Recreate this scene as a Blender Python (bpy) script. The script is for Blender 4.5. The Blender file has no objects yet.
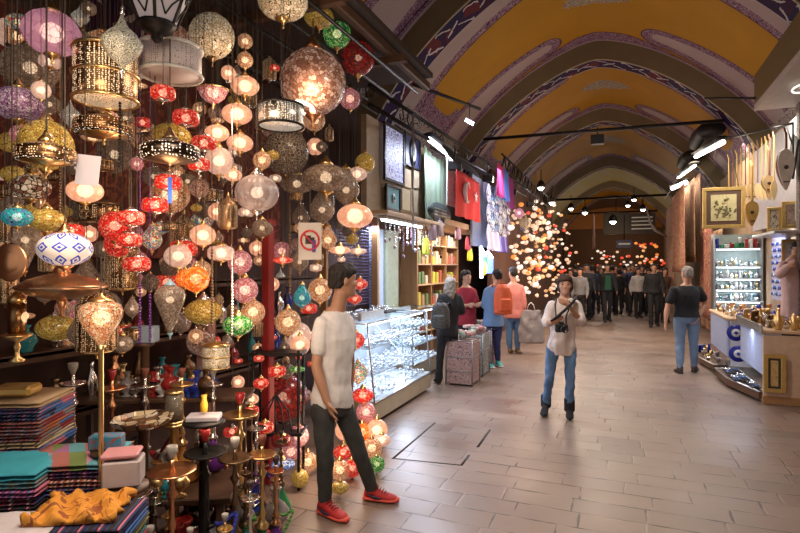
import bpy, bmesh, math, random
from mathutils import Vector, Matrix, noise
random.seed(7)
C = bpy.context.scene.collection
PI = math.pi
FOC = 533.0; YAW = math.radians(22.6); CAMZ = 1.68
Rv = Vector((math.cos(YAW), math.sin(YAW), 0)); Fv = Vector((-math.sin(YAW), math.cos(YAW), 0))
def P(px, py, Z):                     # a place seen at px,py, Z metres away
    return Rv*((px-400)/FOC*Z) + Fv*Z + Vector((0, 0, CAMZ-(py-266.3)/FOC*Z))
def depth_X(px, X):
    t = math.tan(math.atan((px-400)/FOC)-YAW); Y = X/t
    return Y*math.cos(YAW)-X*math.sin(YAW)
def depth_Y(px, Y):
    t = math.tan(math.atan((px-400)/FOC)-YAW)
    return Y*math.cos(YAW)-Y*t*math.sin(YAW)
def PX(px, py, X): return P(px, py, depth_X(px, X))
def PY(px, py, Y): return P(px, py, depth_Y(px, Y))
def PZ(px, py, z=0.0): return P(px, py, (CAMZ-z)*FOC/(py-266.3))
def proj(p):
    d = Vector(p)-Vector((0, 0, CAMZ)); Z = d.dot(Fv)
    return 400+FOC*d.dot(Rv)/Z, 266.3-FOC*d.z/Z, Z

# ---------------------------------------------------------------- mesh builder
class MB:
    def __init__(s): s.v = []; s.f = []; s.m = []; s.s = []; s.uv = {}; s.mi = 0; s.sm = False; s.x = None
    def add(s, vs, fs, sm=None, mi=None):
        o = len(s.v)
        for p in vs:
            p = Vector(p); s.v.append(s.x @ p if s.x else p)
        for f in fs:
            s.f.append([i+o for i in f]); s.m.append(s.mi if mi is None else mi); s.s.append(s.sm if sm is None else sm)
    def box(s, c, d, b=0.0, rz=0.0, mi=None, rot=None):
        hx, hy, hz = d[0]/2, d[1]/2, d[2]/2; h = (hx, hy, hz)
        R = rot if rot is not None else Matrix.Rotation(rz, 3, 'Z'); c = Vector(c)
        if b <= 0:
            vs = [c+R @ Vector((i*hx, j*hy, k*hz)) for i in (-1, 1) for j in (-1, 1) for k in (-1, 1)]
            fs = [(0,1,3,2),(4,6,7,5),(0,4,5,1),(2,3,7,6),(0,2,6,4),(1,5,7,3)]
            s.add(vs, fs, False, mi); return s
        b = min(b, hx*.9, hy*.9, hz*.9); vs = []; ix = {}
        for i in (-1, 1):
            for j in (-1, 1):
                for k in (-1, 1):
                    sg = (i, j, k)
                    for a in range(3):
                        ix[(sg, a)] = len(vs)
                        vs.append(c+R @ Vector([sg[q]*(h[q]-(0 if q == a else b)) for q in range(3)]))
        fs = []
        for a in range(3):
            o1, o2 = [q for q in range(3) if q != a]
            for sa in (-1, 1):
                f = []
                for (p1, p2) in ((-1, -1), (1, -1), (1, 1), (-1, 1)):
                    sg = [0, 0, 0]; sg[a] = sa; sg[o1] = p1; sg[o2] = p2; f.append(ix[(tuple(sg), a)])
                fs.append(f)
            for p1 in (-1, 1):
                for p2 in (-1, 1):
                    A = [0, 0, 0]; A[o1] = p1; A[o2] = p2; B = list(A); A[a] = -1; B[a] = 1; A = tuple(A); B = tuple(B)
                    fs.append([ix[(A, o1)], ix[(A, o2)], ix[(B, o2)], ix[(B, o1)]])
        for i in (-1, 1):
            for j in (-1, 1):
                for k in (-1, 1): fs.append([ix[((i, j, k), a)] for a in range(3)])
        s.add(vs, fs, False, mi); return s
    def lathe(s, prof, n=16, c=(0, 0, 0), sx=1, sy=1, ribs=0, amp=0, mi=None, sm=True):
        vs = []; fs = []; c = Vector(c)
        for (r, z) in prof:
            for k in range(n):
                a = 2*PI*k/n; q = r*(1+amp*math.cos(ribs*a)) if ribs else r
                vs.append(c+Vector((q*math.cos(a)*sx, q*math.sin(a)*sy, z)))
        for j in range(len(prof)-1):
            for k in range(n):
                k2 = (k+1) % n; fs.append((j*n+k, j*n+k2, (j+1)*n+k2, (j+1)*n+k))
        if prof[0][0] > 1e-5: fs.append(tuple(range(n))[::-1])
        if prof[-1][0] > 1e-5: fs.append(tuple((len(prof)-1)*n+k for k in range(n)))
        s.add(vs, fs, sm, mi); return s
    def ell(s, c, r, n=12, m=8, rot=None, mi=None):
        if not hasattr(r, '__len__'): r = (r, r, r)
        vs = []; fs = []; c = Vector(c); R = rot if rot is not None else Matrix.Identity(3)
        for j in range(1, m):
            b = PI*j/m
            for k in range(n):
                a = 2*PI*k/n; vs.append(c+R @ Vector((r[0]*math.sin(b)*math.cos(a), r[1]*math.sin(b)*math.sin(a), -r[2]*math.cos(b))))
        lo = len(vs); vs.append(c+R @ Vector((0, 0, -r[2]))); vs.append(c+R @ Vector((0, 0, r[2])))
        for j in range(m-2):
            for k in range(n): k2 = (k+1) % n; fs.append((j*n+k, j*n+k2, (j+1)*n+k2, (j+1)*n+k))
        for k in range(n): k2 = (k+1) % n; fs.append((lo, k2, k)); fs.append((lo+1, (m-2)*n+k, (m-2)*n+k2))
        s.add(vs, fs, True, mi); return s
    def tube(s, pts, r, n=6, mi=None, flat=1.0):
        pts = [Vector(p) for p in pts]; rs = r if hasattr(r, '__len__') else [r]*len(pts)
        vs = []; fs = []; prev = None
        for i, p in enumerate(pts):
            t = (pts[min(i+1, len(pts)-1)]-pts[max(i-1, 0)])
            t = t.normalized() if t.length > 1e-9 else Vector((0, 0, 1))
            u = (prev-t*prev.dot(t)) if prev is not None else t.cross(Vector((0, 0, 1)) if abs(t.z) < .9 else Vector((1, 0, 0)))
            u.normalize(); prev = u; w = t.cross(u)
            for k in range(n):
                a = 2*PI*k/n; vs.append(p+(u*math.cos(a)+w*math.sin(a)*flat)*rs[i])
        for j in range(len(pts)-1):
            for k in range(n): k2 = (k+1) % n; fs.append((j*n+k, j*n+k2, (j+1)*n+k2, (j+1)*n+k))
        fs.append(tuple(range(n))[::-1]); fs.append(tuple((len(pts)-1)*n+k for k in range(n)))
        s.add(vs, fs, True, mi); return s
    def prism(s, poly, c, U, V, N, t, mi=None):   # outline poly in (U,V), thick t along N
        c = Vector(c); n = len(poly)
        vs = [c+U*a+V*b for a, b in poly]+[c+U*a+V*b+N*t for a, b in poly]
        fs = [tuple(range(n))[::-1], tuple(range(n, 2*n))]+[(i, (i+1) % n, n+(i+1) % n, n+i) for i in range(n)]
        s.add(vs, fs, False, mi); return s
    def rings(s, rs, n=16, mi=None):              # rs: (centre, U, V)
        vs = []; fs = []
        for c, U, V in rs:
            for k in range(n):
                a = 2*PI*k/n; vs.append(c+U*math.cos(a)+V*math.sin(a))
        for j in range(len(rs)-1):
            for k in range(n): k2 = (k+1) % n; fs.append((j*n+k, j*n+k2, (j+1)*n+k2, (j+1)*n+k))
        fs.append(tuple(range(n))[::-1]); fs.append(tuple((len(rs)-1)*n+k for k in range(n)))
        s.add(vs, fs, True, mi); return s
    def mesh(s, name, mats=None, fix=True):
        me = bpy.data.meshes.new(name); me.from_pydata([tuple(v) for v in s.v], [], s.f)
        me.polygons.foreach_set('material_index', s.m); me.polygons.foreach_set('use_smooth', s.s)
        if mats is not None:
            for m in (mats if isinstance(mats, (list, tuple)) else [mats]): me.materials.append(m)
        if fix:
            bm = bmesh.new(); bm.from_mesh(me); bmesh.ops.recalc_face_normals(bm, faces=bm.faces); bm.to_mesh(me); bm.free()
        me.update(); return me
    def build(s, name, mats, parent=None, **k):
        return obj(name, s.mesh(name, mats), parent, **k)

def obj(name, me, parent=None, loc=None, rz=0, scale=None, mat=None):
    o = bpy.data.objects.new(name, me); C.objects.link(o)
    if parent is not None: o.parent = parent
    if loc is not None: o.location = loc
    if rz: o.rotation_euler = (0, 0, rz)
    if scale is not None: o.scale = scale if hasattr(scale, '__len__') else (scale,)*3
    if mat is not None and o.material_slots:
        o.material_slots[0].link = 'OBJECT'; o.material_slots[0].material = mat
    return o
USED = set()
def tag(o, label, cat, group=None, kind=None):
    o['label'] = label; o['category'] = cat
    if group: o['group'] = group
    if kind: o['kind'] = kind
    return o
def thing(name, label, cat, loc=(0, 0, 0), rz=0, group=None, scale=None):
    o = bpy.data.objects.new(name, None); C.objects.link(o); o.location = loc; o.rotation_euler = (0, 0, rz)
    o.empty_display_size = .05
    if scale: o.scale = (scale,)*3
    return tag(o, label, cat, group)
def struct(mb, name, mats, **k):
    o = mb.build(name, mats, **k); o['kind'] = 'structure'; return o

# ---------------------------------------------------------------- materials
class E:
    def __init__(s, nt, k): s.nt = nt; s.k = k
    def m(s, op, *a):
        n = s.nt.nodes.new('ShaderNodeMath'); n.operation = op
        for i, q in enumerate((s,)+a):
            if isinstance(q, E): s.nt.links.new(q.k, n.inputs[i])
            else: n.inputs[i].default_value = q
        return E(s.nt, n.outputs[0])
    def __add__(s, o): return s.m('ADD', o)
    def __sub__(s, o): return s.m('SUBTRACT', o)
    def __mul__(s, o): return s.m('MULTIPLY', o)
    def __truediv__(s, o): return s.m('DIVIDE', o)
    def abs(s): return s.m('ABSOLUTE')
    def frac(s): return s.m('FRACT')
    def floor(s): return s.m('FLOOR')
    def sqrt(s): return s.m('SQRT')
    def sin(s): return s.m('SINE')
    def mn(s, o): return s.m('MINIMUM', o)
    def mx(s, o): return s.m('MAXIMUM', o)
    def lt(s, o): return s.m('LESS_THAN', o)
    def gt(s, o): return s.m('GREATER_THAN', o)
def newmat(name):
    m = bpy.data.materials.new(name); m.use_nodes = True
    return m, m.node_tree, m.node_tree.nodes['Principled BSDF']
def cc(c): return (c[0], c[1], c[2], 1)
def mixc(nt, f, a, b):
    n = nt.nodes.new('ShaderNodeMix'); n.data_type = 'RGBA'; n.clamp_factor = True
    if isinstance(f, E): nt.links.new(f.k, n.inputs[0])
    elif hasattr(f, 'links'): nt.links.new(f, n.inputs[0])
    else: n.inputs[0].default_value = f
    for i, q in ((6, a), (7, b)):
        if isinstance(q, (tuple, list)): n.inputs[i].default_value = cc(q)
        else: nt.links.new(q, n.inputs[i])
    return n.outputs[2]
def coord(nt, which='Object', scale=(1, 1, 1)):
    t = nt.nodes.new('ShaderNodeTexCoord'); mp = nt.nodes.new('ShaderNodeMapping'); mp.inputs['Scale'].default_value = scale
    nt.links.new(t.outputs[which], mp.inputs[0]); return mp.outputs[0]
def tex(nt, kind, vec, scale=5, **k):
    n = nt.nodes.new('ShaderNodeTex'+kind); nt.links.new(vec, n.inputs['Vector']); n.inputs['Scale'].default_value = scale
    for a, b in k.items():
        if a in ('feature', 'wave_type', 'bands_direction', 'distance'): setattr(n, a, b)
        else: n.inputs[a].default_value = b
    return n
def sep(nt, v):
    n = nt.nodes.new('ShaderNodeSeparateXYZ'); nt.links.new(v, n.inputs[0]); return [E(nt, o) for o in n.outputs]
def bump(nt, b, h, st=.3, dist=.01):
    n = nt.nodes.new('ShaderNodeBump'); n.inputs['Strength'].default_value = st; n.inputs['Distance'].default_value = dist
    nt.links.new(h.k if isinstance(h, E) else h, n.inputs['Height']); nt.links.new(n.outputs[0], b.inputs['Normal'])
def ramp(nt, f, stops, interp='LINEAR'):
    n = nt.nodes.new('ShaderNodeValToRGB'); n.color_ramp.interpolation = interp
    nt.links.new(f.k if isinstance(f, E) else f, n.inputs[0]); e = n.color_ramp.elements
    while len(e) < len(stops): e.new(.5)
    for i, (p, c) in enumerate(stops): e[i].position = p; e[i].color = cc(c)
    return n.outputs[0]
def emit(nt, b, col, st):
    if isinstance(col, (tuple, list)): b.inputs['Emission Color'].default_value = cc(col)
    else: nt.links.new(col, b.inputs['Emission Color'])
    b.inputs['Emission Strength'].default_value = st
_mc = {}
def plain(name, c, rough=.6, metal=0, em=None, es=1, var=.12, bmp=0, sc=14, alpha=None, trans=0):
    if name in _mc: return _mc[name]
    m, nt, b = newmat(name); b.inputs['Roughness'].default_value = rough; b.inputs['Metallic'].default_value = metal
    if var > 0:
        v = coord(nt); n = tex(nt, 'Noise', v, sc, Detail=3)
        col = mixc(nt, n.outputs['Fac'], tuple(x*(1-var*2) for x in c), tuple(min(1, x*(1+var*2)) for x in c)); nt.links.new(col, b.inputs['Base Color'])
        if bmp: bump(nt, b, n.outputs['Fac'], bmp)
    else: b.inputs['Base Color'].default_value = cc(c)
    if em: emit(nt, b, em, es)
    if trans: b.inputs['Transmission Weight'].default_value = trans; b.inputs['IOR'].default_value = 1.3
    if alpha is not None: b.inputs['Alpha'].default_value = alpha
    _mc[name] = m; return m
def samp_none(m): m.cycles.emission_sampling = 'NONE'; return m

def mosaic(name, cols, es, scale=7, metal=.0, line=(.02, .012, .01), lw=.045, sampled=False, star=False, thru=0.0):
    """coloured glass pieces set in dark grout, lit from inside"""
    if name in _mc: return _mc[name]
    m, nt, b = newmat(name); v = coord(nt)
    vo = tex(nt, 'Voronoi', v, scale); ed = tex(nt, 'Voronoi', v, scale, feature='DISTANCE_TO_EDGE')
    x = sep(nt, vo.outputs['Color'])[0]
    col = ramp(nt, x, [(i/len(cols), c) for i, c in enumerate(cols)], 'CONSTANT')
    k = E(nt, ed.outputs['Distance']).lt(lw)
    if star:
        bg = tex(nt, 'Voronoi', v, scale*.3)
        col = mixc(nt, E(nt, bg.outputs['Distance']).lt(.2), col, (1, .8, .55))
    c2 = mixc(nt, k, col, line)
    nt.links.new(c2, b.inputs['Base Color']); b.inputs['Roughness'].default_value = .22; b.inputs['Metallic'].default_value = metal
    emit(nt, b, c2, es)
    if not sampled: samp_none(m)
    if thru:                          # lets the bulb inside be seen through the glass
        tr = nt.nodes.new('ShaderNodeBsdfTransparent'); nt.links.new(mixc(nt, .5, c2, (1, .9, .8)), tr.inputs[0]); mx = nt.nodes.new('ShaderNodeMixShader')
        out = nt.nodes['Material Output']; nt.links.new(mixc(nt, k, (thru,)*3, (0, 0, 0)), mx.inputs[0]); nt.links.new(b.outputs[0], mx.inputs[1]); nt.links.new(tr.outputs[0], mx.inputs[2]); nt.links.new(mx.outputs[0], out.inputs[0])
    _mc[name] = m; return m
def pierced(name, base, hole, es, scale=16, thr=.25, rough=.3, metal=1):
    """metal punched with rows of small holes, light showing through them"""
    if name in _mc: return _mc[name]
    m, nt, b = newmat(name); v = coord(nt)
    vo = tex(nt, 'Voronoi', v, scale, Randomness=.35); k = E(nt, vo.outputs['Distance']).lt(thr)
    nt.links.new(mixc(nt, k, base, hole), b.inputs['Base Color']); b.inputs['Roughness'].default_value = rough
    nt.links.new(((k*(-1.0)+1.0)*float(metal)).k, b.inputs['Metallic'])
    emit(nt, b, mixc(nt, k, (0, 0, 0), hole), es); samp_none(m); _mc[name] = m; return m
def stripes(name, cols, scale=18, axis=0, rough=.85):
    if name in _mc: return _mc[name]
    m, nt, b = newmat(name); v = coord(nt); x = sep(nt, v)[axis]
    n = tex(nt, 'Noise', v, 3); f = (x*scale+E(nt, n.outputs['Fac'])*.15).frac()
    nt.links.new(ramp(nt, f, [(i/len(cols), c) for i, c in enumerate(cols)], 'CONSTANT'), b.inputs['Base Color'])
    b.inputs['Roughness'].default_value = rough; w = tex(nt, 'Noise', v, 220); bump(nt, b, w.outputs['Fac'], .25, .002)
    _mc[name] = m; return m
def pattern(name, bg, fg, scale=8, thr=.45, rough=.7, metal=0, em=0):
    """curling line ornament of one colour on another"""
    if name in _mc: return _mc[name]
    m, nt, b = newmat(name); v = coord(nt); n = tex(nt, 'Noise', v, scale, Detail=2, Distortion=1.2)
    k = ((E(nt, n.outputs['Fac'])*7).frac()-.5).abs().lt(thr*.35)
    c = mixc(nt, k, bg, fg); nt.links.new(c, b.inputs['Base Color']); b.inputs['Roughness'].default_value = rough
    b.inputs['Metallic'].default_value = metal
    if em: emit(nt, b, c, em); samp_none(m)
    _mc[name] = m; return m
def wood(name, c1, c2, scale=6, rough=.5):
    if name in _mc: return _mc[name]
    m, nt, b = newmat(name); v = coord(nt, scale=(3, 3, .4)); n = tex(nt, 'Noise', v, scale, Detail=5, Distortion=1.5)
    nt.links.new(mixc(nt, n.outputs['Fac'], c1, c2), b.inputs['Base Color']); b.inputs['Roughness'].default_value = rough
    bump(nt, b, n.outputs['Fac'], .15, .004); _mc[name] = m; return m

brass = plain('brass', (.78, .55, .25), .28, 1); copper = plain('copper', (.75, .38, .2), .3, 1)
silver = plain('silver', (.8, .79, .77), .22, 1); iron = plain('black_iron', (.02, .018, .018), .45, .6)
bronze = plain('aged_bronze', (.22, .14, .08), .35, .9); steel = plain('grey_steel', (.35, .35, .36), .4, .8)
black = plain('black_plastic', (.012, .012, .013), .5); white = plain('white_paint', (.75, .74, .72), .6, var=.04)
cord_m = plain('dark_cord', (.05, .035, .025), .7)
darkwood = wood('dark_wood', (.06, .03, .018), (.12, .06, .03)); midwood = wood('mid_wood', (.3, .15, .06), (.42, .23, .1))
palewood = wood('pale_wood', (.55, .36, .2), (.68, .48, .3)); goldwood = plain('gilt_wood', (.62, .42, .14), .35, .6)
tube_on = plain('lit_tube', (1, 1, 1), .5, em=(.88, .93, 1), es=9, var=0)
tube_warm = plain('lit_warm_tube', (1, 1, 1), .5, em=(1, .93, .8), es=9, var=0)
bulb_on = plain('lit_bulb', (1, 1, 1), .5, em=(1, .80, .58), es=3.2, var=0)
samp_none(bulb_on)
def glassmat():
    m, nt, b = newmat('clear_glass'); nt.nodes.remove(b)
    g = nt.nodes.new('ShaderNodeBsdfGlossy'); g.inputs['Roughness'].default_value = .03; t = nt.nodes.new('ShaderNodeBsdfTransparent')
    t.inputs[0].default_value = (.93, .97, .97, 1); x = nt.nodes.new('ShaderNodeMixShader'); x.inputs[0].default_value = .09
    nt.links.new(t.outputs[0], x.inputs[1]); nt.links.new(g.outputs[0], x.inputs[2])
    nt.links.new(x.outputs[0], nt.nodes['Material Output'].inputs[0]); return m
glass = glassmat()
# ---------------------------------------------------------------- the hall
VX0, VA, VB, VC, VN = -0.5, 3.0, 2.57, 3.38, 1.5
def vault_pt(X0, a, b, t):            # t in -1..1 across
    u = math.sin(abs(t)*PI/2)
    x = math.copysign(a*u**1.0, t); h = b*max(0.0, 1-u**VN)**(1/VN)
    return Vector((X0+x, 0, VC+h))
RIBS = [2.6, 7.14, 11.7, 16.73, 24.3, 31.0, 38.0]; RW = .5
def vault_mat():
    m, nt, b = newmat('painted_vault'); uv = nt.nodes.new('ShaderNodeUVMap').outputs[0]; s, v, _ = sep(nt, uv)
    s = (s-.12).abs(); v = v.abs()
    wl = ((s-1.0).mx(0.0)*.10+.15).mn(.34)
    dx = (s*-1+1.1).mx(0.0); dv = (v-1.3).abs(); d = (dx*dx+dv*dv).sqrt()-wl
    obc = coord(nt, 'UV'); vo = tex(nt, 'Voronoi', obc, 11); ed = tex(nt, 'Voronoi', obc, 9, feature='DISTANCE_TO_EDGE')
    n1 = tex(nt, 'Noise', obc, 13, Detail=2, Distortion=1.2)
    mos = ramp(nt, E(nt, n1.outputs['Fac']), [(0, (.07, .015, .07)), (.40, (.40, .28, .34)), (.44, (.07, .015, .06)), (.50, (.45, .34, .38)), (.54, (.08, .02, .08)), (.60, (.38, .24, .30)), (.64, (.09, .02, .05))], 'CONSTANT')
    n2 = tex(nt, 'Noise', obc, 1.4, Detail=4)
    yel = mixc(nt, n2.outputs['Fac'], (.33, .16, .010), (.43, .22, .018))
    lil = mixc(nt, n2.outputs['Fac'], (.30, .23, .22), (.42, .34, .33))
    n3 = tex(nt, 'Noise', obc, 3.2, Detail=2, Distortion=2.2); ar = ((E(nt, n3.outputs['Fac'])*8).frac()-.5).abs().lt(.14)
    arab = mixc(nt, ar, (.42, .36, .34), (.05, .03, .035))
    col = yel
    med = (s*s*.55+v*v*2.2).sqrt()
    n4 = tex(nt, 'Noise', obc, 10, Detail=2, Distortion=2); mk = med.lt((E(nt, n4.outputs['Fac'])*.3+.27))
    col = mixc(nt, mk, col, mixc(nt, ((E(nt, n4.outputs['Fac'])*9).frac()).lt(.5), (.46, .42, .24), (.09, .03, .10)))
    leg = ((s-3.1).mx(0.0)*(s-3.1).mx(0.0)+(v-.3).mx(0.0)*(v-.3).mx(0.0)).sqrt()  # rounded end of the leg
    col = mixc(nt, leg.gt(.25)*s.gt(3.1), col, mos)
    col = mixc(nt, d.lt(.19), col, mos); col = mixc(nt, d.lt(.205)*d.gt(.18), col, (.06, .02, .04)); col = mixc(nt, d.lt(0.0), col, lil); 
    bv = ((s-.5).mx(0.0)*.3+1.5).mn(1.78); col = mixc(nt, v.gt(bv)*d.gt(.02), col, mos); col = mixc(nt, v.gt(bv)*v.lt(bv+.03)*d.gt(.02), col, (.06, .02, .04))
    col = mixc(nt, v.gt(1.88), col, lil)
    col = mixc(nt, s.gt(3.62), col, arab)
    nt.links.new(col, b.inputs['Base Color']); b.inputs['Roughness'].default_value = .6; b.inputs['Specular IOR Level'].default_value = .1; return m
def rib_mat():
    m, nt, b = newmat('painted_rib_soffit'); uv = nt.nodes.new('ShaderNodeUVMap').outputs[0]; s, v, _ = sep(nt, uv)
    obc = coord(nt, 'UV'); n = tex(nt, 'Voronoi', obc, 4.5)
    c = ramp(nt, sep(nt, n.outputs['Color'])[0], [(0, (.022, .006, .045)), (.5, (.012, .010, .05)), (.72, (.10, .012, .02)), (.85, (.035, .006, .035))], 'CONSTANT')
    tri = ((s/1.1).frac()-.5).abs()*4-1; n5 = tex(nt, 'Noise', obc, 7)
    z = (v-tri*.19+(E(nt, n5.outputs['Fac'])-.5)*.16).abs().lt(.022); z2 = (v+tri*.19).abs().lt(.012)
    c = mixc(nt, z*((s*2.7).frac().gt(.35)), c, (.5, .46, .45)); z2 = (v+tri*.19+(E(nt, n5.outputs['Fac'])-.5)*.16).abs().lt(.02); c = mixc(nt, z2*((s*2.7+.4).frac().gt(.35)), c, (.45, .4, .4))
    c = mixc(nt, v.abs().gt(.225), c, (.42, .36, .34))
    nt.links.new(c, b.inputs['Base Color']); b.inputs['Roughness'].default_value = .6; b.inputs['Specular IOR Level'].default_value = .08; return m
VM = vault_mat(); RM = rib_mat()
tanm = plain('olive_band', (.15, .105, .048), .55, var=.2, sc=1.5)
def surf(name, grid, uvs, mat):
    nr = len(grid); nc = len(grid[0]); me = bpy.data.meshes.new(name)
    me.from_pydata([tuple(p) for r in grid for p in r], [], [(i*nc+j, i*nc+j+1, (i+1)*nc+j+1, (i+1)*nc+j) for i in range(nr-1) for j in range(nc-1)])
    ul = me.uv_layers.new(name='UVMap'); flat = [u for r in uvs for u in r]
    for l in me.loops: ul.data[l.index].uv = flat[l.vertex_index]
    me.materials.append(mat); me.polygons.foreach_set('use_smooth', [True]*len(me.polygons)); return me
def arc(a, b, n=64):
    pts = [vault_pt(VX0, a, b, -1+2*i/n) for i in range(n+1)]; s = [0]
    for i in range(n): s.append(s[-1]+(pts[i+1]-pts[i]).length)
    h = s[n//2]; return pts, [q-h for q in s]
pts, ss = arc(VA+.36, VB+.36)
grid = []; uvs = []
edges = [(-3.2, RIBS[0])]+[(RIBS[i]+RW, RIBS[i+1]) for i in range(len(RIBS)-1)]
k = 0
for (y0, y1) in edges:
    g = [[Vector((p.x, y0+(y1-y0)*j/8, p.z)) for p in pts] for j in range(9)]
    u = [[(s, (j/8-.5)*4.0) for s in ss] for j in range(9)]
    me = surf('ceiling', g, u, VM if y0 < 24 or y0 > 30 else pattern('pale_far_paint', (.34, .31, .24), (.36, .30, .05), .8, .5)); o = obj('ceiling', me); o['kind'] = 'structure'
pin, si = arc(VA, VB)
for k, Y in enumerate(RIBS[:-1]):
    mb = [[Vector((p.x, Y+RW*j, p.z)) for p in pin] for j in (0, 1)]
    me = surf('trim_%d' % (2*k+1), mb, [[(s, -.25+.5*j) for s in si] for j in (0, 1)], RM); o = obj('trim_%d' % (2*k+1), me); o['kind'] = 'structure'
    q = MB(); q.sm = True
    for (ya) in (Y, Y+RW):            # the two upright faces of the rib
        n = len(pin); q.add([Vector((p.x, ya, p.z)) for p in pin]+[Vector((p.x, ya+(0.06 if ya > Y else -.06), p.z)) for p in pts], [(i, i+1, n+i+1, n+i) for i in range(n-1)])
    q.tube([Vector((p.x, Y, p.z)) for p in pin], .014, 5, mi=1)
    struct(q, 'trim_%d' % (2*k+2), [tanm, plain('cream_line', (.42, .35, .22), .5)])
# floor
def floor_mat():
    m, nt, b = newmat('worn_stone_slabs'); v = coord(nt)
    no = tex(nt, 'Noise', v, 1.1, Detail=4); x, y, z = sep(nt, v)
    row = (y/.225).floor(); jit = (row*12.9898).sin()*43.758; jit = jit.frac(); jit2 = ((row*7.13).sin()*17.3).frac()
    wob = (E(nt, tex(nt, 'Noise', v, 2.2).outputs['Fac'])-.5)*.03
    u = (x+wob)/(jit2*.2+.33)+jit; cell = u.floor(); fu = u.frac(); fy = (y/.225).frac()
    idv = ((cell*91.7+row*37.3).sin()*4375.5).frac(); 
    eu = fu.mn(fu*-1+1)*.5; ey = fy.mn(fy*-1+1)*.225
    e = eu.mn(ey); gn = E(nt, tex(nt, 'Noise', v, 5, Detail=3).outputs['Fac'])
    joint = e.lt((gn-.44)*.04+.0008)
    base = ramp(nt, idv, [(0, (.20, .135, .108)), (.3, (.26, .18, .145)), (.6, (.225, .16, .13)), (.8, (.29, .21, .165)), (1, (.15, .105, .088))])
    base = mixc(nt, (E(nt, no.outputs['Fac'])-.35)*1.6, base, (.27, .20, .165)); st = tex(nt, 'Noise', v, .7, Detail=6); base = mixc(nt, (E(nt, st.outputs['Fac'])-.47)*2.6, base, (.12, .088, .072))
    fine = tex(nt, 'Noise', v, 30, Detail=5); fl = mixc(nt, E(nt, fine.outputs['Fac'])*.45, base, (.20, .14, .115))
    col = mixc(nt, joint*.85, fl, (.035, .022, .018)); nt.links.new(col, b.inputs['Base Color'])
    rg = E(nt, no.outputs['Fac'])*.34+idv*.10+.16; nt.links.new(rg.k, b.inputs['Roughness'])
    h = E(nt, fine.outputs['Fac'])*.15+(e*60).mn(1.0)*.6+idv*.1; bump(nt, b, h, .35, .006); return m
q = MB(); q.add([(-3.75, -3.2, 0), (2.6, -3.2, 0), (2.6, 38, 0), (-3.75, 38, 0)], [(0, 1, 2, 3)]); struct(q, 'floor', floor_mat())
for k, (a, c2) in enumerate((((435, 422.5), (392.5, 458.7)), ((490, 429.5), (477.5, 447)), ((469, 455), (461, 465.5)), ((392, 458), (461, 465)))):
    A = PZ(*a); B = PZ(*c2); q = MB(); q.tube([A, B], .012, 6, flat=.2); struct(q, 'trim_%d' % (20+k), plain('dark_joint', (.03, .022, .02), .8))
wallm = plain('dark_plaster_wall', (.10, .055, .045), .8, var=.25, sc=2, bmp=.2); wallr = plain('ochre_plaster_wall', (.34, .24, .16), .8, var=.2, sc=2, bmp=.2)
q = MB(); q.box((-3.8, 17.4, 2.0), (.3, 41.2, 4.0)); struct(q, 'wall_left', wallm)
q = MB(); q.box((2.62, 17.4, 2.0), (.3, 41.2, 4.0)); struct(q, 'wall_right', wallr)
# far end wall with an arch painted on it
q = MB(); q.box((-.6, 38.1, 3.2), (7.2, .2, 6.4)); struct(q, 'wall_back', plain('far_wall', (.16, .09, .05), .8))
poly = [(3.0*math.cos(PI*i/24), 1.4*math.sin(PI*i/24)) for i in range(25)]
q = MB(); q.prism(poly, (-.6, 37.95, 4.2), Vector((1, 0, 0)), Vector((0, 0, 1)), Vector((0, 1, 0)), .06); struct(q, 'trim_30', plain('orange_tympanum', (.5, .22, .05), .6))
# boxed beam under the vault on the right and its pale soffit
q = MB(); q.box((2.23, 6.9, 4.2), (.96, 4.2, .42), mi=0); q.box((2.24, 6.9, 3.95), (.98, 4.2, .08), mi=1); struct(q, 'trim_31', [plain('olive_beam', (.14, .10, .035), .5), plain('pale_soffit', (.45, .4, .36), .6)])
q = MB(); q.box((2.37, 8.82, 1.975), (.30, .18, 3.95), .02); struct(q, 'trim_32', pattern('carved_stone', (.16, .12, .10), (.05, .04, .035), 9))
r = PX(787, 79, 2.0); t = thing('ceiling_light', 'oval ring ceiling lamp under the pale beam at top right', 'ceiling light', (2.05, 7.9, 3.86))
q = MB(); q.tube([(.11*math.cos(a/16*2*PI), .2*math.sin(a/16*2*PI), 0) for a in range(17)], .012, 6); q.build('ring_tube', plain('white_ring', (.9, .9, .85), .4, em=(1, .95, .85), es=1.2), t)
q = MB(); q.lathe([(.05, 0), (.05, .05)], 12); q.build('mount', white, t)

# ---- camera, world
cam = bpy.data.cameras.new('camera'); cam.sensor_width = 36; cam.lens = FOC/800*36; co = bpy.data.objects.new('camera', cam); C.objects.link(co)
co.location = (0, 0, CAMZ); co.rotation_euler = (PI/2, 0, YAW); cam.clip_start = .05; bpy.context.scene.camera = co
w = bpy.data.worlds.new('world'); bpy.context.scene.world = w; w.use_nodes = True
w.node_tree.nodes['Background'].inputs[0].default_value = (.85, .75, .68, 1); w.node_tree.nodes['Background'].inputs[1].default_value = .5
sc = bpy.context.scene; sc.view_settings.view_transform = 'Standard'; sc.view_settings.look = 'None'; sc.view_settings.gamma = 1; sc.view_settings.exposure = 0.0
sc.view_settings.use_curve_mapping = False
sc.cycles.max_bounces = 6; sc.cycles.diffuse_bounces = 3; sc.cycles.transparent_max_bounces = 12; sc.cycles.sample_clamp_indirect = 3; sc.cycles.caustics_reflective = False; sc.cycles.caustics_refractive = False
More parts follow.
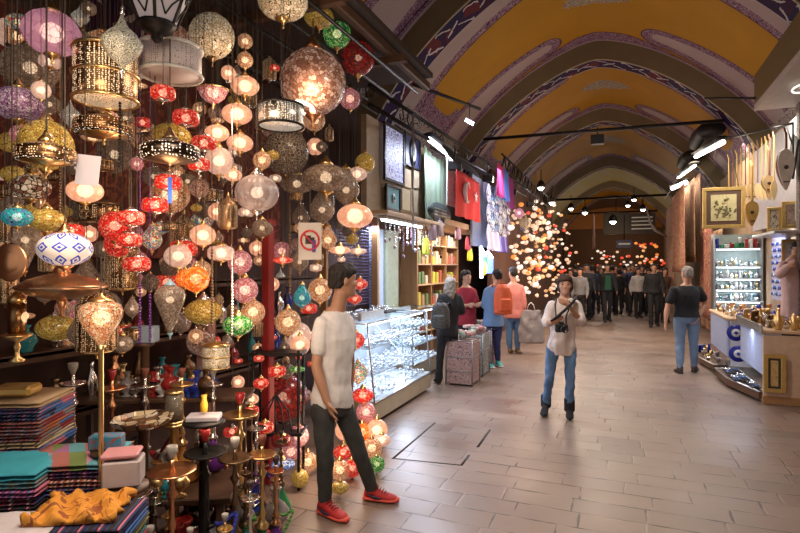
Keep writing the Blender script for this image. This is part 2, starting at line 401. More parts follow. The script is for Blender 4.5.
def light(kind, loc, power, col, size=.3, sy=None, aim=None, spot=None):
    d = bpy.data.lights.new('lamp_or_fill_light', kind); d.energy = power; d.color = col
    if kind == 'AREA':
        d.size = size
        if sy: d.shape = 'RECTANGLE'; d.size_y = sy
    else: d.shadow_soft_size = size
    if spot: d.spot_size = spot; d.spot_blend = .6
    o = bpy.data.objects.new('lamp_or_fill_light', d); C.objects.link(o); o.location = loc
    if aim is not None: o.rotation_euler = (Vector(aim)-Vector(loc)).to_track_quat('-Z', 'Y').to_euler()
    return o
WARM = (1, .72, .48); COOL = (.72, .8, 1.0); NEUT = (1, .88, .76)
# fill spots added along the aisle, with no lamps modelled
AISLE_FILL = [(-.6, 1.0, 3.3), (-.6, 5.0, 3.5), (-.6, 9.6, 3.6), (-.6, 14.0, 3.6), (-.6, 20.5, 3.6), (-.6, 28, 3.6)]
# ---------------------------------------------------------------- people
import time as _tm
def remeshed(mb, name, mat, vox, wr=0, wf=14, seed=0, smooth=1):
    me = mb.mesh(name+'_raw', fix=True); o = bpy.data.objects.new('tmp', me); C.objects.link(o)
    r = o.modifiers.new('r', 'REMESH'); r.mode = 'VOXEL'; r.voxel_size = vox; r.use_smooth_shade = True
    if smooth: s = o.modifiers.new('s', 'SMOOTH'); s.factor = .5; s.iterations = smooth
    dg = bpy.context.evaluated_depsgraph_get(); dg.update(); out = bpy.data.meshes.new_from_object(o.evaluated_get(dg))
    bpy.data.objects.remove(o); bpy.data.meshes.remove(me)
    if wr:
        for v in out.vertices:
            p = Vector((v.co.x*1.3, v.co.y*1.3, v.co.z*.8))*wf+Vector((seed, 0, 0)); v.co += v.normal*wr*noise.noise(p)*1.4
    out.name = name; out.materials.clear(); out.materials.append(mat); out.polygons.foreach_set('use_smooth', [True]*len(out.polygons)); out.update()
    return out
def limb(mb, pts, rs, n=12, fl=1.0):
    pts = [Vector(p) for p in pts]; P2 = []; R2 = []
    for i in range(len(pts)-1):       # subdivide for a soft taper
        m = 4
        for j in range(m):
            t = j/m; P2.append(pts[i].lerp(pts[i+1], t)); R2.append(rs[i]+(rs[i+1]-rs[i])*(t*t*(3-2*t)))
    P2.append(pts[-1]); R2.append(rs[-1])
    for k in range(2, len(P2)-2): P2[k] = P2[k]*.6+(P2[k-1]+P2[k+1])*.2
    d0 = (P2[0]-P2[1]).normalized()*R2[0]; d1 = (P2[-1]-P2[-2]).normalized()*R2[-1]
    P2 = [P2[0]+d0*.9, P2[0]+d0*.5]+P2+[P2[-1]+d1*.5, P2[-1]+d1*.9]; R2 = [R2[0]*.4, R2[0]*.85]+R2+[R2[-1]*.85, R2[-1]*.4]
    mb.tube(P2, R2, n, flat=fl)
def headm(mb, c, f, up, s, grow=0, n=20, prof=None):
    r = f.cross(up).normalized()
    prof = prof or [(-.118, .022, .026, .05), (-.108, .038, .044, .042), (-.085, .052, .062, .026), (-.05, .062, .08, .010), (-.01, .068, .09, .002), (.03, .073, .097, -.004), (.07, .069, .09, -.008), (.1, .052, .066, -.010), (.116, .028, .034, -.01), (.121, .01, .012, -.01)]
    mb.rings([(c+up*(z*s)+f*(y*s), r*((a+grow)*s), f*((b+grow)*s)) for z, a, b, y in prof], n)
def face(mb, c, f, up, s):
    r = f.cross(up).normalized(); R = Matrix((r, f, up)).transposed()
    q = lambda x, y, z: c+r*(x*s)+f*(y*s)+up*(z*s)
    mb.rings([(q(0, .080, .028), r*.008*s, up*.006*s), (q(0, .092, .010), r*.010*s, up*.010*s), (q(0, .106, -.018), r*.014*s, up*.010*s), (q(0, .088, -.030), r*.012*s, up*.006*s)], 8)
    mb.ell(q(0, .083, -.052), (.021*s, .013*s, .006*s), rot=R); mb.ell(q(0, .081, -.064), (.018*s, .012*s, .006*s), rot=R)
    mb.ell(q(0, .075, -.095), (.02*s, .02*s, .016*s), rot=R)
    for k in (-1, 1):
        mb.ell(q(.031*k, .076, .030), (.02*s, .012*s, .006*s), rot=R); mb.ell(q(.045*k, .062, -.02), (.018*s, .02*s, .02*s), rot=R)
        mb.ell(q(.074*k, -.004, -.002), (.009*s, .018*s, .03*s), rot=R)
def hand(mb, w, tip, pn, s=1, curl=.5, th=1):
    """w wrist, tip direction, pn palm facing direction; th side of the thumb along cross"""
    d = (tip-w).normalized(); pn = (pn-d*pn.dot(d)).normalized(); sd = d.cross(pn).normalized()*th; L = .09*s
    mb.rings([(w-d*.01*s, sd*.024*s, pn*.018*s), (w+d*.03*s, sd*.032*s, pn*.016*s), (w+d*.065*s, sd*.039*s, pn*.015*s), (w+d*L, sd*.037*s, pn*.012*s)], 12)
    for k, (o, l) in enumerate(((.028, .068), (.0095, .078), (-.0095, .073), (-.027, .056))):
        b = w+d*(L-.012*s)+sd*o*s; a = curl*.35; pts = [b]; dd = d.copy()
        for j in range(3):
            dd = (dd*math.cos(a)+pn*math.sin(a)).normalized(); pn2 = pn; pts.append(pts[-1]+dd*(l*s*(.42, .32, .26)[j])); a += curl*.12
        mb.tube(pts, [.0092*s, .0088*s, .008*s, .006*s], 7)
    b = w+d*.022*s+sd*.026*s; mb.tube([b, b+(d*.6+sd*.62+pn*.3)*.03*s, b+(d*1.5+sd*.85+pn*.6)*.034*s, b+(d*2.3+sd*.8+pn*.9)*.034*s], [.013*s, .012*s, .010*s, .007*s], 7)
def torso(mb, J, g, z0, z1, s=1, n=20, neck=True, hem=0):
    """rings from pelvis to neck base; g grows it for clothing; z0,z1 fractions 0 crotch .. 1 neck base"""
    hm = (J['hipR']+J['hipL'])/2; sm = (J['shR']+J['shL'])/2; ha = (J['hipR']-J['hipL']).normalized(); sa = (J['shR']-J['shL']).normalized()
    sw = (J['shR']-J['shL']).length/2
    tab = [(-.12, .12, .10), (-.02, .158, .112), (.08, .162, .115), (.25, .142, .100), (.42, .142, .102), (.62, .158, .112), (.8, .172, .115), (.92, .175, .10), (.99, .158, .088), (1.06, .122, .078), (1.12, .09, .068), (1.17, .065, .058)]
    w = J.get('build', 1.0); out = []
    for t, a, b in tab:
        if t < z0-.001 or t > z1+.001: continue
        ax = ha.lerp(sa, min(1, max(0, t))).normalized(); up = (sm-hm).normalized(); fr = up.cross(ax).normalized()*1
        if fr.dot(J['front']) < 0: fr = -fr
        gg = g+(hem*(1-t)*.5 if hem else 0)
        bel = J.get('belly', 0)*math.exp(-((t-.3)/.25)**2)
        out.append((hm.lerp(sm, t)+fr*bel*.5, ax*((a*w+gg)*s), fr*((b*w+gg+bel*.5)*s)))
    mb.rings(out, n)
def human(name, label, J, vox=.009, hair='short', hairc=None, skin=None, top=None, sleeve='short', legs=None, shoes=None, sole=None, s=1.0, hands=True, hem=-.05, group=None, wr=.006, topg=.016, cat='person', skirt=False, soleh=.03, curl=.5, topz=1.12, faced=True):
    base = (J['anR']+J['anL'])/2; base = Vector((base.x, base.y, 0)); t = thing(name, label, cat, base, group=group)
    loc = {k: (v-base if isinstance(v, Vector) and k not in ('front', 'hf', 'hup', 'pnR', 'pnL') else v) for k, v in J.items()}; J = loc
    skin = skin or SKIN; f = J['hf'].normalized(); up = J.get('hup', Vector((0, 0, 1))).normalized(); f = (f-up*f.dot(up)).normalized(); hs = s*.97
    sm = (J['shR']+J['shL'])/2; w = J.get('build', 1.0)
    q = MB(); torso(q, J, 0, -.12, 1.17, s)
    hb = J['head']-up*.07*s-f*.012*s; q.tube([sm+(J['head']-sm)*.02, sm.lerp(hb, .5), hb], [.064*s, .054*s, .052*s], 14)
    headm(q, J['head'], f, up, hs); face(q, J['head'], f, up, hs)
    for a in 'RL':
        sh, el, wr_ = J['sh'+a], J['el'+a], J['wr'+a]; sh = sh+(sm-sh)*.16-Vector((0, 0, .02*s))
        limb(q, [sh, el, el.lerp(wr_, .3), wr_], [.05*s*w, .040*s*w, .041*s*w, .027*s], 12)
        tip = J.get('tip'+a, wr_+(wr_-el).normalized()*.15); pn = J.get('pn'+a, (J['shL' if a == 'R' else 'shR']-sh).normalized())
        if hands: hand(q, wr_, tip, pn, s, curl, 1 if (wr_+(tip-wr_).cross(pn)-wr_).dot(J['front']) > 0 else -1)
        hp, kn, an = J['hip'+a], J['kn'+a], J['an'+a]
        limb(q, [hp, kn, kn.lerp(an, .4), an], [.078*s*w, .052*s*w, .05*s*w, .034*s], 12)
        fd = J['toe'+a]-an; fd.z = 0; fd.normalize(); q.tube([an-fd*.02, an+Vector((0, 0, -.03))*s+fd*.02, an+Vector((0, 0, -.05))*s+fd*.05], [.033*s, .028*s, .02*s], 10)
    obj('body', remeshed(q, 'body', skin, vox, 0), t)
    # eyes and brows
    r = f.cross(up).normalized(); R = Matrix((r, f, up)).transposed()
    for k in ((-1, 1) if faced else ()):
        q = MB(); q2 = MB()
        q.ell(J['head']+r*.031*k*hs+f*.084*hs+up*.010*hs, (.013*hs, .008*hs, .006*hs), 8, 6, rot=R)
        q2.ell(J['head']+r*.031*k*hs+f*.087*hs+up*.033*hs, (.019*hs, .006*hs, .004*hs), 8, 6, rot=R)
        q.build('eye', plain('dark_eye', (.02, .012, .01), .2, var=0), t); q2.build('eyebrow', hairc or HAIRD, t)
    if hair:
        q = MB(); c = J['head']; hr = .012
        if hair in ('short', 'crop'):
            g = hr if hair == 'short' else .006
            q.rings([(c+up*z*hs+f*y*hs, r*(a+g)*hs, f*(b+g)*hs) for z, a, b, y in [(-.055, .045, .03, -.055), (-.03, .058, .055, -.042), (.0, .066, .066, -.032), (.03, .072, .078, -.022), (.058, .073, .092, -.008), (.085, .066, .086, -.006), (.11, .048, .062, -.006), (.13, .02, .03, -.006)]], 16)
        if hair == 'long':
            q.rings([(c+up*z*hs+f*y*hs, r*(a+.012)*hs, f*(b+.01)*hs) for z, a, b, y in [(-.24, .04, .02, -.07), (-.18, .075, .035, -.065), (-.1, .082, .045, -.06), (-.03, .08, .062, -.045), (.02, .076, .075, -.03), (.06, .076, .092, -.010), (.09, .066, .086, -.008), (.112, .048, .062, -.008), (.132, .02, .03, -.008)]], 16)
        if hair == 'bob':
            q.rings([(c+up*z*hs+f*y*hs, r*(a+.016)*hs, f*(b+.014)*hs) for z, a, b, y in [(-.09, .06, .03, -.05), (-.05, .078, .058, -.045), (0, .08, .07, -.036), (.04, .078, .082, -.022), (.065, .078, .094, -.008), (.095, .066, .086, -.006), (.118, .048, .062, -.006), (.138, .02, .03, -.006)]], 16)
        obj('hair', remeshed(q, 'hair', hairc or HAIRD, max(vox*.9, .008), .008, 30, 3), t)
    if top:
        q = MB(); torso(q, J, min(topg, .02), hem, topz, s, hem=(topg-.012)*1.2)
        for a in 'RL':
            sh, el, wv = J['sh'+a], J['el'+a], J['wr'+a]
            if sleeve == 'short': sh = sh+(sm-sh)*.08-Vector((0, 0, .012*s)); tg = min(topg, .022); limb(q, [sh, sh.lerp(el, .62)], [(.052*w+tg*.4)*s, (.048*w+tg*.8)*s])
            elif sleeve == 'long': sh = sh+(sm-sh)*.08-Vector((0, 0, .012*s)); tg = min(topg, .022); limb(q, [sh, el, el.lerp(wv, .9)], [(.054*w+topg*.45)*s, (.043*w+topg*.7)*s, (.030+topg*.7)*s])
            elif sleeve == 'rolled': sh = sh+(sm-sh)*.08-Vector((0, 0, .012*s)); tg = min(topg, .022); limb(q, [sh, el, el.lerp(wv, .25)], [(.054*w+topg*.45)*s, (.043*w+topg*.8)*s, (.036+topg*.8)*s])
        obj('shirt' if sleeve != 'coat' else 'coat', remeshed(q, 'shirt', top, vox, wr, 13, 5), t)
    if legs:
        q = MB(); torso(q, J, .006, -.12, .25, s)
        for a in 'RL':
            hp, kn, an = J['hip'+a], J['kn'+a], J['an'+a]
            limb(q, [hp, kn, kn.lerp(an, .45), an-(kn-an).normalized()*.005], [.09*s*w, .064*s*w, (.058+J.get('wide', 0))*s*w, (.046+J.get('wide', 0))*s])
        if skirt:
            hm = (J['hipR']+J['hipL'])/2; q.rings([(hm+Vector((0, 0, .1)), r*.15, f*.12), (hm-Vector((0, 0, .3)), r*.22, f*.2), (hm-Vector((0, 0, .75)), r*.24, f*.22)], 16)
        obj('trousers' if not skirt else 'skirt', remeshed(q, 'trousers', legs, vox, wr*.9, 16, 9), t)
    if shoes:
        for a in 'RL':
            an = J['an'+a]; toe = J['toe'+a]; fd = toe-an; fz = fd.copy(); fz.z = 0; fz.normalize(); dz = toe.z-(an.z-.08*s)
            hl = an-fz*.055*s; sd = fz.cross(Vector((0, 0, 1))); L = (toe-hl); L.z = 0; L = L.length
            rs = []
            for u, hw, top_, in ((0, .024, .07), (.06, .034, .088), (.2, .037, .095), (.36, .038, .082), (.55, .043, .062), (.75, .046, .05), (.9, .038, .04), (1.0, .016, .026)):
                top_ = top_*(1.3 if (shoes == BOOT and u < .7) else 1); z0 = (an.z-.08*s)+dz*u; c = hl+fz*L*u; c = Vector((c.x, c.y, z0+top_*s/2+.004)); rs.append((c, sd*hw*s*1.05, Vector((0, 0, top_*s/2))))
            q = MB(); q.rings(rs, 14); q.tube([an+Vector((0, 0, -.02)), an+Vector((0, 0, .03 if shoes != BOOT else .12))], [.05*s, .045*s] if shoes != BOOT else [.062*s, .064*s], 12)
            sh = obj('shoe' if shoes != BOOT else 'boot', remeshed(q, 'shoe', shoes, max(vox*.8, .006), 0), t)
            if sole:
                q = MB(); rs2 = [(Vector((c.x, c.y, c.z-V.z+soleh/2-.006)), U*1.12, Vector((0, 0, soleh/2))) for c, U, V in rs]
                q.rings([(rs2[0][0]-fz*.01, rs2[0][1]*.8, rs2[0][2]*.9)]+rs2[1:-1]+[(rs2[-1][0]+fz*.008, rs2[-1][1]*1.1, rs2[-1][2]*.9)], 12); q.build('sole', sole, sh)
    return t, J, base
SKIN = plain('skin', (.55, .30, .20), .5, var=.06, sc=6); SKIN2 = plain('tanned_skin', (.42, .22, .14), .5, var=.06, sc=6)
HAIRD = plain('dark_hair', (.014, .010, .009), .75); HAIRB = plain('brown_hair', (.05, .022, .014), .7); HAIRG = plain('grey_hair', (.28, .25, .22), .6)
def cloth(name, c, b=.15, sc=40, rough=.85): return plain(name, c, rough, var=.08, bmp=b, sc=sc)
BOOT = cloth('black_suede', (.012, .010, .012))
def J_from(px):   # joints given as (px, py, depth)
    return {k: (P(*v) if isinstance(v, tuple) else v) for k, v in px.items()}
def view(u, w, z=0): return (Rv*u-Fv*w+Vector((0, 0, z))).normalized()   # u to the right, w towards us

# 1. the young man in the white T-shirt
d = 3.70
J = J_from(dict(head=(343.5, 280.5, d), shR=(320, 322, d-.10), shL=(349, 320, d+.16), elR=(316, 366, d-.13), wrR=(327, 401, d-.15), tipR=(334, 421, d-.15), elL=(350, 362, d+.24), wrL=(349, 398, d+.24), tipL=(349, 418, d+.22),
    hipR=(323, 405, d-.06), hipL=(341, 404, d+.07), knR=(325, 455, d-.11), anR=(325, 497, d-.09), toeR=(347, 514, d-.21), knL=(358, 449, d+.06), anL=(372, 482, d+.13), toeL=(398, 493.5, d+.09)))
for a, zz in (('R', .085), ('L', .085)): J['an'+a].z = zz
for a in 'RL': J['toe'+a].z = .005
J.update(front=view(.62, .6), hf=view(.9, -.42, -.03), pnR=view(.8, -.3), build=.93)
whitet = cloth('white_cotton', (.66, .63, .62), .1, 30)
jeans = plain('faded_black_denim', (.035, .036, .036), .8, var=.3, sc=9, bmp=.3)
red = plain('red_mesh_fabric', (.42, .018, .02), .7, var=.1, sc=60, bmp=.3); redsole = plain('coral_rubber_sole', (.75, .10, .07), .5)
man, JM, mb_ = human('person', 'person in white V-neck T-shirt and red trainers leaning into the aisle, looking away', J, .0085, 'short', HAIRD, SKIN2, whitet, 'short', jeans, red, redsole, s=1.0, hem=-.02, topg=.014, soleh=.036)
q = MB(); f = J['front']; sm = (JM['shR']+JM['shL'])/2        # V neckline: skin patch edged by a seam
hm = (JM['hipR']+JM['hipL'])/2
for a in 'RL':
    an = JM['an'+a]; toe = JM['toe'+a]; fd = (toe-an); fd.z = 0; fd.normalize(); sd = fd.cross(Vector((0, 0, 1)))
    if sd.dot(-Fv) < 0: sd = -sd
    k = MB(); k.tube([an+fd*(.12*t-.03)+sd*(.040+.007*math.sin(t*3))+Vector((0, 0, -.05+.028*(1-t)**2)) for t in (0, .25, .5, .75, 1)], [.004, .008, .011, .008, .003], 6)
    k.build('side_stripe', plain('navy_stripe', (.03, .01, .05), .6), man)
    k = MB()
    for i in range(5): c = an+fd*(.045+i*.018)+Vector((0, 0, .010-.010*i)); k.tube([c-sd*.028, c+Vector((0, 0, .008)), c+sd*.028], .0035, 5)
    k.build('laces', plain('dark_red_lace', (.2, .01, .02), .8), man)
# 2. woman with a camera
d = 6.0
J = J_from(dict(head=(565, 285, d), shR=(551.5, 304, d-.02), shL=(577, 303, d+.02), elR=(546, 322, d-.05), wrR=(552, 322, d-.24), tipR=(561, 317, d-.25), elL=(582, 323, d), wrL=(569, 305, d-.20), tipL=(562, 301, d-.22),
    hipR=(553, 349, d), hipL=(570, 349, d), knR=(549, 380, d-.02), anR=(546, 402, d+.12), toeR=(543, 409, d-.10), knL=(570, 384, d-.1), anL=(569.5, 411, d-.06), toeL=(570, 418, d-.22)))
J['anR'].z = .09; J['anL'].z = .09; J['toeR'].z = J['toeL'].z = .006
J.update(front=view(0, 1), hf=view(-.25, .97, .05), pnR=view(.6, -.6, .2), pnL=view(0, -1), build=.86)
blouse = cloth('pale_blouse', (.74, .66, .64), .1, 20); bj = plain('blue_denim', (.10, .20, .38), .8, var=.2, sc=9, bmp=.3)
wom, JW, b2 = human('person', 'person in loose pale blouse and blue jeans walking with camera on neck strap', J, .0105, 'bob', HAIRB, SKIN, blouse, 'rolled', bj, BOOT, None, s=.94, hem=-.12, topg=.034, wr=.010)
q = MB(); c = J_from(dict(a=(561.5, 328, d-.26)))['a']; t = thing('camera', 'black camera with lens hanging on strap at walking person\'s chest', 'camera', c, YAW)
q.box((0, 0, 0), (.135, .05, .09), .012); q.box((0, .0, .055), (.05, .045, .03), .008); q.build('camera_body', black, t)
q = MB(); q.x = Matrix.Rotation(PI/2, 4, 'X'); q.lathe([(.034, .02), (.036, .08), (.038, .085), (.038, .12), (.03, .12), (.028, .11)], 18); q.build('lens', plain('lens_barrel', (.02, .02, .022), .25), t)
q = MB(); L = lambda px, py, dd: Rv.copy()*0+P(px, py, dd)-c
inv = Matrix.Rotation(-YAW, 3, 'Z')
for xs in ((556, 552.5, 555), (566, 573, 571)):
    q.tube([inv @ L(561+(xs[0]-561)*1.0, 325, d-.25), inv @ L(xs[0], 316, d-.20), inv @ L(xs[2], 304, d-.13), inv @ L((xs[1]+561)/2, 298, d-.02)], .008, 5, flat=.4)
q.build('strap', black, t)
q = MB(); a0 = P(549, 322, d-.20); q.tube([P(551, 321, d-.24), P(558, 316, d-.27), P(566, 309, d-.25), P(573, 302, d-.18), P(576, 297, d-.06)], [.026, .03, .032, .03, .03], 8, flat=.5)
tag(q.build('scarf', cloth('black_knit', (.012, .01, .012))), 'black scarf or sling crossing chest of person with camera', 'scarf')
# 3. back view man in black T-shirt
d = 8.45
J = J_from(dict(head=(687, 274, d), shR=(700, 289, d), shL=(672.5, 289, d), elR=(705.5, 303, d+.02), wrR=(698, 318, d-.06), tipR=(694, 324, d-.08), elL=(667.5, 307, d), wrL=(665.5, 322, d-.04), tipL=(665, 331, d-.06),
    hipR=(693, 319, d), hipL=(680, 319, d), knR=(693.5, 343, d), anR=(694, 365, d+.05), toeR=(696, 368, d+.24), knL=(680, 345, d), anL=(680, 368, d-.06), toeL=(676, 371, d+.1)))
for a in 'RL': J['an'+a].z = .085; J['toe'+a].z = .005
J.update(front=view(0, -1), hf=view(-.1, -1), pnR=view(-1, 0), pnL=view(1, 0), build=1.06)
human('person', 'person seen from behind in black T-shirt and washed blue jeans, arm bent', J, .012, 'crop', HAIRG, SKIN, cloth('black_cotton', (.014, .016, .02)), 'short', plain('washed_denim', (.16, .24, .36), .8, var=.2, sc=8, bmp=.3), plain('brown_shoe', (.05, .03, .025), .5), black, s=1.02, hem=.0, topg=.03)
# 4. woman with long grey hair, dark clothes and backpack
d = 7.6
J = J_from(dict(head=(450.5, 285, d), shR=(459, 297, d+.05), shL=(441, 297, d-.05), elR=(463, 312, d+.02), wrR=(456, 310, d+.2), elL=(438, 314, d-.06), wrL=(440, 322, d+.14),
    hipR=(453, 335, d+.04), hipL=(442, 335, d-.04), knR=(453, 357, d+.08), anR=(451, 377, d+.08), toeR=(455, 380, d+.2), knL=(440, 358, d-.03), anL=(439, 374, d), toeL=(435, 380, d+.18)))
for a in 'RL': J['an'+a].z = .085; J['toe'+a].z = .005
J.update(front=view(.3, -1), hf=view(.35, -.9), build=.92)
dk = cloth('black_jersey', (.012, .012, .016))
human('person', 'person with long grey hair in dark clothes shopping at the counter', J, .013, 'long', HAIRG, SKIN, dk, 'long', dk, BOOT, None, s=.93, hem=-.05, topg=.03)
def backpack(px, py, d, w, h, dep, mat, label, rz, strapm):
    c = P(px, py, d); t = thing('backpack', label, 'backpack', c, rz); q = MB(); rs = []
    for z, a, b in ((-.5, .4, .35), (-.46, .48, .46), (-.2, .5, .5), (.15, .47, .46), (.38, .38, .38), (.48, .2, .2)):
        rs.append((Vector((0, 0, z*h)), Vector((a*w, 0, 0)), Vector((0, b*dep, 0))))
    q.rings(rs, 20); obj('bag_body', remeshed(q, 'bag', mat, .012, .006, 12), t)
    q = MB(); q.box((0, -.46*dep, -.18*h), (.62*w, .25*dep, .42*h), .02); q.build('front_pocket', mat, t)
    q = MB(); q.tube([(-.03, 0, .47*h), (-.025, 0, .55*h), (.025, 0, .55*h), (.03, 0, .47*h)], .008, 5); q.build('grab_loop', strapm, t)
    for k in (-1, 1):
        q = MB(); q.tube([(k*.25*w, .2*dep, .40*h), (k*.36*w, .75*dep, .46*h), (k*.42*w, 1.3*dep, .2*h)], .016, 6, flat=.4); q.build('strap', strapm, t)
    return t
backpack(440.5, 315, 7.33, .27, .36, .17, pattern('speckled_grey', (.09, .09, .09), (.02, .02, .022), 14), 'grey patterned backpack worn by the grey-haired person', YAW-.3, black)
# 5. vendor in red
d = 9.1
J = J_from(dict(head=(466, 277, d), shR=(458, 291, d+.05), shL=(474, 291, d-.05), elR=(457, 307, d), wrR=(468, 305, d-.2), elL=(477, 306, d-.1), wrL=(487, 300, d-.15),
    hipR=(461, 324, d), hipL=(472, 324, d), knR=(461, 346, d), knL=(472, 346, d), anR=(461, 365, d), anL=(472, 365, d), toeR=(462, 372, d-.2), toeL=(475, 372, d-.18)))
for a in 'RL': J['an'+a].z = .085; J['toe'+a].z = .005
J.update(front=view(.5, .8), hf=view(.65, .6, -.25), build=1.0)
human('person', 'vendor in crimson polo shirt standing behind the goods crates', J, .014, 'short', HAIRD, SKIN, cloth('crimson_cotton', (.30, .02, .035)), 'short', dk, BOOT, None, s=.98, topg=.02)
# 6. blue jacket, orange backpack
d = 8.95
J = J_from(dict(head=(497, 276, d), shR=(501, 291, d+.04), shL=(487, 290, d-.05), elR=(502, 308, d+.05), wrR=(497, 318, d+.15), elL=(484, 306, d), wrL=(486, 304, d+.2),
    hipR=(498, 325, d), hipL=(488, 325, d), knR=(497, 345, d), knL=(487, 344, d-.03), anR=(498, 360, d+.05), anL=(489, 362, d-.05), toeR=(502, 366, d-.1), toeL=(494, 367, d-.18)))
for a in 'RL': J['an'+a].z = .085; J['toe'+a].z = .005
J.update(front=view(-.1, -1), hf=view(-.4, -.9), build=.96)
human('person', 'person in light blue jacket and navy trousers wearing orange backpack', J, .014, 'short', HAIRD, SKIN, cloth('light_blue_cotton', (.16, .28, .50)), 'long', cloth('navy_trousers', (.025, .035, .12)), plain('teal_trainer', (.05, .35, .35), .6), white, s=.98, hem=-.1, topg=.035)
backpack(503, 299, 8.72, .32, .50, .2, cloth('orange_nylon', (.75, .13, .045), .1, 20, .6), 'bright orange backpack on person in light blue jacket', YAW+.2, cloth('orange_webbing', (.5, .08, .03)))
# 7. pink shirt
d = 10.3
J = J_from(dict(head=(513, 273, d), shR=(521.5, 287, d), shL=(505, 287, d), elR=(524, 303, d), wrR=(523, 317, d+.05), elL=(502, 303, d), wrL=(505, 312, d+.15),
    hipR=(518, 317, d), hipL=(509, 317, d), knR=(517.5, 336, d), knL=(509, 336, d), anR=(517.5, 350, d), anL=(510, 350, d), toeR=(522, 354, d-.1), toeL=(513, 354, d+.15)))
for a in 'RL': J['an'+a].z = .085; J['toe'+a].z = .005
J.update(front=view(-.2, -1), hf=view(-.3, -1), build=1.0)
human('person', 'person in salmon pink shirt seen from behind beside orange backpack', J, .015, 'crop', HAIRD, SKIN, cloth('salmon_cotton', (.72, .24, .2)), 'long', bj, plain('tan_shoe', (.2, .12, .06), .6), None, s=1.0, topg=.026)
c = P(531, 326, 10.1); t = thing('shopping_bag', 'translucent white carrier bag held beside person in pink shirt', 'bag', c)
q = MB(); q.rings([(Vector((0, 0, z)), Rv*a, Fv*b) for z, a, b in ((-.33, .2, .06), (-.3, .25, .1), (0, .24, .09), (.22, .2, .05), (.3, .17, .03))], 16); obj('bag_body', remeshed(q, 'bag', plain('milky_plastic', (.55, .5, .5), .35, trans=.5), .014, .02, 9), t)
q = MB(); [q.tube([(k*.08, 0, .28), (k*.05, 0, .4), (0, 0, .45)], .008, 5) for k in (-1, 1)]; q.build('handle', white, t)

# 8. the crowd farther down the hall
def walker(h=1.72, stride=.2, arms=.15, build=1.0, fem=False):
    k = h/1.75; s2 = stride; V = Vector
    J = dict(head=V((0, .02, 1.632)), shR=V((.175, 0, 1.42)), shL=V((-.175, 0, 1.42)), elR=V((.225, -arms*.6, 1.14)), elL=V((-.225, arms*.4, 1.14)), wrR=V((.23, -arms*.5+.05, .90)), wrL=V((-.23, arms+.1, .92)),
        hipR=V((.085, 0, .93)), hipL=V((-.085, 0, .93)), knR=V((.09, s2*.6+.02, .50)), knL=V((-.09, -s2*.2+.02, .50)), anR=V((.09, s2, .085)), anL=V((-.09, -s2, .085)))
    J = {a: b*k for a, b in J.items()}
    for a in 'RL': J['an'+a].z = .085; J['toe'+a] = J['an'+a]+Vector((.03 if a == 'R' else -.03, .19, -.08))
    J.update(front=Vector((0, 1, 0)), hf=Vector((0, 1, 0)), build=build); return J, k
crowd = []
CT = {n: cloth('crowd_'+n, c) for n, c in dict(black=(.012, .012, .014), charcoal=(.03, .03, .034), navy=(.02, .025, .06), green=(.015, .09, .05), white=(.5, .47, .45), grey=(.2, .19, .19), red=(.3, .02, .02), brown=(.10, .05, .03), blue=(.06, .10, .25), cream=(.42, .34, .25), denim=(.06, .10, .2), olive=(.08, .07, .03)).items()}
protos = [dict(h=1.76, stride=.18, hair='crop', sleeve='long', build=1.05), dict(h=1.64, stride=.10, hair='long', sleeve='long', build=.9), dict(h=1.72, stride=.24, hair='short', sleeve='short', build=1.0), dict(h=1.6, stride=.02, hair='bob', sleeve='rolled', build=.95)]
PR = []
for i, a in enumerate(protos):
    J, k = walker(a['h'], a['stride'], .15, a['build'])
    t, _, _ = human('person', 'x', J, .019, a['hair'], HAIRD, SKIN, CT['black'], a['sleeve'], CT['charcoal'], BOOT, None, s=k, topg=.028, wr=.008, faced=False)
    PR.append(t)
def copy_tree(o, parent=None):
    c = o.copy(); C.objects.link(c)
    if parent is not None: c.parent = parent
    for ch in o.children: copy_tree(ch, c)
    return c
def setmat(o, m):
    for sl in o.material_slots: sl.link = 'OBJECT'; sl.material = m
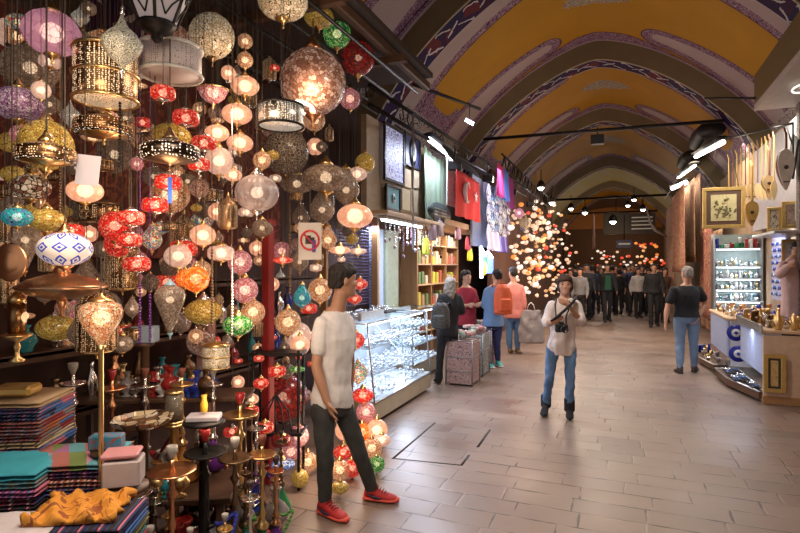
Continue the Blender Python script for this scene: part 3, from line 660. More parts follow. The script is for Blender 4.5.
crowd_spec = [ # px, foot y or depth, proto, rot(deg; 0 = walking away), top, trousers, hair, label
 (607, 16.2, 0, 185, 'black', 'black', HAIRD, 'person in black jacket over green top walking towards us'),
 (580, 15.2, 1, 170, 'grey', 'black', HAIRD, 'person in pale patterned top at left of the crowd'),
 (592, 17.5, 2, 10, 'navy', 'navy', HAIRD, 'person in navy clothes left of the green-topped walker'),
 (571, 17.0, 3, 150, 'white', 'denim', HAIRB, 'person in white top behind shoulder of person with camera'),
 (619, 18.4, 3, 20, 'black', 'black', HAIRD, 'short person in black just right of the green-topped walker'),
 (629, 19.5, 2, 180, 'charcoal', 'black', HAIRD, 'person in charcoal short sleeves facing us mid crowd'),
 (638, 17.3, 1, 190, 'white', 'black', HAIRD, 'long-haired person in white top and black trousers'),
 (654, 14.9, 0, 175, 'black', 'black', HAIRD, 'person in black suit walking left of black T-shirt man'),
 (665, 16.0, 1, 182, 'brown', 'black', HAIRB, 'long-haired person in brown top beside the black-suited walker'),
 (646, 20.5, 2, 0, 'red', 'denim', HAIRD, 'person in dark red top deep in the crowd'),
 (612, 21.5, 1, 5, 'cream', 'brown', HAIRB, 'long-haired person in cream coat walking away'),
 (600, 22.5, 0, 180, 'charcoal', 'navy', HAIRG, 'grey-haired person in charcoal jacket deep in crowd'),
 (624, 24.0, 0, 0, 'blue', 'black', HAIRD, 'person in blue jacket walking away down the hall'),
 (636, 25.5, 2, 180, 'white', 'navy', HAIRD, 'person in white T-shirt far down the hall'),
 (584, 20.0, 2, 90, 'black', 'denim', HAIRD, 'person in black top turned towards lamp shop'),
 (661, 21.0, 3, 180, 'olive', 'black', HAIRB, 'person in olive top behind the suited walker'),
 (643, 23.0, 1, 0, 'black', 'black', HAIRD, 'long-haired person in black walking away'),
 (652, 27.0, 0, 180, 'grey', 'black', HAIRD, 'person in grey jacket far right of crowd'),
 (616, 27.0, 2, 180, 'red', 'black', HAIRD, 'person in red T-shirt far down the hall'),
 (606, 29.0, 3, 0, 'navy', 'navy', HAIRD, 'short person in navy near end of hall'),
 (630, 30.0, 0, 0, 'brown', 'brown', HAIRD, 'person in brown jacket near end of hall'),
 (641, 31.5, 1, 180, 'cream', 'denim', HAIRD, 'long-haired person in cream near end of hall'),
 (597, 25.5, 1, 180, 'black', 'black', HAIRD, 'long-haired person in black left side far down the hall'),
 (622, 33.0, 2, 180, 'white', 'denim', HAIRD, 'farthest person in white top'),
 (667, 24.0, 2, 200, 'navy', 'black', HAIRD, 'person in navy T-shirt beside the hanging carpets'),
 (649, 18.0, 3, 175, 'charcoal', 'charcoal', HAIRD, 'short person in charcoal right behind suited walker'),
 (589, 28.0, 0, 180, 'grey', 'navy', HAIRD, 'person in grey jacket far left of crowd'),
 (601, 19.0, 1, 180, 'brown', 'black', HAIRB, 'long-haired person in brown coat close behind the green-topped walker'),
 (612, 18.8, 2, 0, 'charcoal', 'navy', HAIRD, 'person in charcoal T-shirt walking away beside the green-topped walker'),
 (633, 18.4, 0, 170, 'navy', 'charcoal', HAIRD, 'person in navy jacket between white top and charcoal sleeves'),
 (625, 20.8, 3, 175, 'red', 'black', HAIRB, 'short person in red top mid crowd'),
 (642, 19.3, 2, 185, 'black', 'navy', HAIRD, 'person in black T-shirt behind the long-haired white top'),
 (658, 18.9, 0, 5, 'charcoal', 'black', HAIRD, 'person in charcoal jacket walking away behind the suited walker'),
 (586, 16.6, 0, 185, 'charcoal', 'black', HAIRD, 'person in charcoal jacket right of the patterned-top person'),
 (575, 19.6, 0, 10, 'black', 'black', HAIRD, 'person in black jacket behind the patterned-top person'),
]
first = set()
for (px, Z, pi, rot, tp, lg, hc, lab) in crowd_spec:
    o = PR[pi] if pi not in first else copy_tree(PR[pi]); first.add(pi)
    p = P(px, 300, Z); o.location = (p.x, p.y, 0); o.rotation_euler = (0, 0, math.radians(rot)+YAW*.3); o['label'] = lab; o['group'] = 'crowd down the hall'
    for ch in o.children:
        n = ch.name.split('.')[0]
        if n == 'shirt': setmat(ch, CT[tp])
        elif n == 'trousers': setmat(ch, CT[lg])
        elif n in ('hair',): setmat(ch, hc)
        elif n == 'body': setmat(ch, SKIN if pi % 2 else SKIN2)
    if 'black jacket over green' in lab: green_o = o
q = MB(); q.prism([(-.09, 0), (.09, 0), (.07, .42), (-.07, .42)], (0, .12, .98), Vector((1, 0, 0)), Vector((0, 0, 1)), Vector((0, 1, 0)), .04); q.build('green_top', CT['green'], green_o)
# 9. seller at the right edge
d = 7.38
J = J_from(dict(head=(798.0, 240, d), shR=(782.0, 258, d-.05), shL=(808.0, 258, d+.05), elR=(779.0, 275, d-.1), wrR=(788.0, 266, d-.3), elL=(814.0, 280, d), wrL=(808.0, 290, d-.2),
    hipR=(788.0, 300, d), hipL=(802.0, 300, d), knR=(788.0, 330, d), knL=(802.0, 330, d), anR=(788.0, 375, d), anL=(802.0, 375, d), toeR=(788.0, 385, d-.2), toeL=(802.0, 385, d-.2)))
J['head'] = P(798.5, 250, d); s0 = J['head'].z
for a in 'RL': J['an'+a].z = .085; J['toe'+a].z = .005; J['kn'+a].z = .5; J['hip'+a].z = .93
J['shR'].z = J['shL'].z = s0-.2
J.update(front=view(-.8, .5), hf=view(-.8, .4, -.1), build=1.0)
human('person', 'seller in pale pink jumper at the right edge behind the brassware stall', J, .014, 'short', HAIRD, SKIN, cloth('pale_pink_knit', (.6, .42, .42), .3), 'long', dk, BOOT, None, s=1.0, topg=.03)
# ---------------------------------------------------------------- hanging lamps (left)
AMB = [(.75, .42, .22), (.8, .5, .28), (.62, .26, .12), (.85, .62, .42)]
LM = {
 'amber': mosaic('amber_mosaic', AMB, .38, thru=.4), 'red': mosaic('red_mosaic', [(.75, .02, .015), (.6, .01, .01), (.85, .06, .04), (.85, .3, .2)], .55, 8, thru=.35),
 'peach': mosaic('peach_glass', [(.85, .52, .36), (.8, .45, .3), (.88, .6, .44)], .6, 5, line=(.4, .18, .1), lw=.02, thru=.45), 'white': mosaic('milky_glass', [(.72, .52, .44), (.66, .46, .38), (.76, .6, .52)], .42, 6, line=(.3, .2, .16), lw=.025, thru=.35),
 'pink': mosaic('pink_mosaic', [(.7, .28, .30), (.6, .16, .2), (.8, .5, .48)], .4, 8, thru=.35), 'green': mosaic('green_mosaic', [(.03, .25, .05), (.1, .45, .1), (.4, .6, .2), (.02, .12, .04)], .5, 9, thru=.3),
 'blue': mosaic('blue_mosaic', [(.03, .08, .5), (.1, .3, .7), (.6, .65, .7)], .35, 8, thru=.3), 'teal': mosaic('teal_mosaic', [(.02, .3, .35), (.03, .45, .45), (.1, .2, .4)], .4, 7, thru=.3),
 'orange': mosaic('orange_mosaic', [(.95, .22, .02), (.85, .14, .01), (.98, .4, .08)], .7, 6, thru=.3), 'gold': mosaic('gold_mosaic', [(.5, .32, .06), (.4, .22, .04), (.62, .45, .12)], .22, 10),
 'darkred': mosaic('dark_red_mosaic', [(.22, .01, .01), (.3, .02, .015), (.14, .01, .01)], .35, 8, thru=.2), 'multi': mosaic('many_coloured_mosaic', [(.7, .1, .08), (.1, .25, .5), (.75, .6, .3), (.1, .4, .2), (.8, .7, .6)], .35, 8, thru=.25),
 'purple': mosaic('lilac_beaded_glass', [(.35, .2, .32), (.2, .08, .2), (.5, .38, .46)], .22, 14), 'lilac': mosaic('lilac_ribbed_glass', [(.62, .34, .45), (.55, .28, .40)], .4, 3, line=(.3, .12, .2), lw=.02, thru=.35),
 'cream': mosaic('cream_mosaic', [(.72, .58, .38), (.6, .46, .28), (.8, .7, .52)], .18, 8), 'smoke': mosaic('smoked_glass', [(.12, .09, .07), (.2, .15, .11), (.08, .05, .04)], .1, 8, line=(.3, .25, .2), thru=.5),
 'clear': mosaic('crackled_glass', [(.34, .25, .18), (.24, .16, .11), (.46, .37, .30)], .13, 11, thru=.35, line=(.1, .06, .04)), 'rose': mosaic('rose_silver_mosaic', [(.42, .25, .19), (.30, .16, .11), (.52, .36, .30), (.2, .09, .06)], .25, 9, line=(.12, .04, .02), lw=.05),
 'diamond': None, 'ribglass': mosaic('silvery_ribbed_glass', [(.5, .4, .37), (.42, .32, .3), (.58, .5, .48)], .12, 3, line=(.3, .2, .18), lw=.01, thru=.3), 'lattice': pattern('pale_lattice', (.06, .05, .04), (.62, .62, .52), 5, .75, .4), 'arcs': mosaic('brown_white_mosaic', [(.6, .48, .36), (.2, .08, .05), (.7, .6, .5)], .2, 4, lw=.08),
}
def diamondm():
    m, nt, b = newmat('blue_diamond_mosaic'); x, y, z = sep(nt, coord(nt)); a = y.m('ARCTAN2', x)
    u = ((a*(9/(2*PI))+.25).frac()-.5).abs(); v = (((z+.7)/.5).frac()-.5).abs(); k = u+v
    c = mixc(nt, k.lt(.42), (.68, .60, .55), (.035, .06, .42)); c = mixc(nt, k.lt(.26), c, (.6, .55, .52)); c = mixc(nt, k.lt(.13), c, (.04, .08, .45))
    nt.links.new(c, b.inputs['Base Color']); emit(nt, b, c, .3); b.inputs['Roughness'].default_value = .25; return samp_none(m)
LM['diamond'] = diamondm()
MET = {'brassP': pierced('pierced_brass', (.45, .28, .12), (1, .72, .45), 1.0, 15, .36), 'silverP': pierced('pierced_silver', (.55, .52, .48), (1, .9, .75), .7, 13, .36), 'whiteP': pierced('white_filigree', (.70, .62, .62), (.16, .09, .08), .3, 14, .30, .5, 0),
 'darkP': pierced('pierced_dark_bronze', (.06, .045, .035), (1, .8, .62), 1.0, 9, .3), 'bronzeP': pierced('pierced_bronze', (.28, .16, .08), (1, .65, .35), .7, 12, .28), 'copperP': pierced('pierced_copper', (.52, .30, .18), (.9, .6, .35), .25, 22, .15)}
SH = {}
def sph(zs=1.0, n=10, cut=.15): return [(math.sin(PI*(cut+(1-2*cut)*i/n)), -zs*math.cos(PI*(cut+(1-2*cut)*i/n))) for i in range(n+1)]
SH['globe'] = (sph(1.0, 10, .06), 0, 0); SH['oblate'] = (sph(.68, 10, .08), 0, 0); SH['disc'] = (sph(.36, 10, .06), 0, 0)
SH['ribbed'] = (sph(.88, 12, .08), 14, .065); SH['ribbedflat'] = (sph(.6, 12, .08), 18, .06)
SH['onion'] = ([(.12, -1.35), (.2, -1.2), (.42, -.9), (.75, -.45), (.95, 0), (1.0, .35), (.88, .65), (.6, .8), (.5, .84)], 10, .025)
SH['barrel'] = ([(.45, -.55), (.8, -.5), (.98, -.3), (1, 0), (.98, .3), (.8, .5), (.45, .55)], 0, 0)
SH['tear'] = ([(.1, -1.1), (.3, -.95), (.75, -.6), (.98, -.15), (.95, .3), (.7, .75), (.42, 1.15), (.28, 1.5)], 0, 0)
SH['drop'] = ([(.12, -2.2), (.3, -1.7), (.6, -.9), (.9, -.1), (1, .3), (.85, .7), (.5, .95), (.3, 1.0)], 8, .03)
SH['drum'] = ([(1, -.85), (1, -.4), (1, 0), (1, .4), (1, .85)], 0, 0); SH['flatdrum'] = ([(1, -.45), (1, 0), (1, .45)], 0, 0)
SH['bowl'] = ([(.1, -.75), (.45, -.62), (.8, -.3), (1, .1), (1.04, .25)], 0, 0)
SH['ogee'] = ([(.06, -1.3), (.2, -1.0), (.7, -.55), (1, 0), (.7, .45), (.3, .85), (.16, 1.15), (.05, 1.5)], 6, .05)
SH['tower'] = ([(.7, -1.6), (.95, -1.5), (.95, .6), (.9, .75), (.6, 1.1), (.25, 1.4), (.1, 1.6)], 0, 0)
SH['ufo'] = ([(.05, -.32), (.3, -.28), (.7, -.18), (.95, -.04), (1, 0), (.95, .05), (.7, .2), (.35, .31), (.12, .35)], 24, .01)
SH['ring'] = ([(.75, -.22), (1, -.2), (1.03, 0), (1, .2), (.9, .26), (.5, .4), (.2, .5)], 0, 0)
_lm = {}
def lmesh(key, fn, mats):
    if key not in _lm: q = MB(); fn(q); _lm[key] = q.mesh(key[0], mats)
    return _lm[key]
BULBS = dict(ribglass=.3, amber=.42, red=.34, peach=.45, white=.42, pink=.4, green=.32, orange=.45, darkred=.2, multi=.3, lilac=.42, clear=.26, teal=.3, blue=.3)
PLACED = []; NAMED = []
def lamp(px, py, rp, shape, matn, X, label, short=None, capm=None, chain=None, group=None, n=None, Z=None, cat='lamp', extra=None, name='mosaic_lamp', small=False, top=3.55):
    p = P(px, py, Z) if Z else PX(px, py, X); Zc = proj(p)[2]; r = rp*Zc/FOC
    if not Z:
        best = None
        for dX in (0, -.12, .1, -.25, -.4, .2, -.55, -.7, -.85, -1.0):
            if X+dX < -3.4 or X+dX > -1.85: continue
            p2 = PX(px, py, X+dX); z2 = proj(p2)[2]; r2 = rp*z2/FOC
            if p2.z < r2+.02: break
            ov = max([0]+[(r2+b)*.95-(a-p2).length for a, b in PLACED])
            if best is None or ov < best[0]-.005: best = (ov, p2, z2, r2)
            if ov <= 0: break
        if best: _, p, Zc, r = best
        if p.z < r+.01: Zc = (CAMZ-.02)*FOC/(py+rp*.9-266.3); p = P(px, py, Zc); r = rp*Zc/FOC
    PLACED.append((p, r)); 
    if short: NAMED.append((short, px, py))
    mat = LM.get(matn) or MET[matn]; prof, ribs, amp = SH[shape]; capm = capm or brass
    t = thing(name, label, cat, p, random.uniform(0, 6), group, r)
    nn = n or (20 if rp > 9 else 12)
    me = lmesh(('shade', shape, matn, nn), lambda q: q.lathe(prof, nn*(2 if ribs else 1), ribs=ribs, amp=amp), mat)
    obj('shade', me, t)
    zt = prof[-1][1]; rt = prof[-1][0]; zb = prof[0][1]; rb = prof[0][0]
    if not small or rp > 5:
        obj('cap', lmesh(('cap', shape, capm.name), lambda q: q.lathe([(rt+.06, zt-.02), (rt+.08, zt+.04), (rt*.7+.05, zt+.16), (.1, zt+.3), (.06, zt+.42)], 14), capm), t)
        if rb < .9: obj('finial', lmesh(('finial', shape, capm.name), lambda q: q.lathe([(.02, zb-.42), (.06, zb-.36), (.04, zb-.26), (.1, zb-.16), (rb+.06, zb-.04), (rb+.06, zb+.02)], 12), capm), t)
    if shape in ('drum', 'flatdrum'):
        for zz in (zt, zb, 0) if shape == 'drum' else (zt, zb):
            obj('rim', lmesh(('rim', shape, zz, capm.name), lambda q: q.tube([(1.02*math.cos(a/24*2*PI), 1.02*math.sin(a/24*2*PI), zz) for a in range(25)], .06, 6), capm), t)
        obj('diffuser', lmesh(('diffuser', shape), lambda q: q.lathe([(.97, zb+.02), (.97, zb+.06)], 20), MET['darkP']), t)
    if shape == 'ring':
        obj('pierced_underside', lmesh(('under', shape), lambda q: q.lathe([(.1, -.3), (.5, -.28), (.96, -.22), (.96, -.16)], 24), MET['copperP'] if False else MET['darkP']), t)
    if matn in BULBS and shape not in ('drum', 'flatdrum', 'ring'): obj('bulb', lmesh(('bulb', BULBS[matn]), lambda q: q.ell((0, 0, .02), (BULBS[matn], BULBS[matn], BULBS[matn]*.9), 12, 8), bulb_on), t)
    if extra: extra(t)
    L = ((top if chain is None else p.z+chain)-p.z)/r-zt-.3
    if L > .1:
        def mk(q): q.tube([(0, 0, 0), (0, 0, 1)], .02, 5)
        c = obj('chain' , lmesh(('chain', 0), mk, cord_m), t, loc=(0, 0, zt+.3)); c.scale = (min(1.6, .1/r if r < .1 else .9), min(1.6, .1/r if r < .1 else .9), L)
    return t
# -- named lamps: px, py, radius px, shape, colour, X plane, label, short name for neighbours
L_ = lamp
L_(52, 33, 25, 'ribbed', 'lilac', -2.35, 'lilac ribbed glass globe lamp at the very top left', 'the lilac ribbed globe')
L_(30, 68, 25, 'ribbed', 'clear', -2.75, 'clear brown crackled globe lamp below the lilac ribbed one', 'the clear crackled globe')
L_(18, 104, 24, 'oblate', 'purple', -2.35, 'lilac beaded glass lamp at the left edge', 'the lilac beaded lamp')
L_(41, 90, 9, 'globe', 'white', -2.2, 'small cut crystal ball lamp between the two lilac lamps', None)
L_(106, 76, 29, 'drum', 'brassP', -2.15, 'big two-tier drum lamp of pierced brass', 'the pierced brass drum', name='drum_lamp')
L_(104, 128, 27, 'ring', 'bronzeP', -2.2, 'heavy turned brass lamp base ring under the two-tier drum', None, name='ring_lamp')
L_(122, 44, 20, 'ogee', 'lattice', -1.9, 'silver filigree pointed lantern in front of the brass drum', 'the silver filigree lantern', silver, name='filigree_lantern')
L_(212, 36, 22, 'globe', 'cream', -2.3, 'matte cream globe lamp with no light inside, upper left cluster', 'the matte cream globe', bronze)  # faint glow put into the cream glass colour, no bulb
L_(171, 62, 29, 'flatdrum', 'whiteP', -2.05, 'wide white filigree drum lamp above the red barrel lamps', 'the white filigree drum', white, name='drum_lamp')
L_(150, 57, 17, 'flatdrum', 'whiteP', -2.4, 'narrower white filigree drum lamp overlapping the wide one', None, white, name='drum_lamp')
REDS = [(163, 93, 12, 'uppermost red barrel lamp under the white filigree drum'), (186, 118, 13, 'red barrel lamp second from the top of the cascade'), (204, 143, 12, 'red barrel lamp third from the top of the cascade'), (199, 164, 11, 'red cone-bottomed lamp overlapping the milky globe'), (168, 182, 13, 'red lamp with blue tag hanging before it'), (155, 205, 13, 'red barrel lamp below left of the blue tag'), (131, 218, 13, 'red barrel lamp just right of the big red globes'), (129, 240, 12, 'red barrel lamp above the lowest of the red cascade'), (137, 264, 13, 'lowest red barrel lamp of the cascade')]
for i, (x, y, r, lb) in enumerate(REDS): L_(x, y, r, 'barrel', 'red', -2.05-.04*(i % 3), lb, 'the red barrel lamp '+('top', 'second', 'third', 'fourth', 'fifth', 'sixth', 'seventh', 'eighth', 'ninth')[i] if False else None, silver, group='red barrel lamps in a cascade')
NAMED.append(('the red barrel cascade', 160, 190))
for x, y, r, lb in ((115, 226, 15, 'big red globe lamp, upper left of the red barrel lamps'), (118, 244, 13, 'big red globe lamp just under another red globe')): L_(x, y, r, 'globe', 'red', -2.45, lb)
for x, y, r, m, sh, lb, s in ((245, 86, 14, 'peach', 'oblate', 'peach oblate lamp above the spotted brass base', 'the top peach oblate lamp'), (237, 114, 15, 'peach', 'oblate', 'peach oblate lamp lit, second down in the upper cluster', None), (217, 133, 12, 'peach', 'oblate', 'peach oblate lamp touching the third red barrel', None), (240, 143, 13, 'peach', 'oblate', 'peach oblate lamp right of three others', None), (219, 161, 14, 'white', 'globe', 'milky white globe lamp beside the fourth red barrel', 'the milky white globe'), (213, 93, 14, 'pink', 'bowl', 'dusky pink bowl lamp right of the white drum', None),
   (245, 60, 8, 'amber', 'globe', 'small amber globe lamp above the peach oblates', None), (262, 160, 9, 'amber', 'globe', 'amber globe lamp above the silver ribbed globe', None), (233, 175, 9, 'peach', 'oblate', 'small peach lamp under the milky globe', None)):
    L_(x, y, r, sh, m, -2.3, lb, s)
L_(170, 153, 28, 'ring', 'darkP', -1.95, 'flat dark ring lamp with pierced glowing underside', 'the flat dark ring lamp', bronze, name='ring_lamp')
def hole(t):
    q = MB(); R = Matrix.Rotation(.5, 3, 'X'); q.lathe([(.36, -.97), (.30, -.95)], 20); o = q.build('open_mouth', bulb_on, t); o.rotation_euler = (-.35, .25, 0); t.rotation_euler = (0, 0, YAW)
L_(313, 82, 33, 'globe', 'rose', -2.15, 'largest rose mosaic globe lamp with bright open mouth', 'the largest rose globe', copper, extra=hole)
L_(281, 116, 22, 'flatdrum', 'silverP', -2.05, 'silver pierced drum lamp beside the largest rose globe', 'the silver pierced drum', iron, name='drum_lamp')
L_(283, 2, 25, 'oblate', 'cream', -2.2, 'cream mosaic bowl lamp cut by the top edge', 'the cream bowl at the top')
L_(319, 17, 15, 'oblate', 'gold', -2.25, 'amber patchwork glass lamp beside the cream bowl', None); L_(337, 34, 14, 'globe', 'green', -2.25, 'green mosaic globe lamp at the top of the cluster', 'the green globe at the top')
L_(358, 58, 17, 'globe', 'darkred', -2.25, 'dark red mosaic globe lamp below the green one', 'the dark red globe')
L_(257, 193, 21, 'ribbed', 'ribglass', -2.05, 'silvery white ribbed globe lamp', 'the silvery ribbed globe', silver)
L_(286, 152, 23, 'globe', 'smoke', -2.5, 'unlit smoked glass globe under the silver drum', 'the smoked globe', bronze)  # slight glow put into the smoked glass, without a bulb
L_(326, 178, 23, 'ribbedflat', 'clear', -2.25, 'ribbed crystal lamp with warm light beneath the rose globe', 'the ribbed crystal lamp'); L_(297, 184, 16, 'ribbedflat', 'clear', -2.45, 'smaller ribbed crystal lamp left of the larger one', None)
L_(355, 216, 18, 'oblate', 'peach', -2.1, 'rosy milk glass bowl lamp above the young man', 'the rosy bowl above the man'); L_(357, 174, 10, 'oblate', 'white', -2.3, 'small white glass shade beside the ribbed crystal lamp', None)
L_(346, 190, 14, 'tear', 'clear', -2.2, 'teardrop lamp of amber glass beside the white shade', None); L_(322, 210, 13, 'tear', 'clear', -2.3, 'teardrop lamp over the no photography sign', None); L_(365, 163, 10, 'globe', 'gold', -2.3, 'gold netted globe lamp right of the crystal lamp', None)
L_(46, 145, 25, 'globe', 'gold', -2.25, 'large gilded dome globe lamp with filigree crown', 'the gilded dome globe')
L_(46, 155, 27, 'ring', 'bronzeP', -2.18, 'filigree bronze crown ring round the gilded globe', None, name='ring_lamp')
L_(31, 187, 18, 'oblate', 'arcs', -2.1, 'oblate lamp with brown and white scalloped mosaic', 'the brown and white scalloped lamp')
L_(85, 191, 17, 'oblate', 'peach', -2.1, 'glowing peach oblate lamp under a white price card', 'the peach lamp under the price card')
L_(17, 217, 14, 'oblate', 'teal', -2.15, 'teal mosaic lamp at the left edge', 'the teal lamp'); L_(47, 220, 17, 'oblate', 'gold', -2.15, 'mustard gold oblate lamp with coloured spots', 'the mustard gold lamp')
L_(65, 249, 25, 'oblate', 'diamond', -1.95, 'white lamp with blue diamond mosaic', 'the blue diamond lamp', copper)
L_(62, 287, 41, 'ufo', 'copperP', -1.95, 'flat saucer lamp of engraved copper', 'the copper saucer', copper, name='saucer_lamp')
L_(25, 240, 14, 'drop', 'clear', -2.3, 'long clear glass drop lamp left of blue diamond lamp', None)
L_(101, 318, 20, 'onion', 'amber', -1.95, 'glowing amber onion lamp on a slim brass stem', 'the amber onion lamp', chain=.25)
L_(170, 300, 15, 'drop', 'clear', -2.1, 'tall clear glass drop lamp with a pale blue lid', 'the clear glass drop', plain('pale_blue_cap', (.25, .42, .5), .4))
L_(196, 279, 13, 'globe', 'orange', -2.2, 'glowing orange globe lamp', 'the orange globe'); L_(185, 278, 9, 'globe', 'orange', -2.4, 'smaller orange globe half behind the other orange one', None)
L_(238, 325, 15, 'oblate', 'green', -2.15, 'pale green and cream mosaic lamp', 'the pale green lamp'); L_(302, 298, 9, 'tear', 'teal', -2.2, 'turquoise glass drop lamp near the man\'s shoulder', 'the turquoise lamp')
L_(283, 260, 10, 'disc', 'red', -2.1, 'flat red lamp glowing below the no photography sign', 'the flat red lamp'); L_(360, 284, 8, 'oblate', 'red', -2.35, 'upper of two red lamps by the man\'s face', None); L_(355, 299, 7, 'oblate', 'red', -2.35, 'lower of two red lamps by the man\'s face', None)
for x, y, r, sh, m, lb in ((152, 240, 10, 'tear', 'multi', 'small green and white patterned lamp near the red cascade'), (178, 256, 13, 'ribbed', 'white', 'white ribbed lantern lit, left of centre cluster'), (203, 235, 12, 'ribbed', 'peach', 'peach ribbed lantern, upper of the centre pair'), (221, 253, 13, 'barrel', 'white', 'milky barrel lamp in the centre cluster'), (240, 262, 12, 'globe', 'pink', 'pink mosaic globe lamp in the centre cluster'), (245, 290, 13, 'globe', 'pink', 'pink mosaic globe lamp left of the red post'), (253, 312, 12, 'globe', 'amber', 'amber globe lamp low beside the red post'),
   (288, 322, 13, 'globe', 'amber', 'amber globe lamp right of the red post'), (298, 335, 13, 'globe', 'white', 'milky globe lamp at the young man\'s elbow height'), (300, 345, 10, 'globe', 'peach', 'peach globe lamp just behind the man\'s arm'), (320, 290, 12, 'globe', 'amber', 'amber globe lamp behind the man\'s neck'), (300, 262, 9, 'tear', 'clear', 'clear drop lamp right of the flat red lamp'), (340, 250, 11, 'disc', 'peach', 'flat peach lamp above the man\'s head'), (358, 251, 9, 'disc', 'white', 'flat white lamp above right of the man\'s head'), (328, 240, 9, 'tear', 'amber', 'amber drop lamp right of the no photography sign'),
   (228, 212, 10, 'tower', 'bronzeP', 'tall pierced bronze lantern in the centre cluster'), (216, 356, 13, 'drum', 'cream', 'pale gold netted drum lantern low beside the pink post'), (262, 228, 10, 'ribbed', 'clear', 'clear ribbed lamp under the silvery globe')):
    L_(x, y, r, sh, m, -2.35, lb)
# -- lamps heaped around and behind the young man's legs
low = [(276, 372, 9, 'red', 'barrel'), (262, 384, 8, 'red', 'oblate'), (296, 368, 8, 'green', 'disc'), (276, 396, 30, 'orange', 'globe')]
L_(283, 397, 24, 'globe', 'darkred', -2.75, 'big red cloth globe on the lower lamp rack', 'the big red cloth globe', iron, chain=.1)  # glow put into the red colour, with a bulb inside
for x, y, r, m, sh, lb in ((277, 371, 9, 'red', 'barrel', 'red barrel lamp on the black rack'), (261, 383, 8, 'red', 'oblate', 'flattened red lamp left on the black rack'), (297, 369, 8, 'green', 'disc', 'flat green lamp right of the red ones on the rack'), (250, 411, 9, 'red', 'barrel', 'red lamp low on the left of the rack'), (265, 427, 9, 'red', 'barrel', 'red lamp beneath the black rack'), (251, 399, 8, 'peach', 'oblate', 'small peach lamp left of the rack'),
   (281, 440, 10, 'darkred', 'barrel', 'dark red barrel lamp left of man\'s leg'), (298, 436, 11, 'pink', 'globe', 'pink globe lamp touching man\'s rear leg'), (291, 452, 11, 'pink', 'oblate', 'pink oblate lamp near the floor'), (308, 462, 10, 'amber', 'globe', 'amber globe lamp by the man\'s calf'), (283, 464, 12, 'blue', 'disc', 'blue mosaic bowl lamp near the floor'), (300, 478, 9, 'gold', 'globe', 'gold mosaic ball resting on the floor'),
   (345, 430, 10, 'peach', 'globe', 'peach globe lamp seen between the man\'s legs, upper'), (343, 452, 10, 'red', 'oblate', 'red lamp seen between the man\'s legs'), (340, 470, 10, 'amber', 'globe', 'amber globe lamp between the legs near the floor'), (352, 468, 9, 'red', 'globe', 'red globe lamp between the legs at right'), (340, 487, 9, 'gold', 'oblate', 'gold lamp on the floor between the legs'),
   (363, 395, 11, 'red', 'oblate', 'glowing red oblate lamp at the man\'s hip'), (358, 372, 10, 'multi', 'globe', 'many-coloured globe lamp at the man\'s waist'), (366, 412, 10, 'pink', 'globe', 'pink globe lamp right of man\'s thigh'), (377, 430, 11, 'peach', 'globe', 'glowing peach globe at the end of the lamp heap'), (382, 440, 9, 'white', 'oblate', 'milky lamp at the right foot of the lamp heap'), (372, 448, 10, 'amber', 'globe', 'amber lamp right of the man\'s knee'), (377, 464, 8, 'green', 'globe', 'green lamp on the floor beside the heap'), (362, 432, 9, 'orange', 'globe', 'orange globe lamp behind the man\'s thigh'), (357, 340, 8, 'red', 'globe', 'small red globe behind the man\'s chest')):
    L_(x, y, r, sh, m, -2.32 if x < 320 else -2.28, lb, None, chain=.05, group=None)
# -- filler lamps: each its own thing, told apart by its nearest neighbour
kinds = [('peach', 'globe', 'peach globe lamp'), ('amber', 'globe', 'amber mosaic globe lamp'), ('white', 'barrel', 'milky barrel lamp'), ('clear', 'tear', 'clear drop lamp'), ('bronzeP', 'tower', 'pierced bronze lantern'), ('pink', 'globe', 'pink mosaic lamp'), ('red', 'barrel', 'red barrel lamp'), ('clear', 'ribbed', 'clear ribbed lamp'), ('smoke', 'globe', 'smoked glass globe'), ('silverP', 'ogee', 'silver filigree lantern'), ('gold', 'oblate', 'gold mosaic lamp'), ('rose', 'globe', 'rose mosaic globe'), ('bronzeP', 'flatdrum', 'pierced bronze drum'), ('multi', 'oblate', 'many-coloured mosaic lamp'), ('amber', 'disc', 'flat amber lamp')]
used = set(); rnd = random.Random(11); cnt = 0; tries = 0
def direction(dx, dy):
    a = (math.degrees(math.atan2(-dy, dx))+360) % 360
    return ('right of', 'upper right of', 'above', 'upper left of', 'left of', 'lower left of', 'below', 'lower right of')[int((a+22.5)//45) % 8]
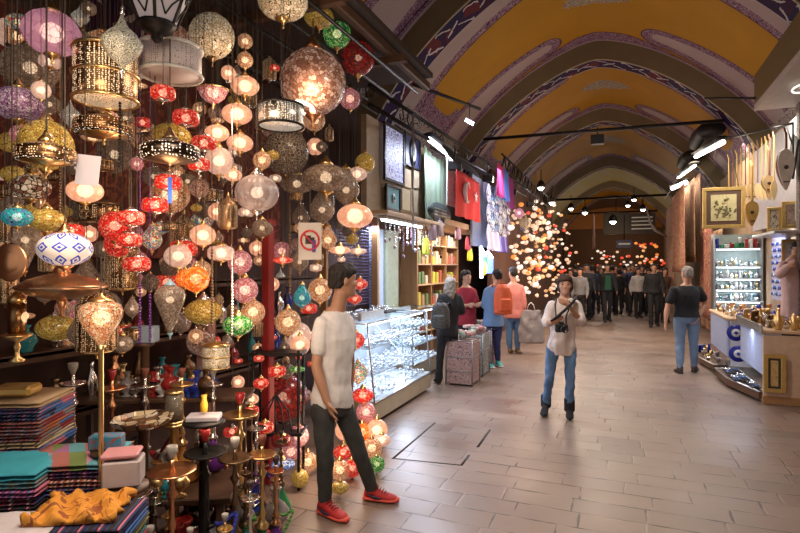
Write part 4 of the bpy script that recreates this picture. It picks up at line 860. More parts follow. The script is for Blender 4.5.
while cnt < 275 and tries < 14000:
    tries += 1
    px = rnd.uniform(2, 372); py = rnd.uniform(8, 470)
    lim = 395 if px < 120 else 470
    if py > lim or (px > 330 and py < 40+ (px-330)*1.4): continue
    if px < 230 and py > 345: continue
    if px < 60 and py > 330: continue
    X = rnd.uniform(-3.35, -2.45); p = PX(px, py, X)
    if p.z > 3.5 or p.z < .12 or p.y > 5.0 and px < 360: continue
    if p.y > 5.05: continue
    r = rnd.uniform(.035, .07) if rnd.random() < .82 else rnd.uniform(.08, .12)
    if any((p-a).length < (r*1.1+b*1.1) for a, b in PLACED): continue
    w = [5, 6, 3, 6, 8, 4, 2.5, 5, 6, 3, 4, 6, 6, 3, 3]
    m, sh, desc = rnd.choices(kinds, w)[0]
    if py > 330 and rnd.random() < .4: m, sh, desc = kinds[6]
    lab = None
    for s, nx, ny in sorted(NAMED, key=lambda q: (q[1]-px)**2+(q[2]-py)**2)[:9]:
        for sz in (('small ' if r < .062 else '') , 'half-hidden ', 'background '):
            l2 = '%s%s %s %s' % (sz, desc, direction(px-nx, py-ny), s)
            if l2 not in used: lab = l2; break
        if lab: break
    if not lab: continue
    used.add(lab); Zc = proj(p)[2]
    lamp(px, py, r*FOC/Zc, sh, m, X, lab, None, rnd.choice([brass, bronze, silver]), group=None, n=12, name=dict(tower='pierced_lantern', ogee='filigree_lantern', flatdrum='drum_lamp').get(sh, 'mosaic_lamp')); cnt += 1
print('fillers', cnt)
# -- black street lantern, top
t = thing('street_lantern', 'large black wrought iron hexagonal lantern cut by the top edge', 'lantern', PX(157, -2, -1.95), .2); s = proj(PX(157, 0, -1.95))[2]/FOC
q = MB(); q.lathe([(18*s, -26*s), (38*s, 22*s), (34*s, 30*s)], 6, sm=False); q.build('glass_panes', plain('frosted_pane', (.35, .3, .3), .4, em=(.6, .5, .5), es=.25), t)
for k in range(6):
    a = k*PI/3; a2 = (k+1)*PI/3; q = MB(); A = Vector((18.6*s*math.cos(a), 18.6*s*math.sin(a), -26*s)); B = Vector((39*s*math.cos(a), 39*s*math.sin(a), 22*s)); q.tube([A, B, (35*s*math.cos(a), 35*s*math.sin(a), 31*s)], 1.6*s, 6)
    A2 = Vector((18.6*s*math.cos(a2), 18.6*s*math.sin(a2), -26*s)); B2 = Vector((39*s*math.cos(a2), 39*s*math.sin(a2), 22*s)); M = (A+A2)/2; N = (B+B2)/2; U = (B2-B).normalized(); W = (N-M).normalized()
    for sg in (-1, 1):
        cen = M.lerp(N, .62)+U*sg*8*s; q.tube([cen+(U*sg*math.cos(i*.6)+W*math.sin(i*.6))*(7-.55*i)*s for i in range(11)]+[], .9*s, 5)
        q.tube([M.lerp(N, .1), M.lerp(N, .3)+U*sg*5*s, M.lerp(N, .5)+U*sg*14*s], .9*s, 5)
    q.build('scrolled_frame', iron, t)
q = MB(); q.lathe([(3*s, -44*s), (6*s, -40*s), (5*s, -36*s), (14*s, -33*s), (17*s, -29*s), (19*s, -26*s)], 12); q.build('base_knob', iron, t)
q = MB(); q.lathe([(36*s, 30*s), (30*s, 44*s), (8*s, 60*s), (3*s, 66*s)], 6); q.build('roof', iron, t)
# -- cards, tag, no photography sign
def card(px, py, wp, hp, X, label, mat, name='price_card', rz=YAW, tilt=0, th=.004):
    p = PX(px, py, X); s = proj(p)[2]/FOC; t = thing(name, label, 'card' if name != 'sign' else 'sign', p, rz); q = MB(); q.box((0, 0, 0), (wp*s, th, hp*s), rot=Matrix.Rotation(tilt, 3, 'Y')); q.build('board', mat, t); return t, s
t, _ = card(88, 170, 23, 30, -2.0, 'white price card hanging over the peach lamp', plain('white_card', (.55, .52, .58), .6, var=.03), tilt=.12)
t, _ = card(170, 190, 4, 26, -1.9, 'narrow blue paper tag hanging from the ring lamp', plain('blue_tag', (.02, .08, .4), .6), 'paper_tag')
t, s = card(310, 241, 23, 37, -2.0, 'white no photography sign with red ring and black camera', plain('sign_white', (.6, .55, .5), .6, var=.02), 'sign')
q = MB(); q.tube([(9*s*math.cos(a/20*2*PI), -.006, 9.5*s*math.sin(a/20*2*PI)+1*s) for a in range(21)], 1.0*s, 6, flat=1); q.tube([(-6*s, -.008, 7*s), (6*s, -.008, -5*s)], .8*s, 5); q.build('prohibition_ring', plain('sign_red', (.6, .02, .03), .5), t)
q = MB(); q.box((0, -.004, .5*s), (9*s, .004, 6.5*s)); q.box((-1*s, -.004, 4.5*s), (4*s, .004, 2.5*s)); q.build('camera_symbol', black, t)
q = MB(); q.box((4*s, -.008, -5*s), (3.4*s, .006, 12*s), b=.001); q.build('phone_symbol', plain('purple_ink', (.08, .03, .25), .5), t)
q = MB(); q.box((0, 0, 22*s), (1, .6*s, 8*s)) if False else q.tube([(0, 0, 18*s), (0, 0, 60*s)], .6*s, 5); q.build('wire', cord_m, t)
# -- wires/rail the lamps hang from
for k, X in enumerate((-2.05, -2.35, -2.65, -2.95, -3.25)):
    q = MB(); q.tube([(X, .7, 3.56), (X, 5.4, 3.56)], .016, 6); tag(q.build('hanging_rail', iron), 'black iron rail over the lamps, number %s row from the aisle' % ('first', 'second', 'third', 'fourth', 'last')[k], 'rail')
for k, Y in enumerate((1.0, 2.2, 3.4, 4.6)):
    q = MB(); q.box((-2.75, Y, 3.62), (1.8, .06, .07)); tag(q.build('cross_beam', darkwood), '%s dark wooden cross beam above the lamp rails' % ('nearest', 'second nearest', 'third', 'farthest')[k], 'beam')
q = MB(); q.box((-2.0, 3.1, 3.68), (.07, 5.0, .09), .01); tag(q.build('canopy_beam', darkwood), 'long dark canopy beam along the aisle edge of the lamp shop', 'beam')
q = MB(); q.box((-2.9, 2.8, 3.76), (2.0, 5.4, .05)); tag(q.build('shop_canopy', plain('dark_canopy', (.05, .035, .03), .8)), 'dark canopy roof over the lamp shop', 'canopy')
# posts
q = MB(); p = PX(268, 300, -2.55); q.box((p.x, p.y, 1.0), (.075, .075, 2.0), .008); q.box((p.x, p.y, .06), (.12, .12, .12), .01); q.box((p.x, p.y, 2.02), (.1, .1, .05), .01); tag(q.build('red_post', plain('red_paint', (.28, .02, .02), .5)), 'dark red square post standing among the lamps', 'post')
q = MB(); p = PX(206, 345, -2.7); q.box((p.x, p.y, .73), (.11, .08, 1.46), .008); tag(q.build('pink_post', plain('dusty_pink_paint', (.38, .2, .18), .6)), 'dusty pink wooden post behind the hookahs', 'post')
# ---------------------------------------------------------------- lower left: scarves, hookahs, brassware
def P2(px, py, Z): return P(px, py, Z)
FR = YAW+.12
# low bench carrying the scarf piles
q = MB(); c = P(20, 300, 2.35); q.box((c.x-.12, c.y, .43), (.95, 1.35, .04), .008, rz=FR); [q.box(Vector((c.x-.12, c.y, .2))+Matrix.Rotation(FR, 3, 'Z') @ Vector((a*.42, b*.6, 0)), (.05, .05, .41), rz=FR) for a in (-1, 1) for b in (-1, 1)]
tag(q.build('bench', darkwood), 'low dark wooden bench under the folded scarves', 'bench')
SC = [('maroon', (.22, .02, .03)), ('navy', (.02, .03, .12)), ('cream', (.5, .42, .30)), ('black', (.015, .012, .015)), ('teal', (.03, .2, .24)), ('rust', (.35, .10, .03)), ('purple', (.14, .04, .18)), ('grey', (.2, .19, .2)), ('pink', (.5, .14, .2)), ('olive', (.14, .13, .04)), ('sand', (.4, .28, .16)), ('blue', (.05, .14, .4))]
def scmat(i, j, k):
    a, b, c = SC[i][1], SC[j][1], SC[k][1]; return stripes('stripe_%s_%s' % (SC[i][0], SC[j][0]), [a, a, b, a, c, b, a, b], 16, 2 if False else 0)
def folded(w, d, h, seed, name='s'):
    q = MB(); r = random.Random(seed); n = 9
    for layer in range(2):           # two leaves of cloth, rounded fold at the front edge
        z0 = h*layer*.5; hh = h*.5; rs = []
        for i in range(n+1):
            x = -w/2+w*i/n; e = 1-abs(2*i/n-1)**8*.25; rs.append((Vector((x+r.uniform(-.002, .002), 0, z0+hh/2+r.uniform(-.002, .002))), Vector((0, d/2*(1-.01*r.random()), 0)), Vector((0, 0, hh*.62*e))))
        q.rings(rs, 14)
    return q
fm = {}
rr = random.Random(4)
def pile(c, w, d, n, h, label, tops, base=.45):
    z = base
    used_ = []
    for k in range(n):
        i = rr.randrange(len(SC)); 
        while i in used_[-3:]: i = rr.randrange(len(SC))
        used_.append(i); j = (i+3+k) % len(SC); key = k % 4
        if (key, w) not in fm: fm[(key, w)] = folded(w, d, h, key).mesh('folded_scarf', scmat(0, 1, 2))
        nth = n-k
        lab = '%s striped folded scarf, %s from the top of %s' % (SC[i][0], ('first', 'second', 'third', 'fourth', 'fifth', 'sixth', 'seventh', 'eighth', 'ninth', 'tenth', 'eleventh', 'twelfth', 'thirteenth', 'fourteenth', 'fifteenth', 'sixteenth', 'seventeenth', 'eighteenth', 'nineteenth', 'twentieth')[nth-1], label)
        if nth == 1 and tops: m = tops[0]; lab = tops[1]
        else: m = scmat(i, j, (i+5) % len(SC))
        o = obj('folded_scarf', fm[(key, w)], None, (c[0]+rr.uniform(-.008, .008), c[1]+rr.uniform(-.008, .008), z), FR+rr.uniform(-.02, .02)); o.material_slots[0].link = 'OBJECT'; o.material_slots[0].material = m
        tag(o, lab, 'scarf', group='folded scarves in '+label); z += h
    return z
def check(name, cols, sc):
    m, nt, b = newmat(name); x, y, z = sep(nt, coord(nt)); f = (x*sc+.5).frac(); g = (y*sc*.7).frac(); c = ramp(nt, (f*.6+g*.4), [(i/len(cols), c) for i, c in enumerate(cols)], 'CONSTANT'); nt.links.new(c, b.inputs['Base Color']); b.inputs['Roughness'].default_value = .8; return m
pa = P(8, 300, 2.55); zA = pile((pa.x, pa.y), .46, .34, 20, .031, 'the tall rear pile', (plain('cream_cloth', (.5, .36, .22), .8), 'cream and rust folded scarf on top of the tall rear pile'))
pb = P(8, 300, 2.17); zB = pile((pb.x, pb.y), .36, .30, 14, .031, 'the left middle pile', (plain('turquoise_cloth', (.03, .28, .36), .8, bmp=.2), 'turquoise folded scarf on top of the left middle pile'))
pb2 = P(76, 300, 2.28); zB2 = pile((pb2.x, pb2.y), .36, .30, 14, .031, 'the right middle pile', (check('checked_cloth', [(.3, .12, .25), (.1, .3, .35), (.35, .12, .1), (.14, .2, .06), (.45, .2, .3)], 5), 'pink turquoise and green checked scarf on top of the right middle pile'))
pc = P(8, 300, 1.78); zC = pile((pc.x, pc.y), .30, .26, 12, .030, 'the left front pile', (plain('offwhite_cloth', (.55, .5, .52), .85, bmp=.2), 'off-white folded scarf on top of the left front pile'))
pc2 = P(88, 300, 1.88); zC2 = pile((pc2.x, pc2.y), .33, .26, 12, .030, 'the right front pile', (scmat(3, 1, 5), 'dark striped folded scarf topmost of the right front pile'))
q = MB(); q.x = Matrix.Translation((pc2.x-.03, pc2.y, zC2)) @ Matrix.Rotation(FR, 4, 'Z')
n = 22; g = [[Vector(((i/n-.5)*.28*(1+.1*math.sin(j)), (j/n-.5)*.22, .018+.022*abs(noise.noise(Vector((i*.28, j*.34, 3))))*2+.012*math.sin(i*.9+j*.4))) for i in range(n+1)] for j in range(n+1)]
vs = [p for r_ in g for p in r_]; q.sm = True; q.add(vs+[Vector((v.x*.98, v.y*.98, .004)) for v in vs], [(a*(n+1)+b, a*(n+1)+b+1, (a+1)*(n+1)+b+1, (a+1)*(n+1)+b) for a in range(n) for b in range(n)]+[((n+1)**2+a*(n+1)+b, (n+1)**2+(a+1)*(n+1)+b, (n+1)**2+(a+1)*(n+1)+b+1, (n+1)**2+a*(n+1)+b+1) for a in range(n) for b in range(n)], True)
edge = [b for b in range(n+1)]+[a*(n+1)+n for a in range(1, n+1)]+[n*(n+1)+b for b in range(n-1, -1, -1)]+[a*(n+1) for a in range(n-1, 0, -1)]
o0 = 0; q.add([q.v[i] for i in range(0)], []) 
for i in range(len(edge)): q.f.append([edge[i], edge[(i+1) % len(edge)], (n+1)**2+edge[(i+1) % len(edge)], (n+1)**2+edge[i]]); q.m.append(0); q.s.append(True)
tag(q.build('crumpled_scarf', pattern('orange_printed_cloth', (.62, .26, .03), (.28, .08, .02), 6, .3, .8)), 'crumpled orange printed scarf lying on the right front pile', 'scarf')
# small gilt box on the tall pile
q = MB(); q.box((pa.x+.10, pa.y-.02, zA+.035), (.17, .12, .045), .012, rz=.5); tag(q.build('gilt_box', goldwood), 'small gilt box sitting on the tall rear scarf pile', 'box')

# display steps behind (two long dark shelves) for hookahs
CLAY = [plain('clay_bowl', (.16, .045, .03), .6), plain('dark_bowl', (.05, .03, .03), .4), plain('white_bowl', (.36, .33, .3), .4), plain('red_glazed_bowl', (.3, .02, .02), .25)]
def hookah(base, H, glassm, metal, hosem, label, tray=.1, rz=0, group='hookahs', hose=True, vase='bulb', clay=True, cat='hookah'):
    t = thing('hookah', label, cat, base, rz); s = H
    vp = {'bulb': [(.10, 0), (.125, .015), (.13, .05), (.12, .12), (.085, .19), (.045, .235), (.032, .27), (.036, .30), (.042, .31)], 'bell': [(.13, 0), (.135, .02), (.11, .08), (.07, .16), (.04, .22), (.03, .27), (.042, .31)], 'pear': [(.06, 0), (.1, .02), (.13, .09), (.12, .15), (.06, .22), (.03, .26), (.042, .31)]}[vase]
    q = MB(); q.lathe([(r*s, z*s) for r, z in vp], 20); q.build('vase', glassm, t)
    q = MB(); st = [(.046, .30), (.05, .32), (.03, .34), (.018, .37), (.03, .40), (.018, .43), (.014, .48), (.026, .52), (.014, .56), (.012, .64), (.024, .67), (.034, .69), (.018, .71), (.012, .76), (.02, .80), (.012, .84), (.012, .88)]
    q.lathe([(r*s, z*s) for r, z in st], 14); q.build('stem', metal, t)
    q = MB(); q.lathe([(.012*s, .80*s), (tray*.6*s, .795*s), (tray*s, .815*s), (tray*s, .825*s), (tray*.6*s, .805*s), (.012*s, .81*s)], 22); q.build('tray', metal, t)
    if clay: q = MB(); q.lathe([(.013*s, .88*s), (.017*s, .895*s), (.03*s, .925*s), (.031*s, .955*s), (.024*s, .958*s), (.014*s, .93*s)], 14); q.build('bowl', CLAY[int(base[0]*100+H*10) % 4], t)
    q = MB(); q.tube([(.02*s, 0, .37*s), (.05*s, 0, .39*s), (.07*s, 0, .40*s)], .008*s, 6); q.build('port', metal, t)
    if hose:
        q = MB(); pts = []
        for i in range(22):
            a = i/21; pts.append(((.07+.10*math.sin(a*2.6))*s, .13*math.sin(a*5.5)*s*(.4+a), (.40-.36*a+.30*math.sin(a*PI)**2*(1-a))*s+.012))
        q.tube(pts, .012*s, 6); h = q.build('hose', hosem, t)
        q = MB(); e = Vector(pts[-1]); q.tube([e, e+Vector((-.02, .1, .05))*s, e+Vector((-.03, .2, .12))*s], [.010*s, .013*s, .006*s], 6); q.build('mouthpiece', midwood if False else metal, h)
    return t
GL = {n: plain(n+'_glass_vase', c, .12, var=.15, sc=20) for n, c in dict(blue=(.02, .04, .3), green=(.03, .2, .08), red=(.3, .02, .02), clear=(.28, .26, .26), purple=(.12, .02, .2), amber=(.35, .14, .03), black=(.02, .02, .02), turquoise=(.03, .25, .3)).items()}
HO = {n: stripes(n+'_hose_cloth', [c, tuple(x*.4 for x in c)], 60, 2) for n, c in dict(blue=(.03, .05, .4), red=(.35, .03, .03), green=(.1, .35, .05), purple=(.2, .05, .3), beige=(.45, .35, .22), black=(.03, .03, .03)).items()}
def floorat(px, Z): p = P(px, 300, Z); return Vector((p.x, p.y, 0))
HK = [ # px, Z, H, base z, glass, metal, hose, vase, tray, label
 (129, 2.45, .78, 0, 'clear', silver, 'purple', 'bulb', .13, 'silver hookah with wide bright tray in the front row, left'),
 (172, 2.55, .86, 0, 'red', copper, 'red', 'bell', .13, 'copper red hookah with broad flat tray and red hose'),
 (205, 2.75, .88, 0, 'blue', iron, 'blue', 'bulb', .12, 'dark stemmed hookah with deep blue vase'),
 (235, 2.85, .80, 0, 'black', bronze, 'black', 'pear', .11, 'dark bronze hookah with ringed stem and black tray'),
 (262, 2.95, .78, 0, 'green', brass, 'green', 'bulb', .10, 'brass hookah with green vase, near the floor edge'),
 (250, 2.70, .62, 0, 'turquoise', silver, 'beige', 'pear', .08, 'short hookah with turquoise vase in the front row'),
 (276, 3.10, .60, 0, 'purple', copper, 'green', 'bulb', .08, 'small hookah with purple vase and bright green hose'),
 (225, 2.55, .52, 0, 'amber', brass, 'beige', 'bell', .07, 'short brass hookah with amber vase and beige hose'),
 (190, 2.45, .50, 0, 'black', silver, 'red', 'pear', .07, 'short silver hookah before the blue vased one'),
 (150, 2.35, .56, 0, 'blue', silver, 'blue', 'bulb', .08, 'short silver hookah with blue vase in the very front'),
 (108, 2.30, .62, 0, 'green', bronze, 'blue', 'bulb', .09, 'bronze hookah with green vase beside the scarf piles'),
 (240, 3.25, .95, 0, 'clear', brass, 'beige', 'bulb', .11, 'tall brass hookah in the back row behind bronze one'),
 (145, 3.10, .72, .40, 'clear', silver, 'purple', 'bulb', .11, 'hookah with clear vase on the back shelf, left'),
 (182, 3.20, .70, .40, 'amber', brass, 'red', 'bell', .10, 'hookah with amber vase on the back shelf'),
 (213, 3.35, .66, .40, 'purple', silver, 'beige', 'pear', .09, 'hookah with purple vase on the back shelf'),
 (112, 2.95, .74, .40, 'red', copper, 'black', 'bulb', .10, 'hookah with red vase and black hose on back shelf'),
 (73, 2.85, .80, .40, 'clear', silver, 'blue', 'bulb', .08, 'hookah with bright blue hose behind the scarf piles'),
 (256, 3.6, .72, .0, 'blue', silver, 'purple', 'bell', .09, 'blue vased hookah beside the black lamp rack'),
]
for i, (px, Z, H, z0, g, m, h, v, tr, lb) in enumerate(HK):
    b = floorat(px, Z); b.z = z0; hookah(b, H, GL[g], m, HO[h], lb, tr, rz=random.Random(i).uniform(-2.4, .2), vase=v)
for (px, Z, w, lb) in ((128, 3.10, 1.25, 'dark wooden display shelf under the back row of hookahs'),):
    b = floorat(px, Z); q = MB(); R = Matrix.Rotation(YAW+.10, 3, 'Z'); q.box((b.x, b.y, .38), (w, .42, .035), .006, rz=YAW+.10); [q.box(Vector((b.x, b.y, .18))+R @ Vector((a*w*.45, c*.17, 0)), (.04, .04, .37), rz=YAW+.1) for a in (-1, 0, 1) for c in (-1, 1)]
    tag(q.build('display_shelf', darkwood), lb, 'shelf')
rh = random.Random(33); cols = list(GL); mets = [('silver', silver), ('brass', brass), ('bronze', bronze), ('copper', copper), ('black', iron)]; ho = list(HO)
seen = set(); nh = 0
for tr_ in range(900):
    if nh >= 24: break
    px = rh.uniform(100, 282); Z = rh.uniform(2.35, 3.7)
    if Z > 3.2 and px < 190: continue
    b = floorat(px, Z); p0 = PZ(px, 532.9, 0) if False else b
    if b.x > -1.93-.0*Z or any((b-o).length < .17 for o in [floorat(h[0], h[1]) for h in HK]) or any((b-o).length < .17 for o in seen_b) if nh else False: continue
    g = rh.choice(cols); mn, m = rh.choice(mets); h = rh.choice(ho); near = min(HK, key=lambda q: abs(q[0]-px)+60*abs(q[1]-Z)); sd = 'just left of' if px < near[0] else 'just right of'; sd = sd if abs(px-near[0]) > 8 else ('behind' if Z > near[1] else 'in front of')
    lb = '%s hookah with %s vase %s the %s' % (mn, g, sd, near[9].split(' with ')[0].split(' beside ')[0])
    if lb in seen: continue
    seen.add(lb); H = rh.uniform(.4, .66)
    if nh == 0: seen_b = []
    seen_b.append(b); hookah(b, H, GL[g], m, HO[h], ' '.join(lb.split()[:16]), rh.uniform(.05, .09), rz=rh.uniform(0, 6), vase=rh.choice(['bulb', 'bell', 'pear'])); nh += 1
print('more hookahs', nh)
def rim_dish(t, r, h, m, name='dish'):
    q = MB(); q.lathe([(r*.4, 0), (r*.7, h*.3), (r, h), (r*.96, h), (r*.66, h*.4), (.001, h*.25)], 20, sx=1); return q.build(name, m, t)
# boxes and trays resting among the hookahs
def box3(px, py, Z, d, m, name, label, cat='box', rz=.4, b=.006, z=None):
    p = P(px, py, Z); q = MB(); q.box(p, d, b, rz=rz); return tag(q.build(name, m), label, cat)
def stand(px, Z, ztop, r, m, label):
    b = floorat(px, Z); q = MB(); q.lathe([(r, 0), (r, .02), (.03, .04), (.025, ztop-.03), (r*.9, ztop-.015), (r*.9, ztop)], 16, c=(b.x, b.y, 0)); tag(q.build('pedestal', m), label, 'pedestal')
bx = P(124, 470, 2.1); stand(124, 2.1, bx.z-.06, .1, darkwood, 'small dark pedestal under the pink gift boxes')
t = box3(124, 470, 2.1, (.135, .11, .10), plain('pale_grey_card', (.42, .36, .36), .6), 'gift_box', 'grey and pink gift box with a dark loop design', rz=.65)
box3(122, 452.5, 2.1, (.135, .11, .018), plain('pink_card', (.5, .22, .24), .6), 'flat_gift_box', 'pink flat box on top of the grey gift box', rz=.65)
box3(107, 441, 2.25, (.13, .06, .06), pattern('turquoise_print', (.03, .22, .36), (.3, .08, .06), 20), 'patterned_box', 'turquoise patterned box left of the pink gift box', rz=.5); stand(107, 2.25, P(107, 441, 2.25).z-.032, .07, darkwood, 'slim dark pedestal under the turquoise patterned box')
t = thing('serving_tray', 'patchwork patterned octagonal tray on a dark column', 'tray', P(143, 423, 2.75), .3); q = MB(); q.lathe([(.14, 0), (.155, .03), (.145, .03), (.13, .012), (.001, .012)], 8, sm=False); q.build('tray_body', mosaic('patchwork', [(.5, .4, .25), (.12, .06, .03), (.4, .3, .2), (.3, .12, .06), (.55, .5, .4)], 0.0, 22), t)
stand(143, 2.75, P(143, 423, 2.75).z, .1, darkwood, 'dark column under the patchwork tray')
t = box3(204, 417, 2.85, (.17, .10, .03), plain('grey_box', (.35, .32, .36), .5), 'flat_box', 'flat grey box on a dark column left of centre', rz=.5); stand(204, 2.85, P(204, 417, 2.85).z-.016, .12, iron, 'dark round-topped column under the flat grey box')
q = MB(); p = P(204, 404, 2.85); q.lathe([(.018, -.04), (.02, 0), (.012, .03), (.016, .05)], 10, c=p); tag(q.build('yellow_bottle', plain('yellow_plastic', (.7, .4, .03), .4)), 'small yellow bottle standing on the flat grey box', 'bottle')
# standing glass case with gold item, purple-grey box on shelf, etc.
t = thing('glass_cylinder', 'glass candle cylinder with gilt rim on the hookah shelf', 'candle holder', P(174, 408, 3.0)); q = MB(); q.lathe([(.045, -.07), (.045, .09)], 16); q.build('cylinder', plain('cloudy_glass', (.3, .26, .2), .1, trans=.6), t); q = MB(); q.lathe([(.05, -.085), (.05, -.07), (.02, -.07)], 16); q.build('gilt_base', brass, t); q = MB(); q.lathe([(.05, .085), (.05, .1), (.046, .1)], 16); q.build('gilt_rim', brass, t); stand(174, 3.0, P(174, 408, 3.0).z-.086, .06, brass, 'slim brass stand under the glass candle cylinder')
# back shelving full of dark goods behind lamps
for k, z in enumerate((.75, 1.15, 1.55)):
    q = MB(); q.box((-3.42, 2.9, z), (.36, 4.6, .03)); q.box((-3.25, 2.9, z-.02), (.02, 4.6, .05)); tag(q.build('wall_shelf', darkwood), '%s dark wall shelf at the back of the lamp shop' % ('lowest', 'middle', 'topmost')[k], 'shelf')
r2 = random.Random(21); vm = [brass, copper, bronze, silver, GL['red'], GL['blue'], GL['turquoise'], GL['amber']]; nm = ['brass', 'copper', 'dark bronze', 'silver', 'red glazed', 'blue glazed', 'turquoise glazed', 'amber glazed']
for k, z in enumerate((.765, 1.165)):
    for i in range(20):
        y = .8+i*.215; H = r2.uniform(.14, .3); a = r2.uniform(.04, .075); j = r2.randrange(8); q = MB()
        q.lathe([(a*.6, 0), (a*.65, H*.04), (a*r2.uniform(.3, .7), H*.12), (a, H*.4), (a*.8, H*.62), (a*.3, H*.78), (a*.28, H*.88), (a*.5, H)], 14, c=(-3.36+r2.uniform(-.04, .06), y, z+.002))
        tag(q.build('vase', vm[j]), '%s vase on the %s back shelf of the lamp shop' % (nm[j], ('lowest', 'middle')[k]), 'vase', group='%s vases on the %s back shelf' % (nm[j], ('lowest', 'middle')[k]))
# metal oddments on the left: plate, pierced tower, arched lantern, stem of onion lamp
t = thing('engraved_plate', 'round copper plate with oval boss hanging at the left edge', 'plate', PX(12, 262, -2.2), YAW); q = MB(); q.x = Matrix.Rotation(PI/2, 4, 'X'); q.lathe([(.001, .02), (.03, .02), (.05, .005), (.052, .004), (.062, .0), (.066, .01), (.062, .014)], 24, sy=1.15); q.build('plate_body', copper, t)
q = MB(); q.tube([(0, 0, .1), (0, 0, 1.6)], .003, 4); q.build('wire', cord_m, t)
def tower(px, pyb, pyt, X, rp, m, label, brim=True):
    pb_ = PX(px, pyb, X); Zc = proj(pb_)[2]; s = Zc/FOC; h = (pyb-pyt)*s; t = thing('pierced_lantern', label, 'lantern', pb_); r = rp*s
    q = MB(); q.lathe([(r, h*.38), (r, h*.78)], 18); q.build('shade', MET[m], t)
    q = MB(); q.lathe([(r*1.05, h*.78), (r*.9, h*.84), (r*.5, h*.9), (r*.2, h*.93), (r*.25, h*.96), (.003, h)], 18); q.build('dome', brass, t)
    q = MB(); q.lathe([(r*.8, 0), (r*.9, h*.03), (r*.3, h*.08), (r*.25, h*.15), (r*.45, h*.2), (r*.25, h*.26), (r*1.7, h*.34), (r*1.7, h*.36), (r, h*.38)], 18); q.build('foot', brass, t); return pb_
b_ = tower(17, 362, 285, -2.35, 8, 'bronzeP', 'brass pierced tower lantern with brim at left edge')
b_ = tower(40, 250, 175, -2.7, 7, 'copperP', 'copper tower lantern behind the mustard gold lamp'); 
q = MB(); a = PX(101, 345, -1.95); q.lathe([(.06, 0), (.06, .015), (.012, .03), (.012, a.z*.5), (.02, a.z*.52), (.01, a.z*.55), (.01, a.z-.02), (.02, a.z)], 12, c=(a.x, a.y, 0)); tag(q.build('lamp_stand', brass), 'slim brass stand carrying the amber onion lamp', 'stand')
# rack with lamps by the man
t = thing('lamp_rack', 'black iron lamp rack with two levels beside the young man', 'rack', floorat(279, 4.1), YAW)
for sx in (-.17, .17):
    for sy in (-.1, .1): q = MB(); q.tube([(sx, sy, 0), (sx, sy, 1.05)], .012, 6); q.build('leg', iron, t)
for z in (.42, 1.02): q = MB(); q.box((0, 0, z), (.40, .24, .025), .005); q.build('shelf', iron, t)
for k in range(5): q = MB(); q.tube([(-.12+.06*k, -.11, .44), (-.10+.05*k, -.13, .6), (0, -.1, .72)], .006, 5); q.build('curved_bar', iron, t)
# hanging chains of beads and tassels between the lamps
for i, (px, py, ln, m, lb) in enumerate(((120, 100, 70, iron, 'thick black tassel chain beside the brass drum'), (212, 250, 80, bronze, 'bronze bead chain in the centre cluster'), (140, 285, 60, GL['purple'], 'purple bead string left of clear glass drop'), (150, 295, 50, GL['purple'], 'shorter purple bead string'), (60, 170, 70, bronze, 'bronze chain between two oblate lamps'), (232, 268, 70, silver, 'silver bead chain above the pale green lamp'), (290, 235, 60, bronze, 'bronze chain left of the sign'))):
    p = PX(px, py, -2.1); s = proj(p)[2]/FOC; q = MB(); n = int(ln/3)
    for k in range(n): q.ell((0, 0, -k*3*s), (1.5*s, 1.5*s, 1.6*s), 6, 4)
    q.tube([(0, 0, 3.55-p.z), (0, 0, -ln*s)], .4*s, 4); t = tag(q.build('bead_chain', m), lb, 'chain'); t.location = p

# added red-brown sheet, warm glow put into its colour, a middle shelf of glass and small vessels
q = MB(); drape(q, .4, 5.0, 3.4, 1.75, -3.58, .02, 30, .006, 60, 6) if False else q.box((-3.58, 2.7, 2.55), (.03, 4.7, 1.6)); tag(q.build('wall_glow_sheet', pattern('red_brown_glow', (.16, .035, .025), (.30, .10, .05), 3, .5, .8)), 'dark red patterned sheet painting warm glow on the lamp shop back wall', 'cloth')
b = floorat(165, 3.62); q = MB(); R = Matrix.Rotation(YAW+.1, 3, 'Z'); q.box((b.x, b.y, .80), (1.15, .30, .03), .006, rz=YAW+.1); [q.box(Vector((b.x, b.y, .4))+R @ Vector((a*.54, c*.12, 0)), (.035, .035, .79), rz=YAW+.1) for a in (-1, 1) for c in (-1, 1)]
tag(q.build('display_shelf', darkwood), 'taller dark shelf of small vessels behind the hookahs', 'shelf')
sv = {}; rq = random.Random(77)
vs_ = [('blue glass', GL['blue']), ('red glass', GL['red']), ('clear glass', GL['clear']), ('silver', silver), ('brass', brass), ('dark bronze', bronze), ('turquoise glass', GL['turquoise']), ('white glazed', plain('white_glaze', (.5, .47, .44), .25))]
def vessel(px, Z, z0, H, k, where, i):
    if k not in sv: q = MB(); q.lathe([(.3, 0), (.34, .03), (.12, .10), (.42, .32), (.46, .45), (.3, .62), (.12, .72), (.11, .86), (.2, .97), (.17, 1), (.08, .9)], 14); sv[k] = q.mesh('small_vessel', vs_[k][1])
    b = floorat(px, Z); b.z = z0; o = obj('small_vessel', sv[k], None, b, 0, (H*rq.uniform(.6, .9), H*rq.uniform(.6, .9), H)); tag(o, '%s small vessel %s' % (vs_[k][0], where), 'vessel', '%s vessels %s' % (vs_[k][0], where))
for i in range(22): vessel(118+i*4.4, 3.55+.14*(i % 2), .816, rq.uniform(.11, .2), rq.randrange(8), 'on the taller dark shelf', i)
for i in range(20): vessel(84+i*5.2, 2.98+.16*(i % 2), .399, rq.uniform(.1, .2), rq.randrange(8), 'on the low dark display shelf', i)
for i in range(34): 
    px = rq.uniform(110, 285); Z = rq.uniform(2.5, 3.5)
    if floorat(px, Z).x < -1.9: vessel(px, Z, 0, rq.uniform(.16, .34), rq.randrange(8), 'on the floor among the hookahs', i)
